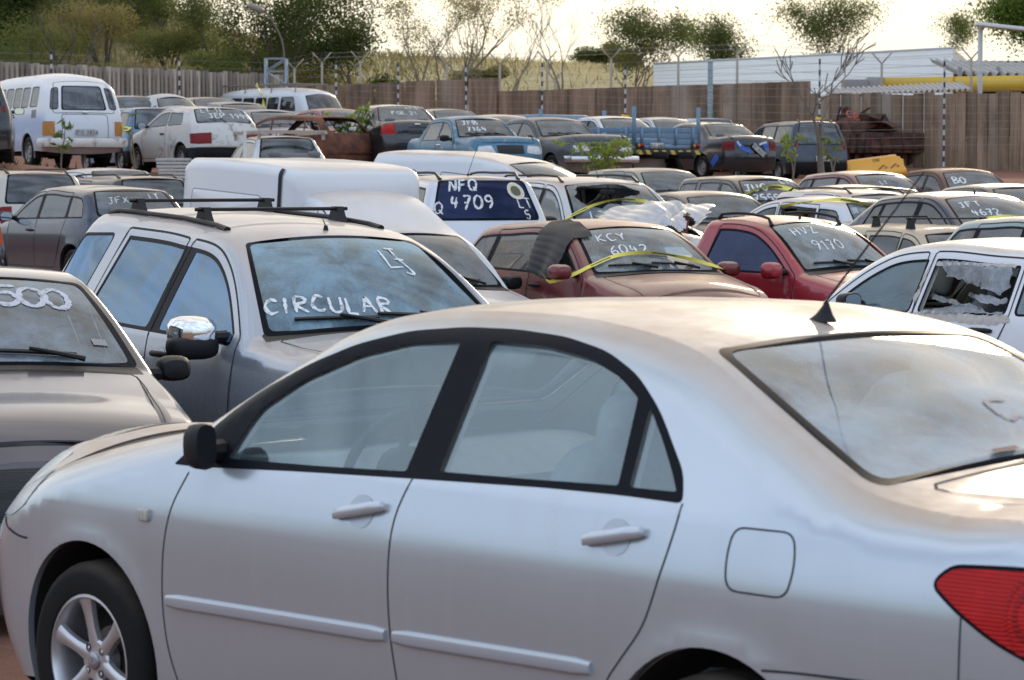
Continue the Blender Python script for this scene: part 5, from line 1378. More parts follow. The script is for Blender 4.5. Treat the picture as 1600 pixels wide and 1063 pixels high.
    def f(c): c.sp['rails'] = (c.t['rf']+.2, c.t['rr']-.1, .86, .045)
    car('black_wagon', 'black estate with dusty beige roof between navy hatchback and cargo van', 'car', spot(215, 277, 101, 212, sp, 3.3), sp, blk(), darkg((.2, .22, .25), .2), GR, f)
    sp = sp_wagon(4.0, 1.44, **mid(h=.14, hs=.09), tl_mat=lens_mat('orange_red_lens', (.45, .06, .01), 40), tl=(.70, .90, .08))
    car('tail_lamp_car', 'dark car cut off by left edge showing its red tail lamp', 'car', anchor(1, 368, 150, 205, sp, (3.94, -.70, .80)), sp, nvy(), darkg(), GR)
    # JUG square hatch with tape
    sp = sp_uno(3.65, 1.43, **mid(h=.10, hs=.065), side_glass=glass((.55, .66, .70), .35, .02, 1.0, (.48, .54, .56), '_jug2'))
    def f(c):
        c.write('JUG', .17, (.50, -.86), True, .030, 41, .05, .04); c.write('7555', .15, (.14, -.70), True, .030, 42, .05, .04); c.write('LT.', .12, (.78, .42), True, .026, 43, .05, .04)
        sc = c.t['cowl']; tape(c, [('s', sc+.18, -.97), ('s', sc+.34, -.6), ('s', sc+.40, 0), ('s', sc+.36, .5), ('s', sc+.22, .97), ('e', .95, .92, 1, .12), ('e', .7, .86, 1, .3)], .085, 'yellow tape across the windscreen of black JUG hatchback', 6)
    car('black_hatchback', 'square black hatchback with JUG 7555 and yellow tape on windscreen', 'car', spot(1192, 276, 96, 25, sp, 1.56), sp, blk(), glass((.42, .52, .54), .38, .02, 1.0, (.42, .46, .46), '_jug'), GR, f)
    sp = sp_boxy(4.2, 1.37, **mid())
    car('dark_saloon', 'dark saloon with brown dusty roof in front of the black square hatchback', 'car', spot(1098, 300, 112, 27, sp, 2.2), sp, blk(), seen((.35, .40, .42), .35), GR)
    sp = sp_uno(3.7, 1.42, **mid())
    car('grey_green_car', 'grey green square car just left of the black JUG hatchback', 'car', spot(1017, 264, 88, 27, sp, 2.0), sp, paint((.20, .23, .22), .2, .35, .9, .4, .4, '_greygreen'), seen((.4, .48, .5), .35), GR)
    sp = sp_hatch(3.8, 1.43, .81, **mid(h=.10, hs=.065), surround='thin', no_glass=(1,))
    def f(c):
        sr = c.t['rr']; tape(c, [('e', 2.1, 1.30, 1, .03), ('s', sr-.30, .93), ('s', sr+.0, .7), ('s', sr+.12, .2), ('s', sr+.14, -.4)], .05, 'yellow tape over the roof of small white hatchback', 8)
    car('small_white_car', 'small white hatchback behind the beige estate with tape on its roof', 'car', spot(1315, 309, 118, 216, sp, 2.6), sp, W(), seen((.5, .6, .62), .3), GR, f)
    sp = sp_hatch(3.8, 1.42, **mid(), no_glass=(0,))
    car('dark_blue_hatchback', 'dark blue hatchback with open window behind the small white car', 'car', spot(1352, 290, 98, 214, sp, 2.6), sp, nvy(), darkg(), GR)
    sp = sp_wagon(4.1, 1.46, **mid())
    def f(c):
        c.sp['rails'] = (c.t['rf']+.1, c.t['rr']-.1, .84, .045); a = c.t['pk']
        q = rpoly([(a+.1, -.5), (a+.75, -.5), (a+.75, .5), (a+.1, .5)], .06); c.strip_ribbon('sunroof', q, .05, BLK(), .004, closed=True)
    car('silver_wagon', 'silver estate with black roof rails behind the small white hatchback', 'car', spot(1356, 298, 104, 25, sp, 2.1), sp, paint((.48, .50, .53), .4, .3, .9, .4, .5, '_silver4'), seen(), GR, f)
    sp = sp_hatch(3.8, 1.42, **mid(), side_glass=glass((.35, .45, .52), .3, .02, 1.0, (.36, .42, .48), '_m3'))
    def f(c): c.write('LT', .10, (.45, -.3), True, .02, 51, .05, .04)
    car('maroon_hatchback', 'small maroon hatchback right of the yellow plastic barrier', 'car', spot(1352, 268, 86, 27, sp, 2.1), sp, paint((.15, .035, .05), .3, .28, .7, .4, .6, '_maroon2'), seen((.45, .54, .56), .4), GR, f)
    sp = sp_boxy(4.3, 1.38, **mid())
    def f(c): c.write('BO', .17, (.42, -.72), True, .03, 53, .0, .04)
    car('rusty_saloon', 'rusty brown old saloon with BO painted on windscreen by the fence', 'car', spot(1492, 264, 86, 22, sp, 2.2), sp, paint((.13, .055, .035), .0, .6, .5, .5, .1, '_rustbrown', wear=.6), seen((.35, .38, .36), .4), GR, f)
    sp = sp_sedan(4.2, 1.42, **mid(h=.09, hs=.06), side_glass=glass((.22, .25, .36), .2, .02, 1.0, (.34, .36, .44), '_jft'))
    def f(c):
        c.write('JFT', .12, (.62, -.75), True, .022, 55, .0, .04); c.write('4672', .12, (.36, -.6), True, .022, 56, .0, .04); c.sp['antenna'] = ((.05, .5), c.t['rf']+.12, 0)
        sc = c.t['cowl']; tape(c, [('s', sc+.05, -.95), ('s', sc+.17, -.5), ('s', sc+.20, 0), ('s', sc+.17, .6), ('s', sc+.08, .96)], .06, 'yellow tape low across the windscreen of navy JFT saloon', 9)
    car('navy_saloon', 'navy saloon at right with JFT 4672 on its dusty windscreen', 'car', spot(1500, 301, 128, 27, sp, 2.25), sp, nvy(), glass((.35, .40, .46), .45, .03, 1.0, (.40, .41, .44), '_jft2'), GR, f)
    sp = sp_sedan(4.3, 1.40, **mid())
    car('dusty_dark_car', 'dark car with dusty roof cut off by right edge near rusty saloon', 'car', spot(1575, 288, 100, 24, sp, 2.2), sp, blk(), seen((.4, .44, .46), .35), GR)
    sp = sp_hatch(3.8, 1.42, **mid())
    car('teal_car', 'pale teal car at the right edge in front of navy saloon', 'car', spot(1672, 338, 150, 27, sp, 2.1), sp, paint((.18, .27, .30), .3, .3, .7, .4, .5, '_teal'), seen((.4, .5, .54), .3), GR)
    # beige square estate with roof bars
    sp = sp_boxwagon(4.15, 1.42, **mid(h=.085, hs=.055), side_glass=glass((.30, .36, .42), .25, .02, 1.0, (.40, .42, .46), '_bg'))
    def f(c):
        c.sp['bars'] = ((c.t['rf']+.35, c.t['rf']+1.15), .90, .12); c.sp['antenna'] = ((.75, -.55), c.t['rf']-.5, .98)
        c.write('L0', .09, (.4, -.5), True, .018, 58, .0, .04)
    car('beige_estate', 'beige square estate with two black roof bars in front of navy saloon', 'car', anchor(1440, 369, 136, 22, sp, (1.74, -.55, 1.33)), sp, paint((.46, .40, .29), .1, .34, .9, .4, .4, '_beige'), glass((.42, .48, .50), .36, .03, 1.0, (.42, .42, .40), '_bgf'), GR, f)
    # second tall white van
    sp = sp_wagon(4.5, 1.86, .84, **mid(h=.12, hs=.08)); sp.update(zb0=1.12, tum=.22, surround='thin', do=.30, prof=prof((.25, .80), (.42, .90), (.95, 1.12), None, (1.95, 1.66), (2.7, 1.80), (4.15, 1.83), (4.36, 1.15), 4.38, roof_r=.12, ws_b=.07), dlo=(1.2, (4.1, 4.0)), pillars=[(2.05, 2.0, .1), (3.0, 2.97, .1)], ub=3.5, L=4.5)
    car('white_van', 'tall white van behind the NFQ estate showing roof and window tops', 'van', spot(742, 236, 112, 56, sp, 2.9), sp, W(), seen((.3, .35, .4), .3), GR)
    sp = sp_boxy(4.1, 1.42, **mid())
    def f(c): ladder_rack(c)
    car('white_rack_car', 'white car with wooden ladder rack on roof behind the cargo van', 'car', spot(440, 213, 82, 200, sp, 2.6), sp, W(), seen((.25, .32, .34), .25), GR, f)
def ladder_rack(c):
    wd = plain('grey_wood', (.42, .36, .30), .8, var=.4); m = c.P('roof_rack'); z = max(c.z_)+.07; x0 = c.L/2-1.7
    for y in (-.62, .62): m.box((x0-.75, y, z), (2.1, .05, .05), wd); 
    for k in range(7): m.box((x0+.2-.32*k, 0, z+.03), (.05, 1.3, .03), wd)
    for x in (x0+.2, x0-1.6):
        for y in (-.62, .62): m.box((x, y, z-.06), (.05, .05, .14), wd)
    m.box((x0-1.2, .80, z-.25), (.06, .06, .55), plain('white_post', (.7, .7, .68), .6)); m.box((x0-1.2, .71, z), (.05, .24, .05), wd)
def smashed(c):
    """jagged glass left round a hole"""
    sc, sf = c.t['cowl']+.045, c.t['rf']-.03; v = .90; g = glass((.62, .70, .72), .45, .04, 1.0, (.50, .52, .54), '_cracked')
    hole = [(.30, -.62), (.26, -.40), (.34, -.15), (.30, .02), (.46, .10), (.55, .30), (.60, .52), (.72, .62), (.80, .40), (.92, .30), (.94, .0), (.90, -.35), (.93, -.6), (.80, -.74), (.62, -.80), (.45, -.72)]
    H_ = [(sc+(sf-sc)*a, b) for a, b in hole]; rg = random.Random(3); J = []
    for i in range(len(H_)):
        p, q = H_[i], H_[(i+1) % len(H_)]
        for k in (0, .33, .66): J.append((p[0]+(q[0]-p[0])*k+rg.uniform(-.02, .02), p[1]+(q[1]-p[1])*k+rg.uniform(-.03, .03)))
    out = rpoly([(sc, -v), (sf, -v), (sf, v), (sc, v)], .06, 4)
    gr = np.array([(a, b) for a in np.linspace(sc, sf, 10) for b in np.linspace(-v, v, 16)]); gr = gr[pip(gr, out)]
    P, T, C = c.cdt(out, [J], gr, .01); keep = ~pip(C, J)
    q, n = c.strip(P); c.emit('broken_windshield', c.X(q), c.Nn(n), T[keep], g, .002)
    c.write('LT 17', .12, (.06, -.62), True, .02, 61, .0, .04); c.write('JN', .12, (.30, .50), True, .02, 62, .0, .04)
def torn_hood(c):
    """crumpled silver bonnet skin bent up over the engine, one torn hole"""
    D = F/130; pm = paint((.46, .48, .52), .75, .24, .15, .1, .5, '_torn'); rust = plain('torn_edge_rust', (.20, .060, .030), .8)
    rows = [([(927, 338), (960, 327), (1000, 321), (1055, 317), (1085, 321), (1118, 322)], D-.75), ([(933, 344), (964, 339), (1005, 335), (1050, 331), (1083, 334), (1114, 330)], D-1.05), ([(938, 349), (970, 350), (1006, 349), (1046, 345), (1080, 350), (1108, 337)], D-1.25), ([(944, 353), (978, 358), (1012, 361), (1046, 361), (1076, 364), (1100, 347)], D-1.40)]
    G3 = np.array([[tuple(at(px, py, d)) for px, py in r] for r, d in rows]); o0 = G3.reshape(-1, 3).mean(0); G3 -= o0
    R1 = np.array([smooth_line([tuple(p) for p in r], 9) for r in G3]); R2 = np.array([smooth_line([tuple(p) for p in R1[:, j]], 9) for j in range(R1.shape[1])])   # [u][v]
    nu, nv = R2.shape[:2]; V = []
    for i in range(nu):
        for j in range(nv):
            a, b = i/(nu-1), j/(nv-1); k = .035*abs(math.sin(8*a+4*b))+.016*abs(math.sin(23*a-13*b))+.05*math.exp(-((a-.45-.2*b)/.025)**2)-.05*math.exp(-((a-.68+.15*b)/.03)**2); V.append((R2[i, j, 0], R2[i, j, 1]-k, R2[i, j, 2]+k*.6))
    F_ = []; Rm = []
    for i in range(nu-1):
        for j in range(nv-1):
            a, b = i/(nu-1), j/(nv-1); h = ((a-.765-.03*math.sin(b*11))/.045)**2+((b-.66)/.30)**2
            f = (i*nv+j, (i+1)*nv+j, (i+1)*nv+j+1, i*nv+j+1)
            if h < 1: 
                if a < .77: Rm.append(f)
                continue
            if b > .93+.06*math.sin(a*31) or a > .97+.03*math.sin(b*17): continue
            F_.append(f)
    m = MB(); m.add(V, F_, pm); m.add([(v[0], v[1]+.10, v[2]-.03) for v in V], Rm, rust)
    o = m.build('torn_hood', loc=tuple(o0)); tag(o, 'crumpled torn silver bonnet lying bent up on the wrecked wagon', 'car bonnet')
def back_rows():
    FG = 'cars in the far row by the fence'
    blk = lambda: paint((.014, .017, .024), .2, .20, .25, .12, .7, '_black2')
    red = lens_mat('red_lens', (.20, .006, .007), 40)
    # big van, rear three quarter
    sp = sp_kombi(); sp['side_glass'] = glass((.42, .50, .52), .28, .03, 1.0, (.45, .48, .50), '_kombi')
    pm = two_tone('_kombi_paint', (.70, .71, .72), (.40, .49, .66))
    def f(c):
        L2 = c.L/2; wb = paint((.66, .64, .60), 0, .5, .6, .8, .2, '_bumper_white', wear=.35, wearcol=(.25, .10, .05))
        b = c.P('rear_bumper'); line = [(-L2+.28, .88, .50), (-L2+.06, .84, .50), (-L2-.02, .5, .50), (-L2-.05, 0, .50), (-L2-.02, -.5, .50), (-L2+.06, -.84, .50), (-L2+.28, -.88, .50)]
        rings = [[(x, y, z+dz) if abs(dx) < 1e-9 else (x-dx*(1 if abs(y) < .8 else .3), y+(math.copysign(dx, y) if abs(y) > .8 else 0), z+dz) for dx, dz in ((0, -.09), (.05, -.085), (.07, -.03), (.07, .04), (.045, .09), (0, .095))] for x, y, z in line]
        b.loft(rings, wb, cap=False, closed=False)
        f_ = c.P('front_bumper'); f_.box((L2-.06, 0, .5), (.1, 1.66, .18), wb, bev=.04)
        s1 = c.s_at(1.06, True); s2 = c.s_at(.80, True); s3 = c.s_at(.50, True); sr = c.t['rr']
        c.strip_ribbon('body', rpoly([(s1, -.66), (s3, -.66), (s3, .66), (s1, .66)], .05), .012, GAP(), closed=True)   # engine lid
        c.strip_ribbon('body', rpoly([(sr-.12, -.88), (s1-.03, -.90), (s1-.03, .90), (sr-.12, .88)], .08), .012, GAP(), closed=True)
        p = c.pt_strip(c.s_at(1.10, True), 0, .02); blob(c.P('lid_handle'), p, (.05, .13, .04), CHROME(), 3)
        c.plate(True, .70, None); tilt = 0
        c.parts.pop('number_plate')
        c.plate(True, .72, 'JFO 3858')
        for sd in (1, -1):   # red upper half of the lamps
            pass
        c.strip_ribbon('rust_patch', [(c.s_at(.47, True), -.2), (c.s_at(.47, True), .3)], .03, plain('rust', (.18, .07, .03), .9), .004)
    car('old_van', 'white rear engine van with faded blue sides and red dirty bumper at left', 'van', anchor(127, 150, 77, 209, sp, (4.25, 0, 1.45)), sp, pm, seen((.50, .58, .60), .3, key='_kr'), FG, f)
    sp = sp_wagon(4.6, 1.65, **far(h=.12), tl=(.86, 1.0, .05), tlv=.90); 
    car('dark_pickup', 'dark vehicle at the left edge beside the white van with red tail lamp', 'pickup', anchor(12, 178, 88, 190, sp, (4.55, -.72, .85)), sp, blk(), darkg(), FG)
    # white two-door hatch LT 11
    sp = sp_hatch(3.80, 1.36, .80, **far(h=.10, hs=.065), surround='thin', pillars=[(2.35, 2.28, .10)], doors=[((1.14, 1.12, 1.12), (2.33, 2.33, 2.26))], handle_at=[(2.18, .80)], bump_black=True, win_door=['door#f', None], vR=.90, rear_wiper=True, bump_z=.50, tl=(.58, .80, .16), tlv=.52, do=.09)
    sp['dlo'] = (1.22, (3.12, 2.92))
    pm = paint((.55, .54, .51), 0, .35, .8, .7, .3, '_dirty_white', wear=.28, wearcol=(.06, .05, .05))
    def f(c): c.write('LT.11', .13, (.68, .70), False, .024, 71, .0, .04); c.write('JEP 1991', .15, (.28, .48), False, .024, 72, .0, .04)
    car('white_hatchback', 'dirty white two-door hatchback with LT 11 JEP 1991 on rear glass', 'car', anchor(345, 181, 77, 210, sp, (3.37, 0, 1.16)), sp, pm, glass((.45, .54, .54), .40, .03, 1.0, (.44, .46, .44), '_jep'), FG, f)
    # black saloon with red lamps
    sp = sp_sedan(4.35, 1.44, .84, **far(h=.10, hs=.065), bump_z=.55, tl=(.76, .97, .22), tlv=.56, tl_mat=lens_mat('bright_red_lens', (.46, .016, .012), 30))
    def f(c):
        c.write('FOE 21', .13, (.40, .42), False, .022, 73, .0, .04); c.write('LT.9', .09, (.75, -.2), False, .018, 74, .0, .04)
        s1, s2 = c.s_at(.90, True), c.s_at(.76, True); c.strip_ribbon('plate_recess', [((s1+s2)/2, -.30), ((s1+s2)/2, .30)], .14, plain('recess_black', (.008, .008, .009), .5), .003)
        p = c.pt_strip(c.s_at(.935, True), 0, .01); blob(c.P('badge'), p, (.02, .14, .035), CHROME(), 3)
    car('black_saloon', 'black saloon seen from behind with bright red tail lamps', 'car', anchor(630, 179, 70, 201, sp, (3.35, 0, 1.22)), sp, blk(), glass((.45, .52, .55), .32, .03, 1.0, (.42, .46, .48), '_bs'), FG, f)
    # blue JFB
    sp = sp_boxy(4.0, 1.38, .79, **far(h=.10, hs=.065), side_glass=glass((.45, .55, .56), .3, .02, 1.0, (.40, .46, .46), '_jfbs'))
    def f(c): c.write('JFB', .14, (.62, -.72), True, .026, 75, .0, .04); c.write('7164', .14, (.28, -.60), True, .026, 76, .0, .04)
    car('blue_saloon', 'blue old saloon facing camera with JFB 7164 on windscreen', 'car', spot(744, 182, 76, 24, sp, 1.85), sp, paint((.05, .16, .25), .1, .4, .35, .5, .3, '_faded_blue', wear=.25, wearcol=(.32, .34, .33)), glass((.50, .58, .58), .30, .03, 1.0, (.42, .46, .46), '_jfb'), FG, f)
    # dark old saloon with chrome bumper
    sp = sp_boxy(4.6, 1.38, .86, **far(h=.10, hs=.065), hl=(.62, .76, .04), plate=('front', .50, 'KS 2818'), bump_black=False, side_glass=glass((.50, .58, .58), .35, .02, 1.0, (.44, .46, .44), '_op'), L_=0)
    sp['prof'] = prof((.14, .82), (.24, .88), (1.50, .95), None, (2.02, 1.315), (2.45, 1.375), (3.0, 1.34), (3.5, .98), 4.52, hatch=False, deck=(4.5, .93), front_b=.09, tail_b=.06, roof_r=.05, ws_b=.035)
    sp.update(dlo=(1.58, (3.22, 3.0)), pillars=[(2.42, 2.36, .07)], doors=[((1.48, 1.48, 1.48), (2.42, 2.42, 2.36))], cab=(1.5, 3.4), ua=.9, ub=3.55, handle_at=[(2.26, .80)])
    def f(c):
        L2 = c.L/2; b = c.P('chrome_bumper'); b.loft([[(x+dx, y, .47+dz) for dx, dz in ((0, -.07), (.05, -.06), (.065, 0), (.05, .06), (0, .07))] for x, y in ((L2-.35, .88), (L2-.10, .86), (L2-.01, .4), (L2, 0), (L2-.01, -.4), (L2-.10, -.86), (L2-.35, -.88))], plain('dull_chrome', (.62, .62, .62), .25, .9), cap=False, closed=False)
    car('dark_old_saloon', 'dark grey old saloon with chrome front bumper facing right of camera', 'car', spot(868, 184, 71, 31, sp, 2.06), sp, paint((.055, .065, .07), .1, .42, .55, .5, .3, '_dullgrey', wear=.3, wearcol=(.16, .16, .15)), glass((.28, .34, .34), .48, .04, 1.0, (.34, .35, .33), '_opf'), FG, f)
    sp = sp_sedan(4.2, 1.42, **far())
    car('white_far_car', 'white car behind the dark old saloon near flatbed truck', 'car', spot(962, 182, 64, 27, sp, 2.0), sp, paint((.62, .63, .64), 0, .3, .6, .4, .5, '_white_far'), seen(), FG)
    flatbed()
    # black saloon with blue swooshes
    sp = sp_sedan(4.45, 1.42, .85, **far(h=.10, hs=.065), bump_z=.52, tl=(.70, .93, .16), tlv=.66, tl_mat=lens_mat('dark_red_lens', (.16, .006, .009), 30))
    def f(c):
        bl, wt = plain('blue_decal', (.03, .12, .50), .4), plain('white_decal', (.62, .68, .75), .4)
        a, b = c.s_at(.92, True), c.s_at(.66, True)
        for (va, vb, ca, cb, w, m) in ((.60, .12, .1, .95, .10, bl), (.62, .16, .02, .85, .035, wt), (-.50, -.62, .15, .7, .14, bl), (-.25, -.60, .32, .10, .04, wt)):
            c.strip_ribbon('blue_decal', smooth_line([(a+(b-a)*(ca+(cb-ca)*k), va+(vb-va)*k**1.6) for k in np.linspace(0, 1, 5)], 3), w, m, .003)
        c.side_ribbon('blue_decal', [(3.86, .36), (4.10, .58)], .16, bl, .003, sides=(1,))
        p = c.pt_strip(c.s_at(.70, True), -.18, .05); n = c.P('number_plate'); M = Matrix.Translation(p) @ Matrix(((0, 0, -1, 0), (-1, 0, 0, 0), (0, 1, 0, 0), (0, 0, 0, 1))) @ Matrix.Rotation(R(-38), 4, 'Z')
        n.box((0, 0, 0), (.42, .13, .01), plain('plate_grey', (.46, .46, .45), .5, var=.1), rot=M); flat_text(n, 'SP 8003', .075, .011, M @ Matrix.Translation((0, -.006, .006)), plain('plate_ink', (.03, .03, .03), .6))
    car('striped_saloon', 'black saloon with blue and white swoosh decals and dangling number plate', 'car', anchor(1138, 205, 63, 209, sp, (3.35, 0, 1.2)), sp, blk(), glass((.30, .36, .38), .3, .03, 1.0, (.36, .40, .40), '_vec'), FG, f)
    # dark blue people carrier
    sp = sp_wagon(4.3, 1.60, .86, **far(h=.11, hs=.07), plate=('rear', .62, 'JFG 6518'), no_glass=(0,), rear_wiper=False, bump_black=True, tl=(.85, 1.05, .06), tlv=.86); sp.update(zb0=.98)
    def f(c): c.sp['rails'] = (c.t['rf']+.2, c.t['rr']-.05, .84, .05)
    car('dark_estate', 'dark blue estate car standing between striped saloon and rusted truck wreck', 'car', anchor(1279, 209, 60, 199, sp, (4.08, 0, 1.28)), sp, paint((.022, .032, .055), .2, .28, .5, .5, .5, '_navy2'), glass((.25, .32, .36), .3, .03, 1.0, (.34, .38, .40), '_mpv'), FG, f)
    # burnt shell
    sp = sp_hatch(4.0, 1.40, .82, **far(h=.11, hs=.07), no_glass=(0, 1, 2), no_ws=True, lights=False, interior=False, wipers=False, mirrors=False, handles=False, surround='thin', bump_black=False)
    sp['no_rear'] = True
    rust = rust_mat('_burnt', (.17, .062, .030), (.055, .022, .014))
    def f(c):
        c.parts.pop('rear_window', None); 
        for k in list(c.parts):
            if 'seal' in k: c.parts.pop(k)
        m = c.P('bare_seat_frame'); 
        for x in (.1, -.7):
            for y in (-.4, .4): m.tube([(x, y-.2, .5), (x-.25, y-.2, 1.05), (x-.25, y+.2, 1.05), (x, y+.2, .5)], .018, rust, 5)
        ring = [(c.L/2-2.9+.16*math.cos(a), .95, .62+.16*math.sin(a)) for a in np.linspace(0, 2*PI, 17)]; m.tube(ring, .015, plain('pale_hoop', (.5, .45, .38), .8), 5, cap=False)
    car('burnt_car', 'rusty burnt out car shell without windows beside the black saloon', 'car wreck', spot(470, 181, 70, 232, sp, 2.3), sp, rust, None, FG, f)
    # second van with roof rack
    sp = sp_kombi(); sp.update(h=.16, hs=.1); sp['side_glass'] = darkg((.16, .19, .22), .2)
    def f(c):
        m = c.P('roof_rack'); mt = plain('rack_steel', (.22, .19, .16), .7); z = 2.02
        for y in (-.6, -.2, .2, .6): m.tube([(-1.6, y, z), (1.5, y, z)], .02, mt, 5)
        for x in (-1.6, -.6, .5, 1.5):
            m.tube([(x, -.66, z), (x, .66, z)], .02, mt, 5)
            for y in (-.6, .6): m.tube([(x, y, z), (x, y*1.15, 1.78)], .018, mt, 5)
        tape(c, [('p', -.2, -.6, 2.05), ('p', .2, -.80, 1.8), ('p', .4, -.9, 1.5), ('p', .45, -.92, 1.1)], .12, 'yellow tape hanging from the roof rack of far white van', 12)
    car('van_with_rack', 'white van with roof rack and yellow tape in front of slab fence', 'van', spot(433, 141, 53, 49, sp, 2.2), sp, paint((.60, .62, .64), 0, .35, .5, .4, .4, '_white_far2'), darkg((.2, .22, .25), .25), FG, f)
    sp = sp_beetle(); car('beetle_car', 'round roofed grey white small car behind the dirty white hatchback', 'car', spot(256, 150, 62, 207, sp, 2.15), sp, paint((.42, .44, .45), 0, .4, .5, .4, .3, '_beetle'), seen((.2, .25, .28), .3), FG)
    fs = [(197, 151, 62, 207, sp_boxy, 'grey saloon half hidden behind the big white van', (.36, .38, .40)), (318, 153, 60, 205, sp_sedan, 'dark grey saloon behind the dirty white hatchback, left of the rack van', (.06, .065, .075)),
          (213, 170, 70, 208, sp_uno, 'pale blue car under yellow tape between white van and white hatchback', (.10, .20, .30)), (412, 172, 65, 27, sp_sedan, 'blue saloon behind the rusty burnt shell', (.05, .10, .20)),
          (520, 170, 60, 27, sp_hatch, 'dark red hatchback behind the burnt shell and black saloon', (.20, .02, .04)), (688, 171, 60, 205, sp_sedan, 'dark blue saloon roof behind blue JFB car', (.03, .05, .09)),
          (778, 180, 66, 27, sp_hatch, 'beige car roof between blue JFB car and dark old saloon', (.30, .27, .24)), (1032, 184, 57, 27, sp_hatch, 'silver hatchback roof behind the blue flatbed truck', (.45, .48, .50)), (1072, 187, 56, 205, sp_wagon, 'pale blue estate hidden behind flatbed truck side', (.25, .32, .38)),
          (365, 160, 61, 27, sp_wagon, 'grey estate beneath the rack van', (.12, .13, .14))]
    for (px, py, s, an, fn, lb, rgb) in fs:
        sp = fn(**far()); c = car('far_car', lb, 'car', spot(px, py, s, an, sp), sp, paint(rgb, .1, .32, .7, .4, .5, '_far'), seen((.35, .42, .44), .35), FG)
        if 'yellow tape' in lb: tape(c, [('e', 3.5, .95, 1, .03), ('e', 2.6, .98, 1, .03), ('e', 1.4, .93, 1, .03)], .12, 'yellow tape along the side of pale blue car', 14)
def two_tone(key, top, low, split=1.14):
    """white above, sun-bleached blue low on the flanks, dirt near the sills"""
    m, nt, out = new_mat('van_paint'+key); tc = N(nt, 'TexCoord'); so = N(nt, 'SeparateXYZ'); lk(nt, tc.outputs['Object'], so.inputs[0])
    n1 = noise(nt, 2.2, 6, .6, tc.outputs['Object']); n2 = noise(nt, 14, 5, .6, tc.outputs['Object'])
    ge = N(nt, 'NewGeometry'); sx = N(nt, 'SeparateXYZ'); lk(nt, tc.outputs['Normal'], sx.inputs[0])
    sd = maprange(nt, math_n(nt, 'ABSOLUTE', sx.outputs['Y']), .5, .95)
    z = math_n(nt, 'ADD', so.outputs['Z'], math_n(nt, 'MULTIPLY', math_n(nt, 'SUBTRACT', n1, .5), .25))
    f = math_n(nt, 'MULTIPLY', maprange(nt, z, split+.08, split-.25), math_n(nt, 'ADD', math_n(nt, 'MULTIPLY', sd, .75), .22))
    col = mixc(nt, f, top, low)
    d = math_n(nt, 'MULTIPLY', maprange(nt, so.outputs['Z'], .75, .3), math_n(nt, 'ADD', n1, .1), True); col = mixc(nt, math_n(nt, 'MULTIPLY', d, .7), col, (.30, .15, .09))
    up = maprange(nt, N(nt, 'NewGeometry').outputs['Normal'].node.outputs['Normal'] if False else sx.outputs['Z'], .6, 1.0); col = mixc(nt, math_n(nt, 'MULTIPLY', math_n(nt, 'MULTIPLY', up, n1), .6), col, DUST)
    col = mixc(nt, math_n(nt, 'MULTIPLY', maprange(nt, n2, .62, .72), .5), col, (.25, .18, .14))
    p = N(nt, 'BsdfPrincipled', Roughness=.42); lk(nt, col, p.inputs['Base Color']); p.inputs['Coat Weight'].default_value = .25; lk(nt, p.outputs[0], out.inputs[0]); return m
def rust_mat(key, a, b):
    m, nt, out = new_mat('rust'+key); tc = N(nt, 'TexCoord'); n1 = noise(nt, 3.5, 8, .68, tc.outputs['Object'], .4); n2 = noise(nt, 40, 4, .6, tc.outputs['Object'])
    col = mixc(nt, maprange(nt, n1, .35, .65), a, b); col = mixc(nt, math_n(nt, 'MULTIPLY', maprange(nt, n2, .5, .75), .5), col, tuple(x*1.7 for x in a))
    p = N(nt, 'BsdfPrincipled', Roughness=.85); lk(nt, col, p.inputs['Base Color']); bp = N(nt, 'Bump', Strength=.5, Distance=.02); lk(nt, n1, bp.inputs['Height']); lk(nt, bp.outputs[0], p.inputs['Normal']); lk(nt, p.outputs[0], out.inputs[0]); return m
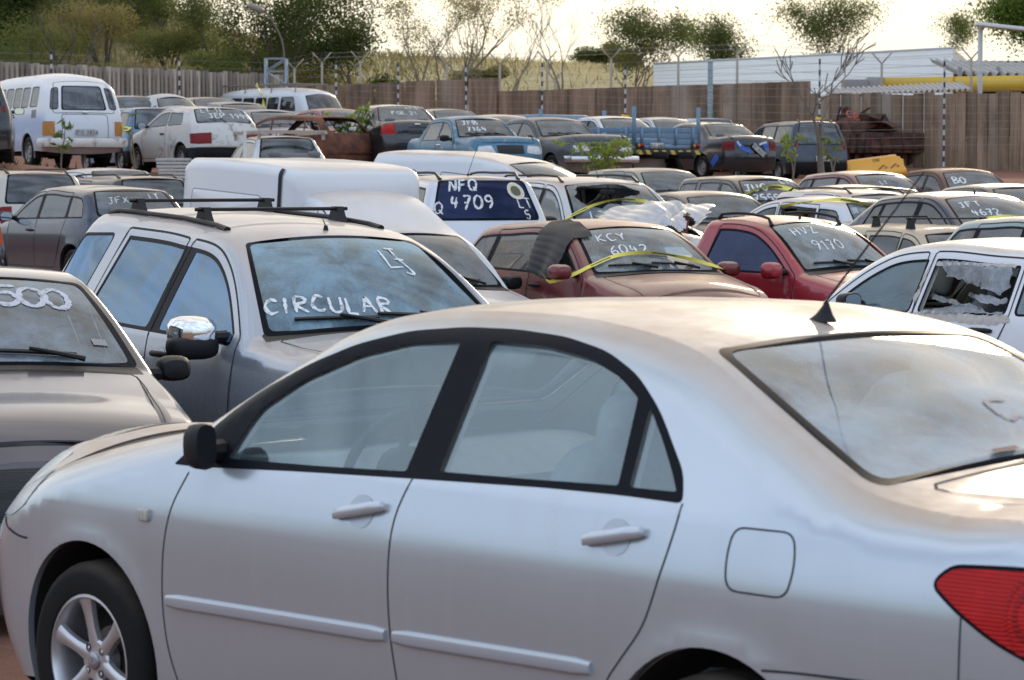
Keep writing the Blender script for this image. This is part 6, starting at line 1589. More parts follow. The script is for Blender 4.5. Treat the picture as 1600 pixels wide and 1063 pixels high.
def flatbed():
    s = 66; p = at(1092, 232, F/s); th = R(218-90); f = Vector((math.cos(th), math.sin(th), 0)); l = Vector((-f.y, f.x, 0))
    # p = rear right lower corner of the bed
    o = p + f*1.75 + l*1.0; o.z = p.z-.95; SPOTS.append(tuple(o))
    r = empty('flatbed_truck', o, th, 'blue flatbed truck with wooden side boards and striped rear bumper bar', 'truck', 'cars in the far row by the fence')
    bl = paint((.12, .215, .31), 0, .6, .3, .4, .1, '_truck_blue', wear=.35, wearcol=(.30, .28, .26)); dk = DARK(); wood = bl
    m = MB(); m.box((0, 0, .97), (3.5, 2.04, .10), bl); 
    for x in (-1.2, 0, 1.2): m.box((x, 0, .86), (.1, 1.9, .12), dk)
    m.build('bed', r)
    for nm, c, d in (('side_board', (0, 1.0, 1.23), (3.46, .04, .40)), ('side_board', (0, -1.0, 1.23), (3.46, .04, .40)), ('tail_board', (-1.73, 0, 1.23), (.04, 1.94, .40))):
        b = MB()
        for k in (-.135, 0, .135): b.box((c[0], c[1], c[2]+k), (d[0], d[1], .125), wood, bev=.008)
        n = 4
        for i in range(n):
            if d[0] > 1: b.box((c[0]-1.5+i*1.0, c[1]+math.copysign(.03, c[1]), c[2]), (.07, .03, .42), bl)
            else: b.box((c[0]-.03, -.8+i*.53, c[2]), (.03, .07, .42), bl)
        b.build(nm, r)
    b = MB()
    for x, y in ((-1.73, 1.0), (-1.73, -1.0), (1.73, 1.0), (1.73, -1.0)): b.box((x, y, 1.45), (.07, .07, .92), bl)
    b.build('rack_posts', r)
    st = MB(); yl, bk = plain('hazard_yellow', (.60, .42, .06), .6), plain('hazard_black', (.03, .03, .03), .6)
    n = 16
    for i in range(n):
        y0, y1 = -1.02+2.04*i/n, -1.02+2.04*(i+1)/n; k = .07
        st.add([(-1.79, y0, .80), (-1.79, y1, .80), (-1.79, min(1.02, y1+k), .90), (-1.79, min(1.02, y0+k), .90)], [(3, 2, 1, 0)], (yl, bk)[i % 2])
    st.box((-1.76, 0, .85), (.05, 2.04, .11), bk); st.build('bumper_bar', r)
    for y in (-.86, .86):
        t = MB(); t.box((-1.79, y, 1.00), (.05, .22, .12), plain('lamp_body', (.03, .03, .03), .5)); t.box((-1.82, y-.04, 1.0), (.02, .12, .09), lens_mat('red_lens', (.20, .006, .007), 40)); t.box((-1.82, y+.06, 1.0), (.02, .06, .09), lens_mat('amber_lens2', (.55, .22, .04), 40)); t.build('tail_light', r)
    t = MB(); M = Matrix.Translation((-1.80, .35, 1.0)) @ Matrix(((0, 0, -1, 0), (-1, 0, 0, 0), (0, 1, 0, 0), (0, 0, 0, 1)))
    t.box((0, 0, 0), (.40, .13, .012), plain('plate_grey', (.46, .46, .45), .5, var=.1), rot=M); flat_text(t, 'JFZ 2881', .075, .011, M @ Matrix.Translation((0, -.01, .008)), plain('plate_ink', (.03, .03, .03), .6)); t.build('number_plate', r)
    cab = MB(); cab.box((2.75, 0, 1.25), (1.5, 1.8, 1.1), bl, bev=.15); cab.build('cab', r)
    for x in (-1.0, 2.6):
        for sd in (1, -1):
            w = empty('wheel', (x, sd*.78, .38)); w.parent = r; w.rotation_euler = (0, 0, 0 if sd > 0 else PI)
            for nm, me in wheel_meshes(.40, 'steel', .22): inst(nm, me, w)
    c = MB()
    for y in (-.4, .4): c.box((.4, y, .78), (5.2, .1, .16), dk)
    c.build('chassis', r)
def truck_wreck():
    """crushed rusty pickup: buckled cab, torn panels, ribbed bed"""
    s = 56; p = at(1352, 262, F/s); th = R(212-90); SPOTS.append((p.x, p.y, p.z))
    r = empty('truck_wreck', p, th, 'crushed rusty pickup wreck with CBT NO5 in red paint by the plank fence', 'truck wreck', None); r.scale = (.95, .95, .84)
    rm = rust_mat('_wreck', (.105, .044, .030), (.045, .020, .015)); rg = random.Random(4)
    # cab: lofted buckled shell along x (forward +x)
    m = MB(); rings = []
    for x, w, zt, zb, sk in ((2.6, .70, .95, .35, 0), (2.2, .82, 1.05, .3, .0), (1.5, .85, 1.10, .3, .02), (1.25, .84, 1.15, .3, .05), (.9, .74, 1.55, .3, .10), (.55, .70, 1.66, .3, .12), (.1, .72, 1.58, .3, .05), (-.25, .80, 1.25, .3, .0)):
        ring = []
        for y, z in ((-1, 0), (-1.02, .35), (-1, .62), (-.90, .9), (-.6, 1), (0, 1.02), (.6, .97), (.9, .86), (1, .6), (1.02, .35), (1, 0)):
            ring.append((x+rg.uniform(-.05, .05), y*w+sk+rg.uniform(-.03, .03), zb+(zt-zb)*z+rg.uniform(-.04, .04)))
        rings.append(ring)
    m.loft(rings, rm, cap=True, closed=True); m.build('cab', r, smooth=False)
    # window hole as dark recess with rim
    h = MB(); P = [(.85, .80, 1.18), (.20, .80, 1.16), (.28, .77, 1.46), (.75, .76, 1.48)]; h.add(P, [(0, 1, 2, 3)], DARK()); 
    h.tube(P+[P[0]], .03, rm, 5); h.build('window_hole', r)
    b = MB(); sl = rm
    for c, d in (((-.85, 1.0, .80), (1.1, .07, .66)), ((-.85, -1.0, .80), (1.1, .07, .66)), ((-1.42, 0, .80), (.07, 1.95, .66)), ((-.85, 0, .52), (1.1, 1.9, .08))): b.box(c, d, sl, bev=.01)
    for y in (-.6, -.2, .2, .6): b.box((-1.46, y, .80), (.05, .08, .60), sl)
    for z in (.62, .98): b.box((-1.47, 0, z), (.05, 1.95, .05), sl)
    for i in range(3): b.box((-1.2+.34*i, 1.04, .80), (.07, .05, .62), sl)
    b.build('bed', r)
    t = MB()
    def sheet(pts, jag=.03):
        t.add(pts, [tuple(range(len(pts)))], rm); t.add([(x, y, z-.02) for x, y, z in pts], [tuple(range(len(pts)-1, -1, -1))], rm)
    sheet([(.3, .5, 1.55), (-.5, .6, 1.75), (-1.3, .5, 1.55), (-1.7, .4, 1.30), (-1.3, -.3, 1.35), (-.6, -.4, 1.5)])
    sheet([(.9, .3, 1.55), (.7, .3, 1.95), (.55, .25, 2.05), (.45, .2, 1.80), (.1, .1, 1.70), (.2, 0, 1.5)])
    sheet([(-.2, .7, 1.5), (-.9, .8, 1.85), (-1.1, .75, 1.55)]); sheet([(-.8, .8, 1.2), (-1.5, .7, 1.35), (-1.7, .2, 1.2), (-1.0, .2, 1.2)])
    for a, b_ in (((.2, .4, 1.6), (-.8, .5, 1.95)), ((-.2, -.2, 1.3), (-1.2, .3, 1.7)), ((.6, .6, 1.5), (.3, .7, 2.0))): t.tube([a, b_], .035, rm, 5)
    t.build('torn_panel', r, smooth=False)
    Mp = Matrix.Translation((-.75, .45, 1.42)) @ Matrix.Rotation(R(34), 4, 'Y') @ Matrix(((0, 0, -1, 0), (-1, 0, 0, 0), (0, 1, 0, 0), (0, 0, 0, 1))); pn = MB(); pn.box((0, 0, 0), (1.5, .85, .03), rm, rot=Mp); pn.build('bent_panel', r)
    tx = MB(); M = Mp @ Matrix.Translation((0, .05, .02)) @ Matrix.Rotation(R(-28), 4, 'Z')
    flat_text(tx, 'CBT NO5', .27, .035, M, plain('red_paint', (.55, .10, .05), .7), slant=-.1); tx.build('painted_writing', r)
    for x in (1.9, -.9):
        for sd in (1, -1): k = MB(); k.lathe([(.30, -.09), (.32, 0), (.30, .09), (.16, .09), (.15, -.09), (.30, -.09)], rm, Matrix.Identity(3), 20); o = k.build('wheel', r); o.location = (x, sd*.8, .32)
def barrier():
    s = 62; p = at(1371, 279, F/s); r = empty('plastic_barrier', p, R(12), 'yellow orange plastic road barrier leaning in front of the rusted truck wreck', 'road barrier'); SPOTS.append(tuple(p))
    ym = plain('barrier_plastic', (.78, .36, .02), .45, var=.12, scale=4, dust=.4); m = MB(); L = 1.05
    prof_ = [(-.26, 0), (-.26, .16), (-.12, .24), (-.10, .50), (-.07, .54), (.07, .54), (.10, .50), (.12, .24), (.26, .16), (.26, 0)]
    rings = []
    for x, k, dz in ((-.72, .9, .0), (-.70, 1, .0), (-.35, 1, .0), (-.33, 1, -.0), (.0, 1, .0), (.33, 1, 0), (.52, 1, 0), (.55, 1, -.06), (.62, 1, -.06), (.64, 1, -.13), (.70, .95, -.13)):
        rings.append([(x, y*k, min(z, .54+dz)) for y, z in prof_])
    m.loft(rings, ym); m.build('body', r); r.rotation_euler[1] = R(-7)
    ar = MB(); bk = plain('arrow_black', (.05, .04, .02), .6)
    for x0 in (-.02, .30):
        P = [(x0, -.17, .20), (x0+.16, -.137, .32), (x0+.26, -.137, .26), (x0+.10, -.17, .14)]
        ar.tube(P+[P[0]], .012, bk, 4)
    flat_text(ar, 'EMD', .07, .012, Matrix.Translation((-.02, -.108, .46)) @ Matrix.Rotation(PI/2, 4, 'X'), bk); ar.build('painted_marks', r)
# ------------------------------------------------------------------ ground, hill, walls, trees
def ground_z(x, y):
    x = np.asarray(x, float); y = np.asarray(y, float); P = np.array(ANCH)
    d2 = (x[..., None]-P[:, 0])**2+(y[..., None]-P[:, 1])**2; w = 1/(d2+1.2)**2
    return (w*P[:, 2]).sum(-1)/w.sum(-1)
def gz(x, y): return float(ground_z(np.array([x]), np.array([y]))[0])
RIDGE = [(-900, -70), (-300, -60), (0, -45), (120, -12), (230, 14), (300, 38), (380, 66), (450, 82), (600, 98), (780, 97), (900, 99), (1000, 106), (1300, 112), (1700, 115), (2600, 110)]
def hill_z(x, y):
    yr = 128.0; px = 800+np.asarray(x, float)*F/yr; yy = np.interp(px, [r[0] for r in RIDGE], [r[1] for r in RIDGE])
    zr = CAM_Z+(279.6-yy)/F*yr; t = np.clip((np.asarray(y, float)-83)/(yr-83), 0, 1); t = t*t*(3-2*t)
    z = 3.0*(1-t)+zr*t; b = np.sin(x*.31+y*.13)*.22+np.sin(x*.11-y*.23+1)*.3+np.sin(x*.73+y*.51)*.08
    return z+b*t*(1-.55*t) - np.clip(np.asarray(y, float)-yr-6, 0, None)*.012
def hz(x, y): return float(hill_z(np.array([x]), np.array([y]))[0])
def sheet(name, xs, ys, fz, mat):
    X, Y = np.meshgrid(xs, ys); Z = fz(X, Y); V = np.stack([X, Y, Z], -1).reshape(-1, 3); nx = len(xs)
    m = MB(); m.add(V, [(j*nx+i, j*nx+i+1, (j+1)*nx+i+1, (j+1)*nx+i) for j in range(len(ys)-1) for i in range(nx-1)], mat)
    return tag(m.build(name), kind='structure')
def dirt_mat():
    m, nt, out = new_mat('red_dirt'); tc = N(nt, 'TexCoord'); ob = tc.outputs['Object']
    n1 = noise(nt, .35, 8, .62, ob); n2 = noise(nt, 6, 8, .7, ob); n3 = noise(nt, 45, 3, .6, ob)
    col = mixc(nt, maprange(nt, n1, .35, .65), (.165, .066, .038), (.24, .11, .068)); col = mixc(nt, maprange(nt, n2, .5, .75), col, (.11, .045, .028))
    col = mixc(nt, math_n(nt, 'MULTIPLY', maprange(nt, n3, .6, .7), .5), col, (.36, .24, .17))
    p = N(nt, 'BsdfPrincipled', Roughness=.95); lk(nt, col, p.inputs['Base Color']); bp = N(nt, 'Bump', Strength=.7, Distance=.06); lk(nt, n2, bp.inputs['Height']); lk(nt, bp.outputs[0], p.inputs['Normal']); lk(nt, p.outputs[0], out.inputs[0]); return m
def hill_mat():
    m, nt, out = new_mat('hill_earth'); tc = N(nt, 'TexCoord'); ob = tc.outputs['Object']
    n1 = noise(nt, .12, 8, .62, ob); n2 = noise(nt, 2.5, 8, .7, ob); so = N(nt, 'SeparateXYZ'); lk(nt, ob, so.inputs[0])
    dry = maprange(nt, math_n(nt, 'ADD', so.outputs['X'], math_n(nt, 'MULTIPLY', n1, 14)), -16, 6)
    a = mixc(nt, maprange(nt, n2, .35, .7), (.055, .060, .016), (.12, .085, .032)); b = mixc(nt, maprange(nt, n2, .3, .7), (.30, .25, .13), (.46, .38, .20))
    col = mixc(nt, dry, a, b); col = mixc(nt, math_n(nt, 'MULTIPLY', maprange(nt, n1, .60, .72), .7), col, (.22, .085, .04))
    p = N(nt, 'BsdfPrincipled', Roughness=1.0); lk(nt, col, p.inputs['Base Color']); lk(nt, p.outputs[0], out.inputs[0]); return m
def leaf_mat(key, a, b, trans=.35, scale=.8):
    k = ('leaf', key)
    if k in _mc: return _mc[k]
    m, nt, out = new_mat('leaves_'+key); tc = N(nt, 'TexCoord'); n1 = noise(nt, scale, 3, .6, tc.outputs['Object']); n2 = noise(nt, scale*14, 1, .5, tc.outputs['Object'])
    f = math_n(nt, 'ADD', math_n(nt, 'MULTIPLY', maprange(nt, n1, .3, .7), .6), math_n(nt, 'MULTIPLY', maprange(nt, n2, .3, .7), .5), True)
    col = mixc(nt, f, a, b); d = N(nt, 'BsdfDiffuse'); t = N(nt, 'BsdfTranslucent'); lk(nt, col, d.inputs[0])
    lk(nt, mixc(nt, .5, col, tuple(min(1, x*1.6) for x in b)), t.inputs[0]); mx = N(nt, 'MixShader'); mx.inputs[0].default_value = trans
    lk(nt, d.outputs[0], mx.inputs[1]); lk(nt, t.outputs[0], mx.inputs[2]); lk(nt, mx.outputs[0], out.inputs[0]); _mc[k] = m; return m
def wall_mat(key, a, b, streak=1.0, c=(.32, .27, .22)):
    m, nt, out = new_mat('concrete_'+key); tc = N(nt, 'TexCoord'); ob = tc.outputs['Object']; mp = N(nt, 'Mapping'); lk(nt, ob, mp.inputs[0]); mp.inputs['Scale'].default_value = (3.0, 3.0, .22)
    n1 = noise(nt, 1.2, 8, .65, mp.outputs[0]); n2 = noise(nt, 1.1, 6, .6, ob); n3 = noise(nt, 18, 5, .65, ob)
    mp2 = N(nt, 'Mapping'); lk(nt, ob, mp2.inputs[0]); mp2.inputs['Scale'].default_value = (1.3, 1.3, .06); n4 = noise(nt, 1.0, 3, .5, mp2.outputs[0])
    col = mixc(nt, maprange(nt, n1, .35, .68), a, b); col = mixc(nt, math_n(nt, 'MULTIPLY', maprange(nt, n4, .55, .75), .6*streak), col, c); col = mixc(nt, math_n(nt, 'MULTIPLY', maprange(nt, n2, .5, .8), .55), col, tuple(x*.45 for x in a)); col = mixc(nt, math_n(nt, 'MULTIPLY', maprange(nt, n3, .55, .75), .35), col, tuple(x*.6 for x in b))
    p = N(nt, 'BsdfPrincipled', Roughness=.95); lk(nt, col, p.inputs['Base Color']); bp = N(nt, 'Bump', Strength=.4, Distance=.03); lk(nt, n3, bp.inputs['Height']); lk(nt, bp.outputs[0], p.inputs['Normal']); lk(nt, p.outputs[0], out.inputs[0]); return m
def slab_wall(name, label, A, B, za, zb, base, step, mats, depth=.10, gap=.012, alt=.05, jag=.03, seed=1, skip=()):
    """vertical slabs from A to B (x,y), tops from za to zb"""
    rg = random.Random(seed); A, B = Vector(A), Vector(B); d = (B-A); L = d.length; d /= L; ang = math.atan2(d.y, d.x); n = int(L/step); m = MB()
    for i in range(n):
        if i in skip: continue
        t = (i+.5)/n; p = A+(B-A)*t; zt = za+(zb-za)*t+rg.uniform(-jag, jag); nrm = Vector((-d.y, d.x)); o = alt*(1 if i % 2 else -1)+rg.uniform(-.01, .01)
        q = p+nrm*o; m.box((q.x, q.y, (zt+base)/2), (step*(1-gap/step) if alt < .02 else step*.86, depth, zt-base), rg.choice(mats), rot=ang+rg.uniform(-.01, .01), bev=0)
    m.build_o = m.build(name, smooth=False); return tag(m.build_o, label, 'wall')
def slat_fence(A, B, mats):
    o = slab_wall('slat_fence', 'weathered grey concrete slat fence along the left behind the white vans', A.xy, B.xy, A.z, B.z, 1.7, .25, mats, .10, .125, .0, .03, 3)
    d = (B.xy-A.xy).normalized(); n = Vector((-d.y, d.x))*.10; m = MB(); c = (A.xy+B.xy)/2+n; m.box((c.x, c.y, (1.7+(A.z+B.z)/2-.12)/2), ((B.xy-A.xy).length, .05, (A.z+B.z)/2-.12-1.7), plain('gap_shade', (.045, .036, .030), .95), rot=math.atan2(d.y, d.x)); m.build('gap_shade_sheet', o)  # dark sheet added behind the slats, shade of the gaps put into its colour
def tree(name, label, base, H, spread, seed, leaf, bark, kind='full', leaves=5200, lsize=.20, lean=(0, 0), trunks=1, crown0=.35, group='trees beyond the wall', cat='tree', rad=None, leafr=.55, droop=0.0, depth=4, rmin=.006, clumps=26):
    rg = random.Random(seed); tr = MB(); tips = []; r0 = rad or H*.018
    def grow(p, d, L, r, dep):
        n = 4; pts = [p]; q = p.copy(); dd = d.copy(); rs = [r]
        for i in range(n):
            dd = (dd+Vector((rg.uniform(-.16, .16), rg.uniform(-.16, .16), rg.uniform(-.05, .12)-droop*(4-dep)*.05))).normalized(); q = q+dd*(L/n); pts.append(q.copy()); rs.append(max(rmin, r*(1-.45*(i+1)/n)))
        tr.tube(pts, rs, bark, 5 if dep < 3 else 7, cap=False)
        if dep <= 1: tips.extend(pts[1:] if dep == 0 else pts[3:])
        if dep == 0: return
        k = rg.choice((2, 3, 3)) if dep > 1 else rg.choice((2, 3))
        for i in range(k):
            j = rg.choice((2, 3, 4)) if i else 4; a = rg.uniform(0, 2*PI); s = rg.uniform(.35, .85)*spread
            e = (dd+Vector((math.cos(a)*s, math.sin(a)*s, rg.uniform(-.15, .35)))).normalized()
            grow(pts[j], e, L*rg.uniform(.55, .80), rs[j]*rg.uniform(.6, .8), dep-1)
    root = empty(name, base, 0, label, cat, group)
    for t in range(trunks):
        a = rg.uniform(0, 2*PI); o = Vector((math.cos(a), math.sin(a), 0))*(r0*2.2 if trunks > 1 else 0)
        d = Vector((lean[0]+rg.uniform(-.16, .16)*(trunks > 1)*1.6, lean[1]+rg.uniform(-.1, .1), 1)).normalized()
        grow(o+Vector((0, 0, -.3)), d, H*crown0*rg.uniform(.9, 1.15), r0*(1 if trunks == 1 else .75), depth)
    zmx = max(t.z for t in tips); k = H/zmx
    tr.v = [(v[0]*1, v[1]*1, v[2]*k) for v in tr.v]; tips = [Vector((t.x, t.y, t.z*k)) for t in tips]
    tr.build('trunk', root)
    if leaves:
        P = np.array([tuple(t) for t in tips]); rgn = np.random.default_rng(seed); w = rgn.random(len(P))**5; w /= w.sum()
        ncl = clumps; Cc = P[rgn.choice(len(P), ncl, replace=False)]; Cr = leafr*rgn.uniform(.7, 1.7, ncl); k1 = int(leaves*.8); ii = rgn.choice(ncl, k1, p=Cr**2/(Cr**2).sum()); a1 = Cc[ii]+rgn.normal(0, 1, (k1, 3))*Cr[ii][:, None]*np.array([1, 1, .6]); idx = rgn.choice(len(P), leaves-k1, p=w); c = np.concatenate([a1, P[idx]+rgn.normal(0, leafr*.7, (leaves-k1, 3))]); leaf_quads(root, 'crown', c, rgn, lsize, leaf)
    return root
def leaf_quads(root, name, c, rgn, ls, mat, thin=.55):
    n = len(c); a = rgn.normal(0, 1, (n, 3)); a /= np.linalg.norm(a, axis=1)[:, None]; b = np.cross(a, rgn.normal(0, 1, (n, 3))); b /= np.linalg.norm(b, axis=1)[:, None]+1e-9
    s = ls*(.55+.9*rgn.random(n))[:, None]; a = a*s*.5; b = b*s*.5*thin
    V = np.stack([c-a, c-b*.9-a*.1, c+a, c+b*.9-a*.1], 1).reshape(-1, 3)
    me = bpy.data.meshes.new(name); me.vertices.add(4*n); me.vertices.foreach_set('co', V.ravel()); me.loops.add(4*n); me.loops.foreach_set('vertex_index', np.arange(4*n)); me.polygons.add(n); me.polygons.foreach_set('loop_start', np.arange(n)*4); me.polygons.foreach_set('loop_total', np.full(n, 4)); me.materials.append(mat); me.update(); me.validate()
    o = bpy.data.objects.new(name, me); COL.objects.link(o); o.parent = root; return o
def bush(label, base, w, h, seed, leaf, bark, n=2600, ls=.22, group='bushes on the hillside', cat='bush'):
    rgn = np.random.default_rng(seed); root = empty('bush', base, 0, label, cat, group); st = MB(); k = 7; C = []
    for i in range(k):
        a = rgn.uniform(0, 2*PI); r = rgn.uniform(.1, .9)*w*.42; q = Vector((math.cos(a)*r, math.sin(a)*r*.7, h*rgn.uniform(.35, .85)))
        st.tube([(0, 0, -.2), tuple(q*.5+Vector((0, 0, .1))), tuple(q)], [.06, .04, .02], bark, 5, cap=False); C.append((q, w*rgn.uniform(.14, .26), h*rgn.uniform(.12, .24)))
    P = []
    for q, rx, rz in C:
        m = n//k; v = rgn.normal(0, 1, (m, 3)); v /= np.linalg.norm(v, axis=1)[:, None]; v *= rgn.random((m, 1))**.45; P.append(np.array(q)+v*np.array([rx, rx, rz])*1.25)
    st.build('stems', root); P = np.concatenate(P); P = P[P[:, 2] > -.1]; leaf_quads(root, 'leaves', P, rgn, ls, leaf); return root
def sapling(name, label, base, h, seed, leaf, n=120, ls=.20, stems=1, spread=.4, lo=.4, group='young plants growing between cars', bark=None):
    rg = random.Random(seed); rgn = np.random.default_rng(seed); root = empty(name, base, 0, label, 'plant', group); m = MB(); P = []
    for s in range(stems):
        a = rg.uniform(0, 2*PI); e = Vector((math.cos(a)*spread*h*rg.uniform(.3, 1), math.sin(a)*spread*h*.5, h*rg.uniform(.75, 1))) if stems > 1 else Vector((rg.uniform(-.05, .05)*h, 0, h))
        pts = [Vector((e.x*t*t, e.y*t*t, e.z*t-.1*(t == 0))) + Vector((math.sin(t*5+seed)*.03*h, 0, 0)) for t in np.linspace(0, 1, 7)]; m.tube(pts, [.022*(1-.7*t)*max(1, h/1.6) for t in np.linspace(0, 1, 7)], bark, 5, cap=False)
        for j in range(max(1, int(n/stems/6))):
            t = rg.uniform(lo, 1); p = pts[min(5, int(t*6))].lerp(pts[min(6, int(t*6)+1)], t*6-int(t*6)); a = rg.uniform(0, 2*PI); L = rg.uniform(.5, 1)*h*spread*.55; q = p+Vector((math.cos(a)*L, math.sin(a)*L, rg.uniform(-.15, .45)*L)); m.tube([p, (p+q)/2+Vector((0, 0, .06*L)), q], [.007, .005, .003], bark, 4, cap=False)
            for k in range(6): P.append(tuple(p.lerp(q, .35+.65*k/5)+Vector((rg.uniform(-.05, .05), rg.uniform(-.05, .05), rg.uniform(-.04, .04)))*1.2))
    m.build('stem', root); leaf_quads(root, 'leaves', np.array(P), rgn, ls, leaf, .42); return root
def grass(name, pts, rgn, h, w, mat, tilt=.35):
    n = len(pts); a = rgn.uniform(0, 2*PI, n); d = np.stack([np.cos(a), np.sin(a), 0*a], 1)*w/2; hh = h*(.5+rgn.random(n)); t = np.stack([rgn.normal(0, tilt, n), rgn.normal(0, tilt, n), np.ones(n)], 1)*hh[:, None]
    V = np.stack([pts-d, pts+d, pts+t*.6+d*.6+0*t, pts+t*np.array([1.15, 1.15, 1])], 1).reshape(-1, 3)
    me = bpy.data.meshes.new(name); me.vertices.add(4*n); me.vertices.foreach_set('co', V.ravel()); me.loops.add(4*n); me.loops.foreach_set('vertex_index', np.arange(4*n)); me.polygons.add(n); me.polygons.foreach_set('loop_start', np.arange(n)*4); me.polygons.foreach_set('loop_total', np.full(n, 4)); me.materials.append(mat); me.update(); me.validate()
    o = bpy.data.objects.new(name, me); COL.objects.link(o); return tag(o, kind='stuff')

def setting():
    global ANCH
    A0, A1 = at(-90, 93, 66), at(447, 117, 84); M1 = at(781, 122, 79); R1 = at(1266, 127, 76); E1 = at(1700, 140, 72)
    ANCH = list(SPOTS)+[(x, -5, 0) for x in (-20, -8, 0, 8, 20)]+[(x, 12, -.02) for x in (-14, 10, 16)]+[(x, 86, 2.3) for x in (-40, -20, 0, 20, 40)]+[(x, 70, 2.1) for x in (-30, 24)]+[(x, 76, 2.15) for x in (-22, -10, 0, 8)]+[(-24, 58, 2.05)]
    sheet('ground', np.r_[-160, -90, np.arange(-50, 50.1, .6), 90, 160], np.r_[-60, -20, np.arange(-4, 92, .6)], ground_z, dirt_mat())
    sheet('hill', np.r_[-400, -200, -110, np.arange(-70, 70.1, 1.0), 110, 200, 400], np.r_[np.arange(83, 160, 1.0), 200, 300, 600], hill_z, hill_mat())
    # walls
    g = [wall_mat('slat%d' % k, (.21*q, .175*q, .145*q), (.42*q, .36*q, .30*q), .8) for k, q in enumerate((.75, 1.0, 1.3))]
    slat_fence(A0, A1, g)
    b = [wall_mat('brown%d' % k, (.135*q, .082*q, .050*q), (.34*q, .22*q, .145*q), 1.3, (.44, .34, .26)) for k, q in enumerate((.88, 1.0, 1.12))]
    z0 = at(447, 136, 84).z; slab_wall('concrete_wall', 'stained brown concrete panel wall behind the black saloon, sloping up to right', (A1.x, A1.y), M1.xy, z0, M1.z, 1.7, 1.05, b, .14, .012, .006, .004, 4)
    zc = at(781, 143, 79).z; slab_wall('concrete_wall', 'lower brown concrete wall of narrow planks in the centre right below white shed', M1.xy, R1.xy, zc, R1.z, 1.7, .42, b, .14, .008, .008, .004, 5)
    p = [wall_mat('plank%d' % k, (.14*q, .090*q, .056*q), (.33*q, .225*q, .15*q), 1.3) for k, q in enumerate((.75, 1.0, 1.25))]
    z1, z2 = at(1266, 148, 76).z, at(1700, 143, 72).z; slab_wall('plank_fence', 'rough brown plank fence at right behind rusty saloon and truck wreck', R1.xy, E1.xy, z1, z2, 1.7, .30, p, .07, .02, .012, .05, 6)
    # posts of the electric fence with their wires
    proto = None; tops = []; cols = []
    lst = [(80, 78, 68), (280, 88, 74), (525, 95, 79), (622, 98, 79), (728, 98, 77), (847, 98, 76), (977, 102, 75), (1281, 92, 72), (1476, 96, 70)]
    wt, bk = plain('post_white', (.50, .50, .48), .6), plain('post_black', (.03, .03, .03), .6); ym = plain('plate_yellow', (.72, .42, .03), .5)
    near_ = {80: 'behind the big white van', 280: 'left of the rack van', 525: 'above the black saloon', 622: 'just right of black saloon roof', 728: 'above the blue JFB car', 847: 'above the dark old saloon', 977: 'above the white far car', 1281: 'beside the bare tree', 1476: 'at right before the plank fence'}
    for px, py, D in lst:
        t = at(px, py, D); zb_ = gz(t.x, t.y); Hh = t.z-zb_
        r = empty('electric_fence_post', (t.x, t.y, zb_), 0, 'black and white banded electric fence post ' + near_[px], 'fence post', 'banded electric fence posts'); m = MB(); n = 22
        for i in range(n): m.tube([(0, 0, Hh*i/n), (0, 0, Hh*(i+1)/n)], .027, (wt, bk)[i % 2], 8, cap=(i == n-1))
        m.build('pole', r)
        if px in (280, 525, 728, 977, 1281):
            q = MB(); zz = Hh*.50; q.box((0, -.06, zz), (.24, .02, .16), ym, rot=Matrix.Rotation(R(12), 4, 'Y')); q.box((.0, -.075, zz), (.05, .02, .05), bk); q.build('warning_plate', r)
        tops.append((t.x, t.y, zb_, Hh))
    t = at(1110, 97, 75); zb_ = gz(t.x, t.y); r = empty('steel_post', (t.x, t.y, zb_), 0, 'plain blue grey steel fence post between concrete walls and striped saloon', 'fence post'); m = MB(); m.tube([(0, 0, 0), (0, 0, t.z-zb_)], .075, plain('post_steel', (.20, .25, .27), .5), 10)
    for i in range(14): m.tube([(0, 0, .4+i*.2), (0, 0, .43+i*.2)], .083, plain('post_clamp', (.35, .38, .38), .5), 8)
    m.build('pole', r); tops.insert(7, (t.x, t.y, zb_, t.z-zb_))
    wm = plain('fence_wire', (.30, .29, .28), .5, .6)
    tops2 = [(tops[0][0]-10, tops[0][1]-4, tops[0][2], tops[0][3])]+tops+[(tops[-1][0]+10, tops[-1][1]-2, tops[-1][2], tops[-1][3])]
    for k in range(11):
        f = .28+.068*k; m = MB(); L = [(x, y-.045, z+h*f) for x, y, z, h in tops2]
        m.tube(L, .004, wm, 4, cap=False); tag(m.build('fence_wire'), 'thin horizontal electric fence wire strung from post to post', 'wire', 'electric fence wires')
    # Y shaped barbed wire posts behind the wall
    yc = plain('pale_concrete', (.33, .29, .24), .8); pr = None; Y_ = []
    for px, py, D, hh in ((460, 92, 87, 2.2), (503, 82, 87, 2.2), (563, 80, 86, 2.3), (698, 84, 85, 2.2), (781, 84, 83, 2.6), (855, 80, 85, 2.4), (867, 108, 83, 1.2), (955, 76, 84, 2.4), (1060, 72, 83, 2.6), (1152, 68, 82, 2.8), (1378, 82, 80, 2.6), (1518, 74, 78, 3.0)):
        c = at(px, py, D); m = MB(); a = .30
        m.tube([(0, 0, -hh), (0, 0, -.32)], [.042, .036], yc, 6); m.tube([(0, 0, -.34), (-a, 0, 0)], .022, yc, 5); m.tube([(0, 0, -.34), (a, 0, 0)], .022, yc, 5)
        o = m.build('barbed_wire_post', loc=tuple(c)); tag(o, None, 'fence post', 'Y-shaped concrete posts behind the wall'); o['label'] = 'Y-shaped pale concrete barbed wire post standing behind the wall'; Y_.append((px, c))
    Y_.sort(key=lambda q: q[0]); Y2 = [q[1] for q in Y_ if q[0] != 867]
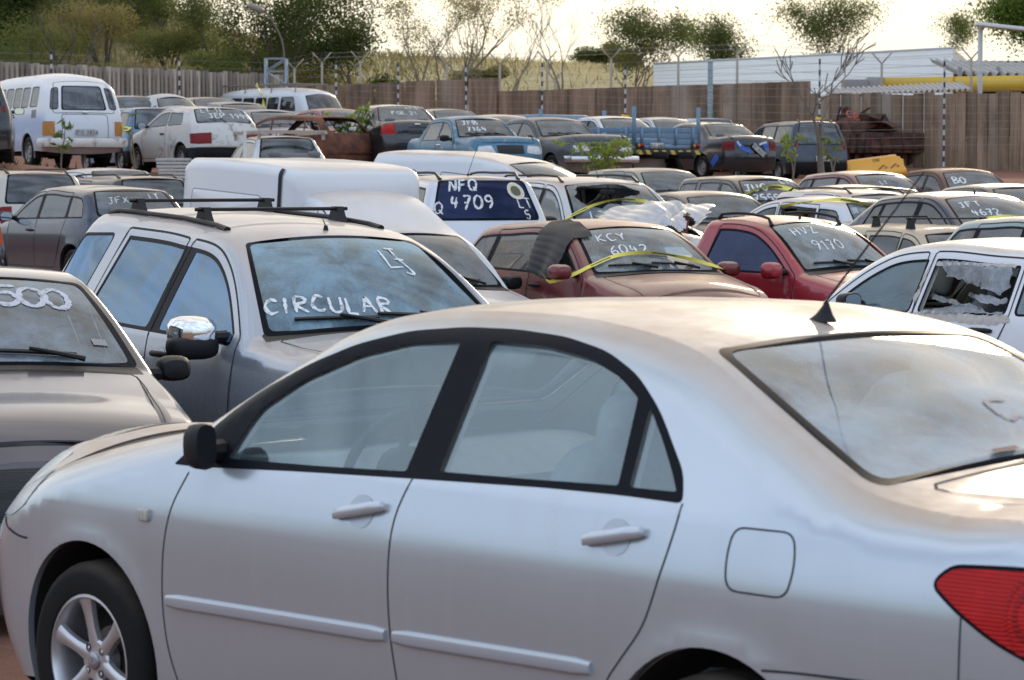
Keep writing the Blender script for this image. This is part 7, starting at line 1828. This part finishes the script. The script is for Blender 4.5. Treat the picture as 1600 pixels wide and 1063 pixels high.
    for k, (dx, dz) in enumerate(((-.28, -.03), (.28, -.03), (-.16, -.17), (.16, -.17), (0, -.45), (0, -.75), (0, -1.1))):
        m = MB(); m.tube([(c.x+dx, c.y, c.z+dz) for c in Y2], .0035, wm, 4, cap=False); tag(m.build('barbed_wire'), 'thin barbed wire strung along the Y-shaped posts', 'wire', 'barbed wires on the Y-shaped posts')
    # mast with street lamp
    gm = plain('mast_grey', (.26, .30, .33), .5, .3); c = at(432, 137, 80); zt = at(432, 92, 80).z; r = empty('street_lamp', (c.x, c.y, c.z-2.2), 0, 'grey lattice mast with curved street lamp arm above the rack van', 'street lamp'); m = MB(); hh = zt-c.z+2.2
    for x, y in ((-.3, -.3), (.3, -.3), (.3, .3), (-.3, .3)): m.tube([(x, y, 0), (x, y, hh)], .035, gm, 5)
    for i in range(8):
        za, zz = hh*i/8, hh*(i+1)/8; s_ = 1 if i % 2 else -1
        for y in (-.3, .3): m.tube([(-.3*s_, y, za), (.3*s_, y, zz)], .022, gm, 4); m.tube([(-.3, y, zz), (.3, y, zz)], .022, gm, 4)
        for x in (-.3, .3): m.tube([(x, -.3*s_, za), (x, .3*s_, zz)], .022, gm, 4)
    m.build('lattice_mast', r); a = MB(); h_ = at(404, 16, 80); q = Vector((h_.x-c.x, 0, h_.z-c.z+2.2)); br = plain('lamp_arm', (.15, .11, .08), .6)
    a.tube(smooth_line([(.25, 0, hh-.3), (.18, 0, hh+.5), (-.1, 0, q.z-.35), (q.x+.25, 0, q.z-.12), (q.x+.1, 0, q.z)], 5), .03, br, 6); a.build('lamp_arm', r); a = MB(); blob(a, (q.x-.08, 0, q.z+.06), (.55, .26, .20), plain('lamp_head', (.26, .22, .18), .4), 2.6, rotm('Y', 22)); a.build('lamp_head', r)
    # white shed
    wl, wr = at(1021, 100, 96), at(1489, 75, 90); m = MB(); sm = plain('white_sheet', (.90, .90, .89), .5, var=.06, scale=2); ang = math.atan2(wr.y-wl.y, wr.x-wl.x); n = 11
    for i in range(n):
        t0, t1 = i/n, (i+1)/n
        P = []
        for tt, e in ((t0, -.012), (t1-.06/n, -.012), (t1, .012)):
            P += [(wl.x, wl.y+e, 3.0+(wl.z-3.0)*tt), (wr.x, wr.y+e, 3.0+(wr.z-3.0)*tt)]
        m.add(P, [(0, 1, 3, 2), (2, 3, 5, 4)], sm)
    r = empty('white_shed', (0, 0, 0), 0, 'long white corrugated shed wall standing behind the brown wall at right', 'shed'); m.build('wall', r, smooth=False)
    m = MB(); bk_ = 7; m.add([(wl.x, wl.y, wl.z), (wr.x, wr.y, wr.z), (wr.x+2, wr.y+bk_, wr.z-.4), (wl.x+2, wl.y+bk_, wl.z-.4), (wl.x, wl.y+.001, 3), (wl.x+2, wl.y+bk_, 3), (wr.x, wr.y+.001, 3), (wr.x+2, wr.y+bk_, 3)], [(0, 1, 2, 3), (0, 3, 5, 4), (1, 6, 7, 2)], plain('shed_roof', (.4, .4, .4), .6)); m.build('roof', r)
    m = MB(); m.tube([wl, wr], .04, plain('shed_cap', (.5, .52, .55), .5), 5)
    m.build('roof_cap', r)
    # open shed with corrugated roof and yellow beam
    c0, c1 = at(1490, 96, 84), at(1720, 104, 80); r = empty('open_shed', (0, 0, 0), 0, 'open dark shed with grey corrugated roof and yellow beam at right edge', 'shed'); m = MB(); n = 60; V = []; cm = plain('fibre_cement', (.36, .36, .36), .8, dust=.3)
    for i in range(n*4+1):
        t = i/(n*4); q = c0.lerp(c1, t); z = .085*math.cos(t*n*PI*.55); V += [(q.x, q.y-.4, q.z-.38+z), (q.x, q.y+5, q.z+.25+z)]
    m.add(V, [(2*i, 2*i+2, 2*i+3, 2*i+1) for i in range(n*4)], cm); m.build('roof', r)
    m = MB(); y0, y1 = at(1380, 122, 82), at(1720, 123, 79); zz = at(1380, 146, 82).z; yl = plain('beam_yellow', (.66, .42, .04), .5, var=.12)
    d = y1-y0; m.box(((y0.x+y1.x)/2, (y0.y+y1.y)/2, (y0.z+zz)/2), (math.hypot(d.x, d.y), .25, y0.z-zz), yl, rot=math.atan2(d.y, d.x)); 
    for k in (0, .33, .66): 
        q = y0.lerp(y1, k); m.box((q.x, q.y-.14, (y0.z+zz)/2), (.05, .03, y0.z-zz+.02), plain('beam_seam', (.40, .25, .03), .6))
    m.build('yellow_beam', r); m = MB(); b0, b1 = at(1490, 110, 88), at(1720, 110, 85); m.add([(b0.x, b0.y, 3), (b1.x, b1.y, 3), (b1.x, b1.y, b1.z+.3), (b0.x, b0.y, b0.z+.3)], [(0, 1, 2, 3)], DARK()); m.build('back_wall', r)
    m = MB(); 
    for px in (1500, 1560, 1640): q = at(px, 110, 83); m.tube([(q.x, q.y, 2.5), (q.x, q.y, q.z+.1)], .07, plain('shed_post', (.2, .2, .2), .6), 6)
    m.build('posts', r)
    # low corrugated lean-to on the wall
    c0, c1 = at(1294, 149, 78), at(1512, 139, 76); m = MB(); V = []; n = 26
    for i in range(n*6+1):
        t = i/(n*6); q = c0.lerp(c1, t); z = .05*math.cos(t*n*2*PI); V += [(q.x, q.y-.5, q.z-.04+z), (q.x, q.y+1.6, q.z+.22+z)]
    m.add(V, [(2*i, 2*i+2, 2*i+3, 2*i+1) for i in range(n*6)], cm); tag(m.build('corrugated_roof'), 'low corrugated fibre cement roof edge peeping over the plank fence', 'roof')
    q = at(1335, 138, 82); m = MB(); m.box((q.x, q.y, q.z), (.7, 1, .5), plain('grey_block', (.28, .27, .26), .9), bev=.02); m.box((q.x+.6, q.y+.2, q.z+.1), (.4, .7, .45), plain('grey_block2', (.36, .33, .31), .9), bev=.02); tag(m.build('water_tank'), 'grey concrete block structure under the white shed above plank fence', 'structure')
    # lamp pole with flat canopy at right
    q = at(1531, 140, 76); zt = at(1531, 44, 76).z; r = empty('canopy_pole', (q.x, q.y, 2.2), 0, 'pale pole carrying a flat white canopy arm at the right edge', 'pole'); m = MB(); m.tube([(0, 0, 0), (0, 0, zt-2.2)], .07, plain('pale_pole', (.45, .45, .42), .6), 8); m.build('pole', r)
    m = MB(); m.box((.9, 0, zt-2.2+.0), (2.1, .5, .10), plain('canopy_white', (.7, .7, .68), .6), rot=Matrix.Rotation(R(6), 4, 'Y'), bev=.02); m.build('canopy', r)
    # stack of boards
    q = at(277, 281, 62*0+F/78); m = MB()
    for k in range(6): m.box((rng.uniform(-.05, .05), 0, .05+.07*k), (.62, .9, .055), plain('pale_board', (.52, .50, .47), .8), rot=rng.uniform(-.06, .06), bev=.005)
    tag(m.build('board_stack', loc=(q.x, q.y, gz(q.x, q.y))), 'small stack of pale boards on dirt left of the cargo van', 'stack of boards')
    vegetation()
def vegetation():
    bark = plain('bark_grey', (.12, .095, .075), .95, var=.4, scale=6); pale = plain('bark_pale', (.22, .18, .14), .95, var=.35, scale=6)
    dk = leaf_mat('dark', (.036, .056, .020), (.105, .125, .040), .4); md = leaf_mat('mid', (.058, .076, .024), (.165, .18, .06), .45); ol = leaf_mat('olive', (.115, .105, .038), (.29, .245, .095), .45); lt = leaf_mat('young', (.10, .17, .03), (.26, .32, .06), .45)
    B = lambda px, D: (at(px, 100, D).x, D, hz(at(px, 100, D).x, D)-.2)
    T = [('leafy_tree', 'dense dark tree at the far left edge on the hillside', 20, 100, -70, .75, 11, dk, bark, dict(leaves=17100, lsize=0.130, leafr=.5, crown0=.25)),
         ('leafy_tree', 'big tree with leaning trunks above the lattice mast', 436, 92, -55, .85, 12, dk, bark, dict(leaves=9500, lsize=0.101, trunks=3, crown0=.50, leafr=.34, lean=(.08, 0))),
         ('leafy_tree', 'dense broad dark tree above the burnt shell and black saloon', 560, 94, -65, .85, 13, dk, bark, dict(leaves=18050, lsize=0.108, trunks=2, crown0=.46, leafr=.42, lean=(-.05, 0))),
         ('leafy_tree', 'dark tree overhanging the hill top left of the lamp', 335, 104, -30, .8, 14, md, bark, dict(leaves=8550, lsize=0.086, crown0=.40, leafr=.32)),
         ('leafy_tree', 'tall sparse tree with several brown trunks in the middle', 683, 92, -50, .60, 15, ol, pale, dict(leaves=4940, lsize=0.072, trunks=3, rad=.15, crown0=.58, leafr=.24)),
         ('leafy_tree', 'slender sparse tree with hanging brown leaves right of the middle trunks', 735, 95, -35, .5, 16, ol, pale, dict(leaves=2850, lsize=0.072, trunks=2, rad=.11, crown0=.55, leafr=.22)),
         ('leafy_tree', 'open crowned tree left of the white shed', 990, 96, -10, 1.0, 17, md, bark, dict(leaves=10450, lsize=0.086, trunks=3, crown0=.40, leafr=.28)),
         ('leafy_tree', 'compact round tree peeping over the left end of white shed', 1115, 104, 26, 1.3, 18, md, bark, dict(leaves=11400, lsize=0.086, trunks=3, crown0=.22, leafr=.34)),
         ('leafy_tree', 'large airy tree rising behind the middle of white shed', 1305, 106, -14, 1.25, 19, md, bark, dict(leaves=13300, lsize=0.086, trunks=3, crown0=.26, leafr=.36, clumps=20)),
         ('leafy_tree', 'small airy tree behind the right end of white shed', 1500, 106, 24, 1.0, 20, md, pale, dict(leaves=4180, lsize=0.079, crown0=.42, leafr=.26)),
         ('leafy_tree', 'bright green tree cut off by the right edge', 1640, 92, -30, .8, 21, leaf_mat('bright', (.06, .10, .02), (.14, .19, .04), .45), bark, dict(leaves=17100, lsize=0.115, crown0=.3, leafr=.4)),
         ('bare_tree', 'bare forked tree on the hillside behind the big white van', 108, 95, -25, .7, 22, None, bark, dict(leaves=0, crown0=.38, rad=.13)),
         ('bare_tree', 'tall bare thin tree alone against the pale sky', 880, 98, -14, .42, 23, None, pale, dict(leaves=0, crown0=.42, rad=.08)),
         ('bare_tree', 'bare spindly tree just right of the sparse brown trees', 790, 96, -6, .45, 24, None, pale, dict(leaves=0, crown0=.42, rad=.08, trunks=2))]
    for nm, lb, px, D, yt, sp, sd, lf, bk, kw in T: tree(nm, lb, B(px, D), max(2.2, at(px, yt, D).z-B(px, D)[2]), sp, sd, lf, bk, **kw)
    q = at(1287, 270, 66); tree('bare_tree', 'young leafless tree with thin branches in front of the dark estate', (q.x, q.y, gz(q.x, q.y)), 3.55, .95, 31, None, plain('bark_young', (.20, .17, .14), .9, var=.3, scale=10), leaves=0, crown0=.45, rad=.105, rmin=.013, group='trees inside the lot', lean=(-.06, 0), depth=4)
    rg = random.Random(9); k = 0
    where = ['low on the left slope', 'high on the left slope', 'beside the bare forked tree', 'below the lamp arm', 'behind the slat fence', 'near the sky gap', 'under the leaning trunks', 'at the foot of the dense tree']
    for px, D, w, h, lf in ((-20, 92, 4.5, 3.0, dk), (50, 96, 5, 3.2, md), (30, 108, 5, 3.5, dk), (140, 92, 3.6, 2.2, md), (165, 104, 5, 3.0, ol), (200, 112, 4.5, 2.8, dk), (225, 96, 4, 2.0, ol), (265, 106, 4.5, 2.4, md), (300, 94, 4, 2.2, dk), (330, 100, 3.6, 2.4, md), (355, 92, 3.4, 2.0, md), (395, 104, 4, 2.6, dk), (480, 98, 3.6, 2.0, ol), (530, 92, 3.2, 1.8, md), (600, 96, 3.4, 1.8, dk), (635, 90, 2.6, 1.5, ol), (90, 116, 5, 3, dk), (250, 118, 4, 2.2, md), (20, 120, 6, 3.4, md), (985, 120, 2.4, 1.4, ol), (745, 104, 2.2, 1.2, ol), (940, 126, 3.0, 1.2, md)):
        k += 1; tone = {id(dk): 'dark green', id(md): 'mid green', id(ol): 'olive brown'}[id(lf)]; bush('%s bush growing on the hillside beyond the wall' % tone, B(px, D), w, h, 40+k, lf, bark, n=8000, ls=.09, group='%s bushes on the hillside' % tone)
    # hillside grass
    rgn = np.random.default_rng(5); n = 80000; x = rgn.uniform(-34, 38, n); y = 84+46*rgn.random(n)**.9; keep = rgn.random(n) < np.where(x > -8, .9, .75); x, y = x[keep], y[keep]
    P = np.stack([x, y, hill_z(x, y)-.03], 1); dry = (x+rgn.normal(0, 5, len(x))) > -5
    grass('dry_grass', P[dry], rgn, .20, .035, leaf_mat('straw', (.34, .29, .15), (.56, .48, .27), .45, .3)); grass('hill_grass', P[~dry], rgn, .34, .06, leaf_mat('rough', (.085, .095, .030), (.26, .215, .09), .45, .35))
    n = 2600; t = rgn.random(n); x = rgn.uniform(15, 25, n)*1.0; y = rgn.uniform(62, 70, n); z = ground_z(x, y)
    grass('weeds', np.stack([x, y, z], 1), rgn, .55, .035, leaf_mat('weed', (.030, .040, .016), (.09, .095, .035), .35))
    n = 1200; x = rgn.uniform(-18, -9, n); y = rgn.uniform(47, 56, n); keep = rgn.random(n) < .5*(1+np.sin(x*2.1)*np.sin(y*1.7)); x, y = x[keep], y[keep]; grass('ground_weeds', np.stack([x, y, ground_z(x, y)], 1), rgn, .16, .03, leaf_mat('weed', (.030, .040, .016), (.09, .095, .035), .35))
    sb = plain('sapling_bark', (.20, .16, .11), .9)
    def G_(px, py, D): q = at(px, py, D); return (q.x, q.y, gz(q.x, q.y))
    def hgt(px, py, D): q = at(px, py, D); return q.z-gz(q.x, q.y)
    lm = leaf_mat('glossy', (.07, .12, .03), (.17, .21, .07), .4)
    for px, top, D, nn, ls, st, spd, lf, lb in ((98, 188, 52, 42, .17, 1, .45, lm, 'slim sapling with drooping leaves behind the big white van bumper'), (208, 170, 52, 6, .10, 2, .12, lm, 'thin bare stems left of the dirty white hatchback'), (546, 165, 60, 330, .15, 4, .36, lt, 'bushy yellow green young tree before the black saloon'),
                                            (940, 214, 54, 420, .14, 8, .75, lt, 'spreading yellow green shrub before the dark old saloon'), (1238, 208, 64, 90, .16, 3, .5, lt, 'small green plant left of the leafless tree'), (1304, 212, 64, 90, .15, 3, .35, lm, 'small dark green plant right of the leafless tree')):
        b = G_(px, 265, D); sapling('young_plant', lb, b, max(.8, at(px, top, D).z-b[2]), px, lf, nn, ls, st, spd, .45 if st > 1 else .35, bark=sb)
camera(); world()
near_rows(); mid_rows(); back_rows(); truck_wreck(); barrier(); setting()
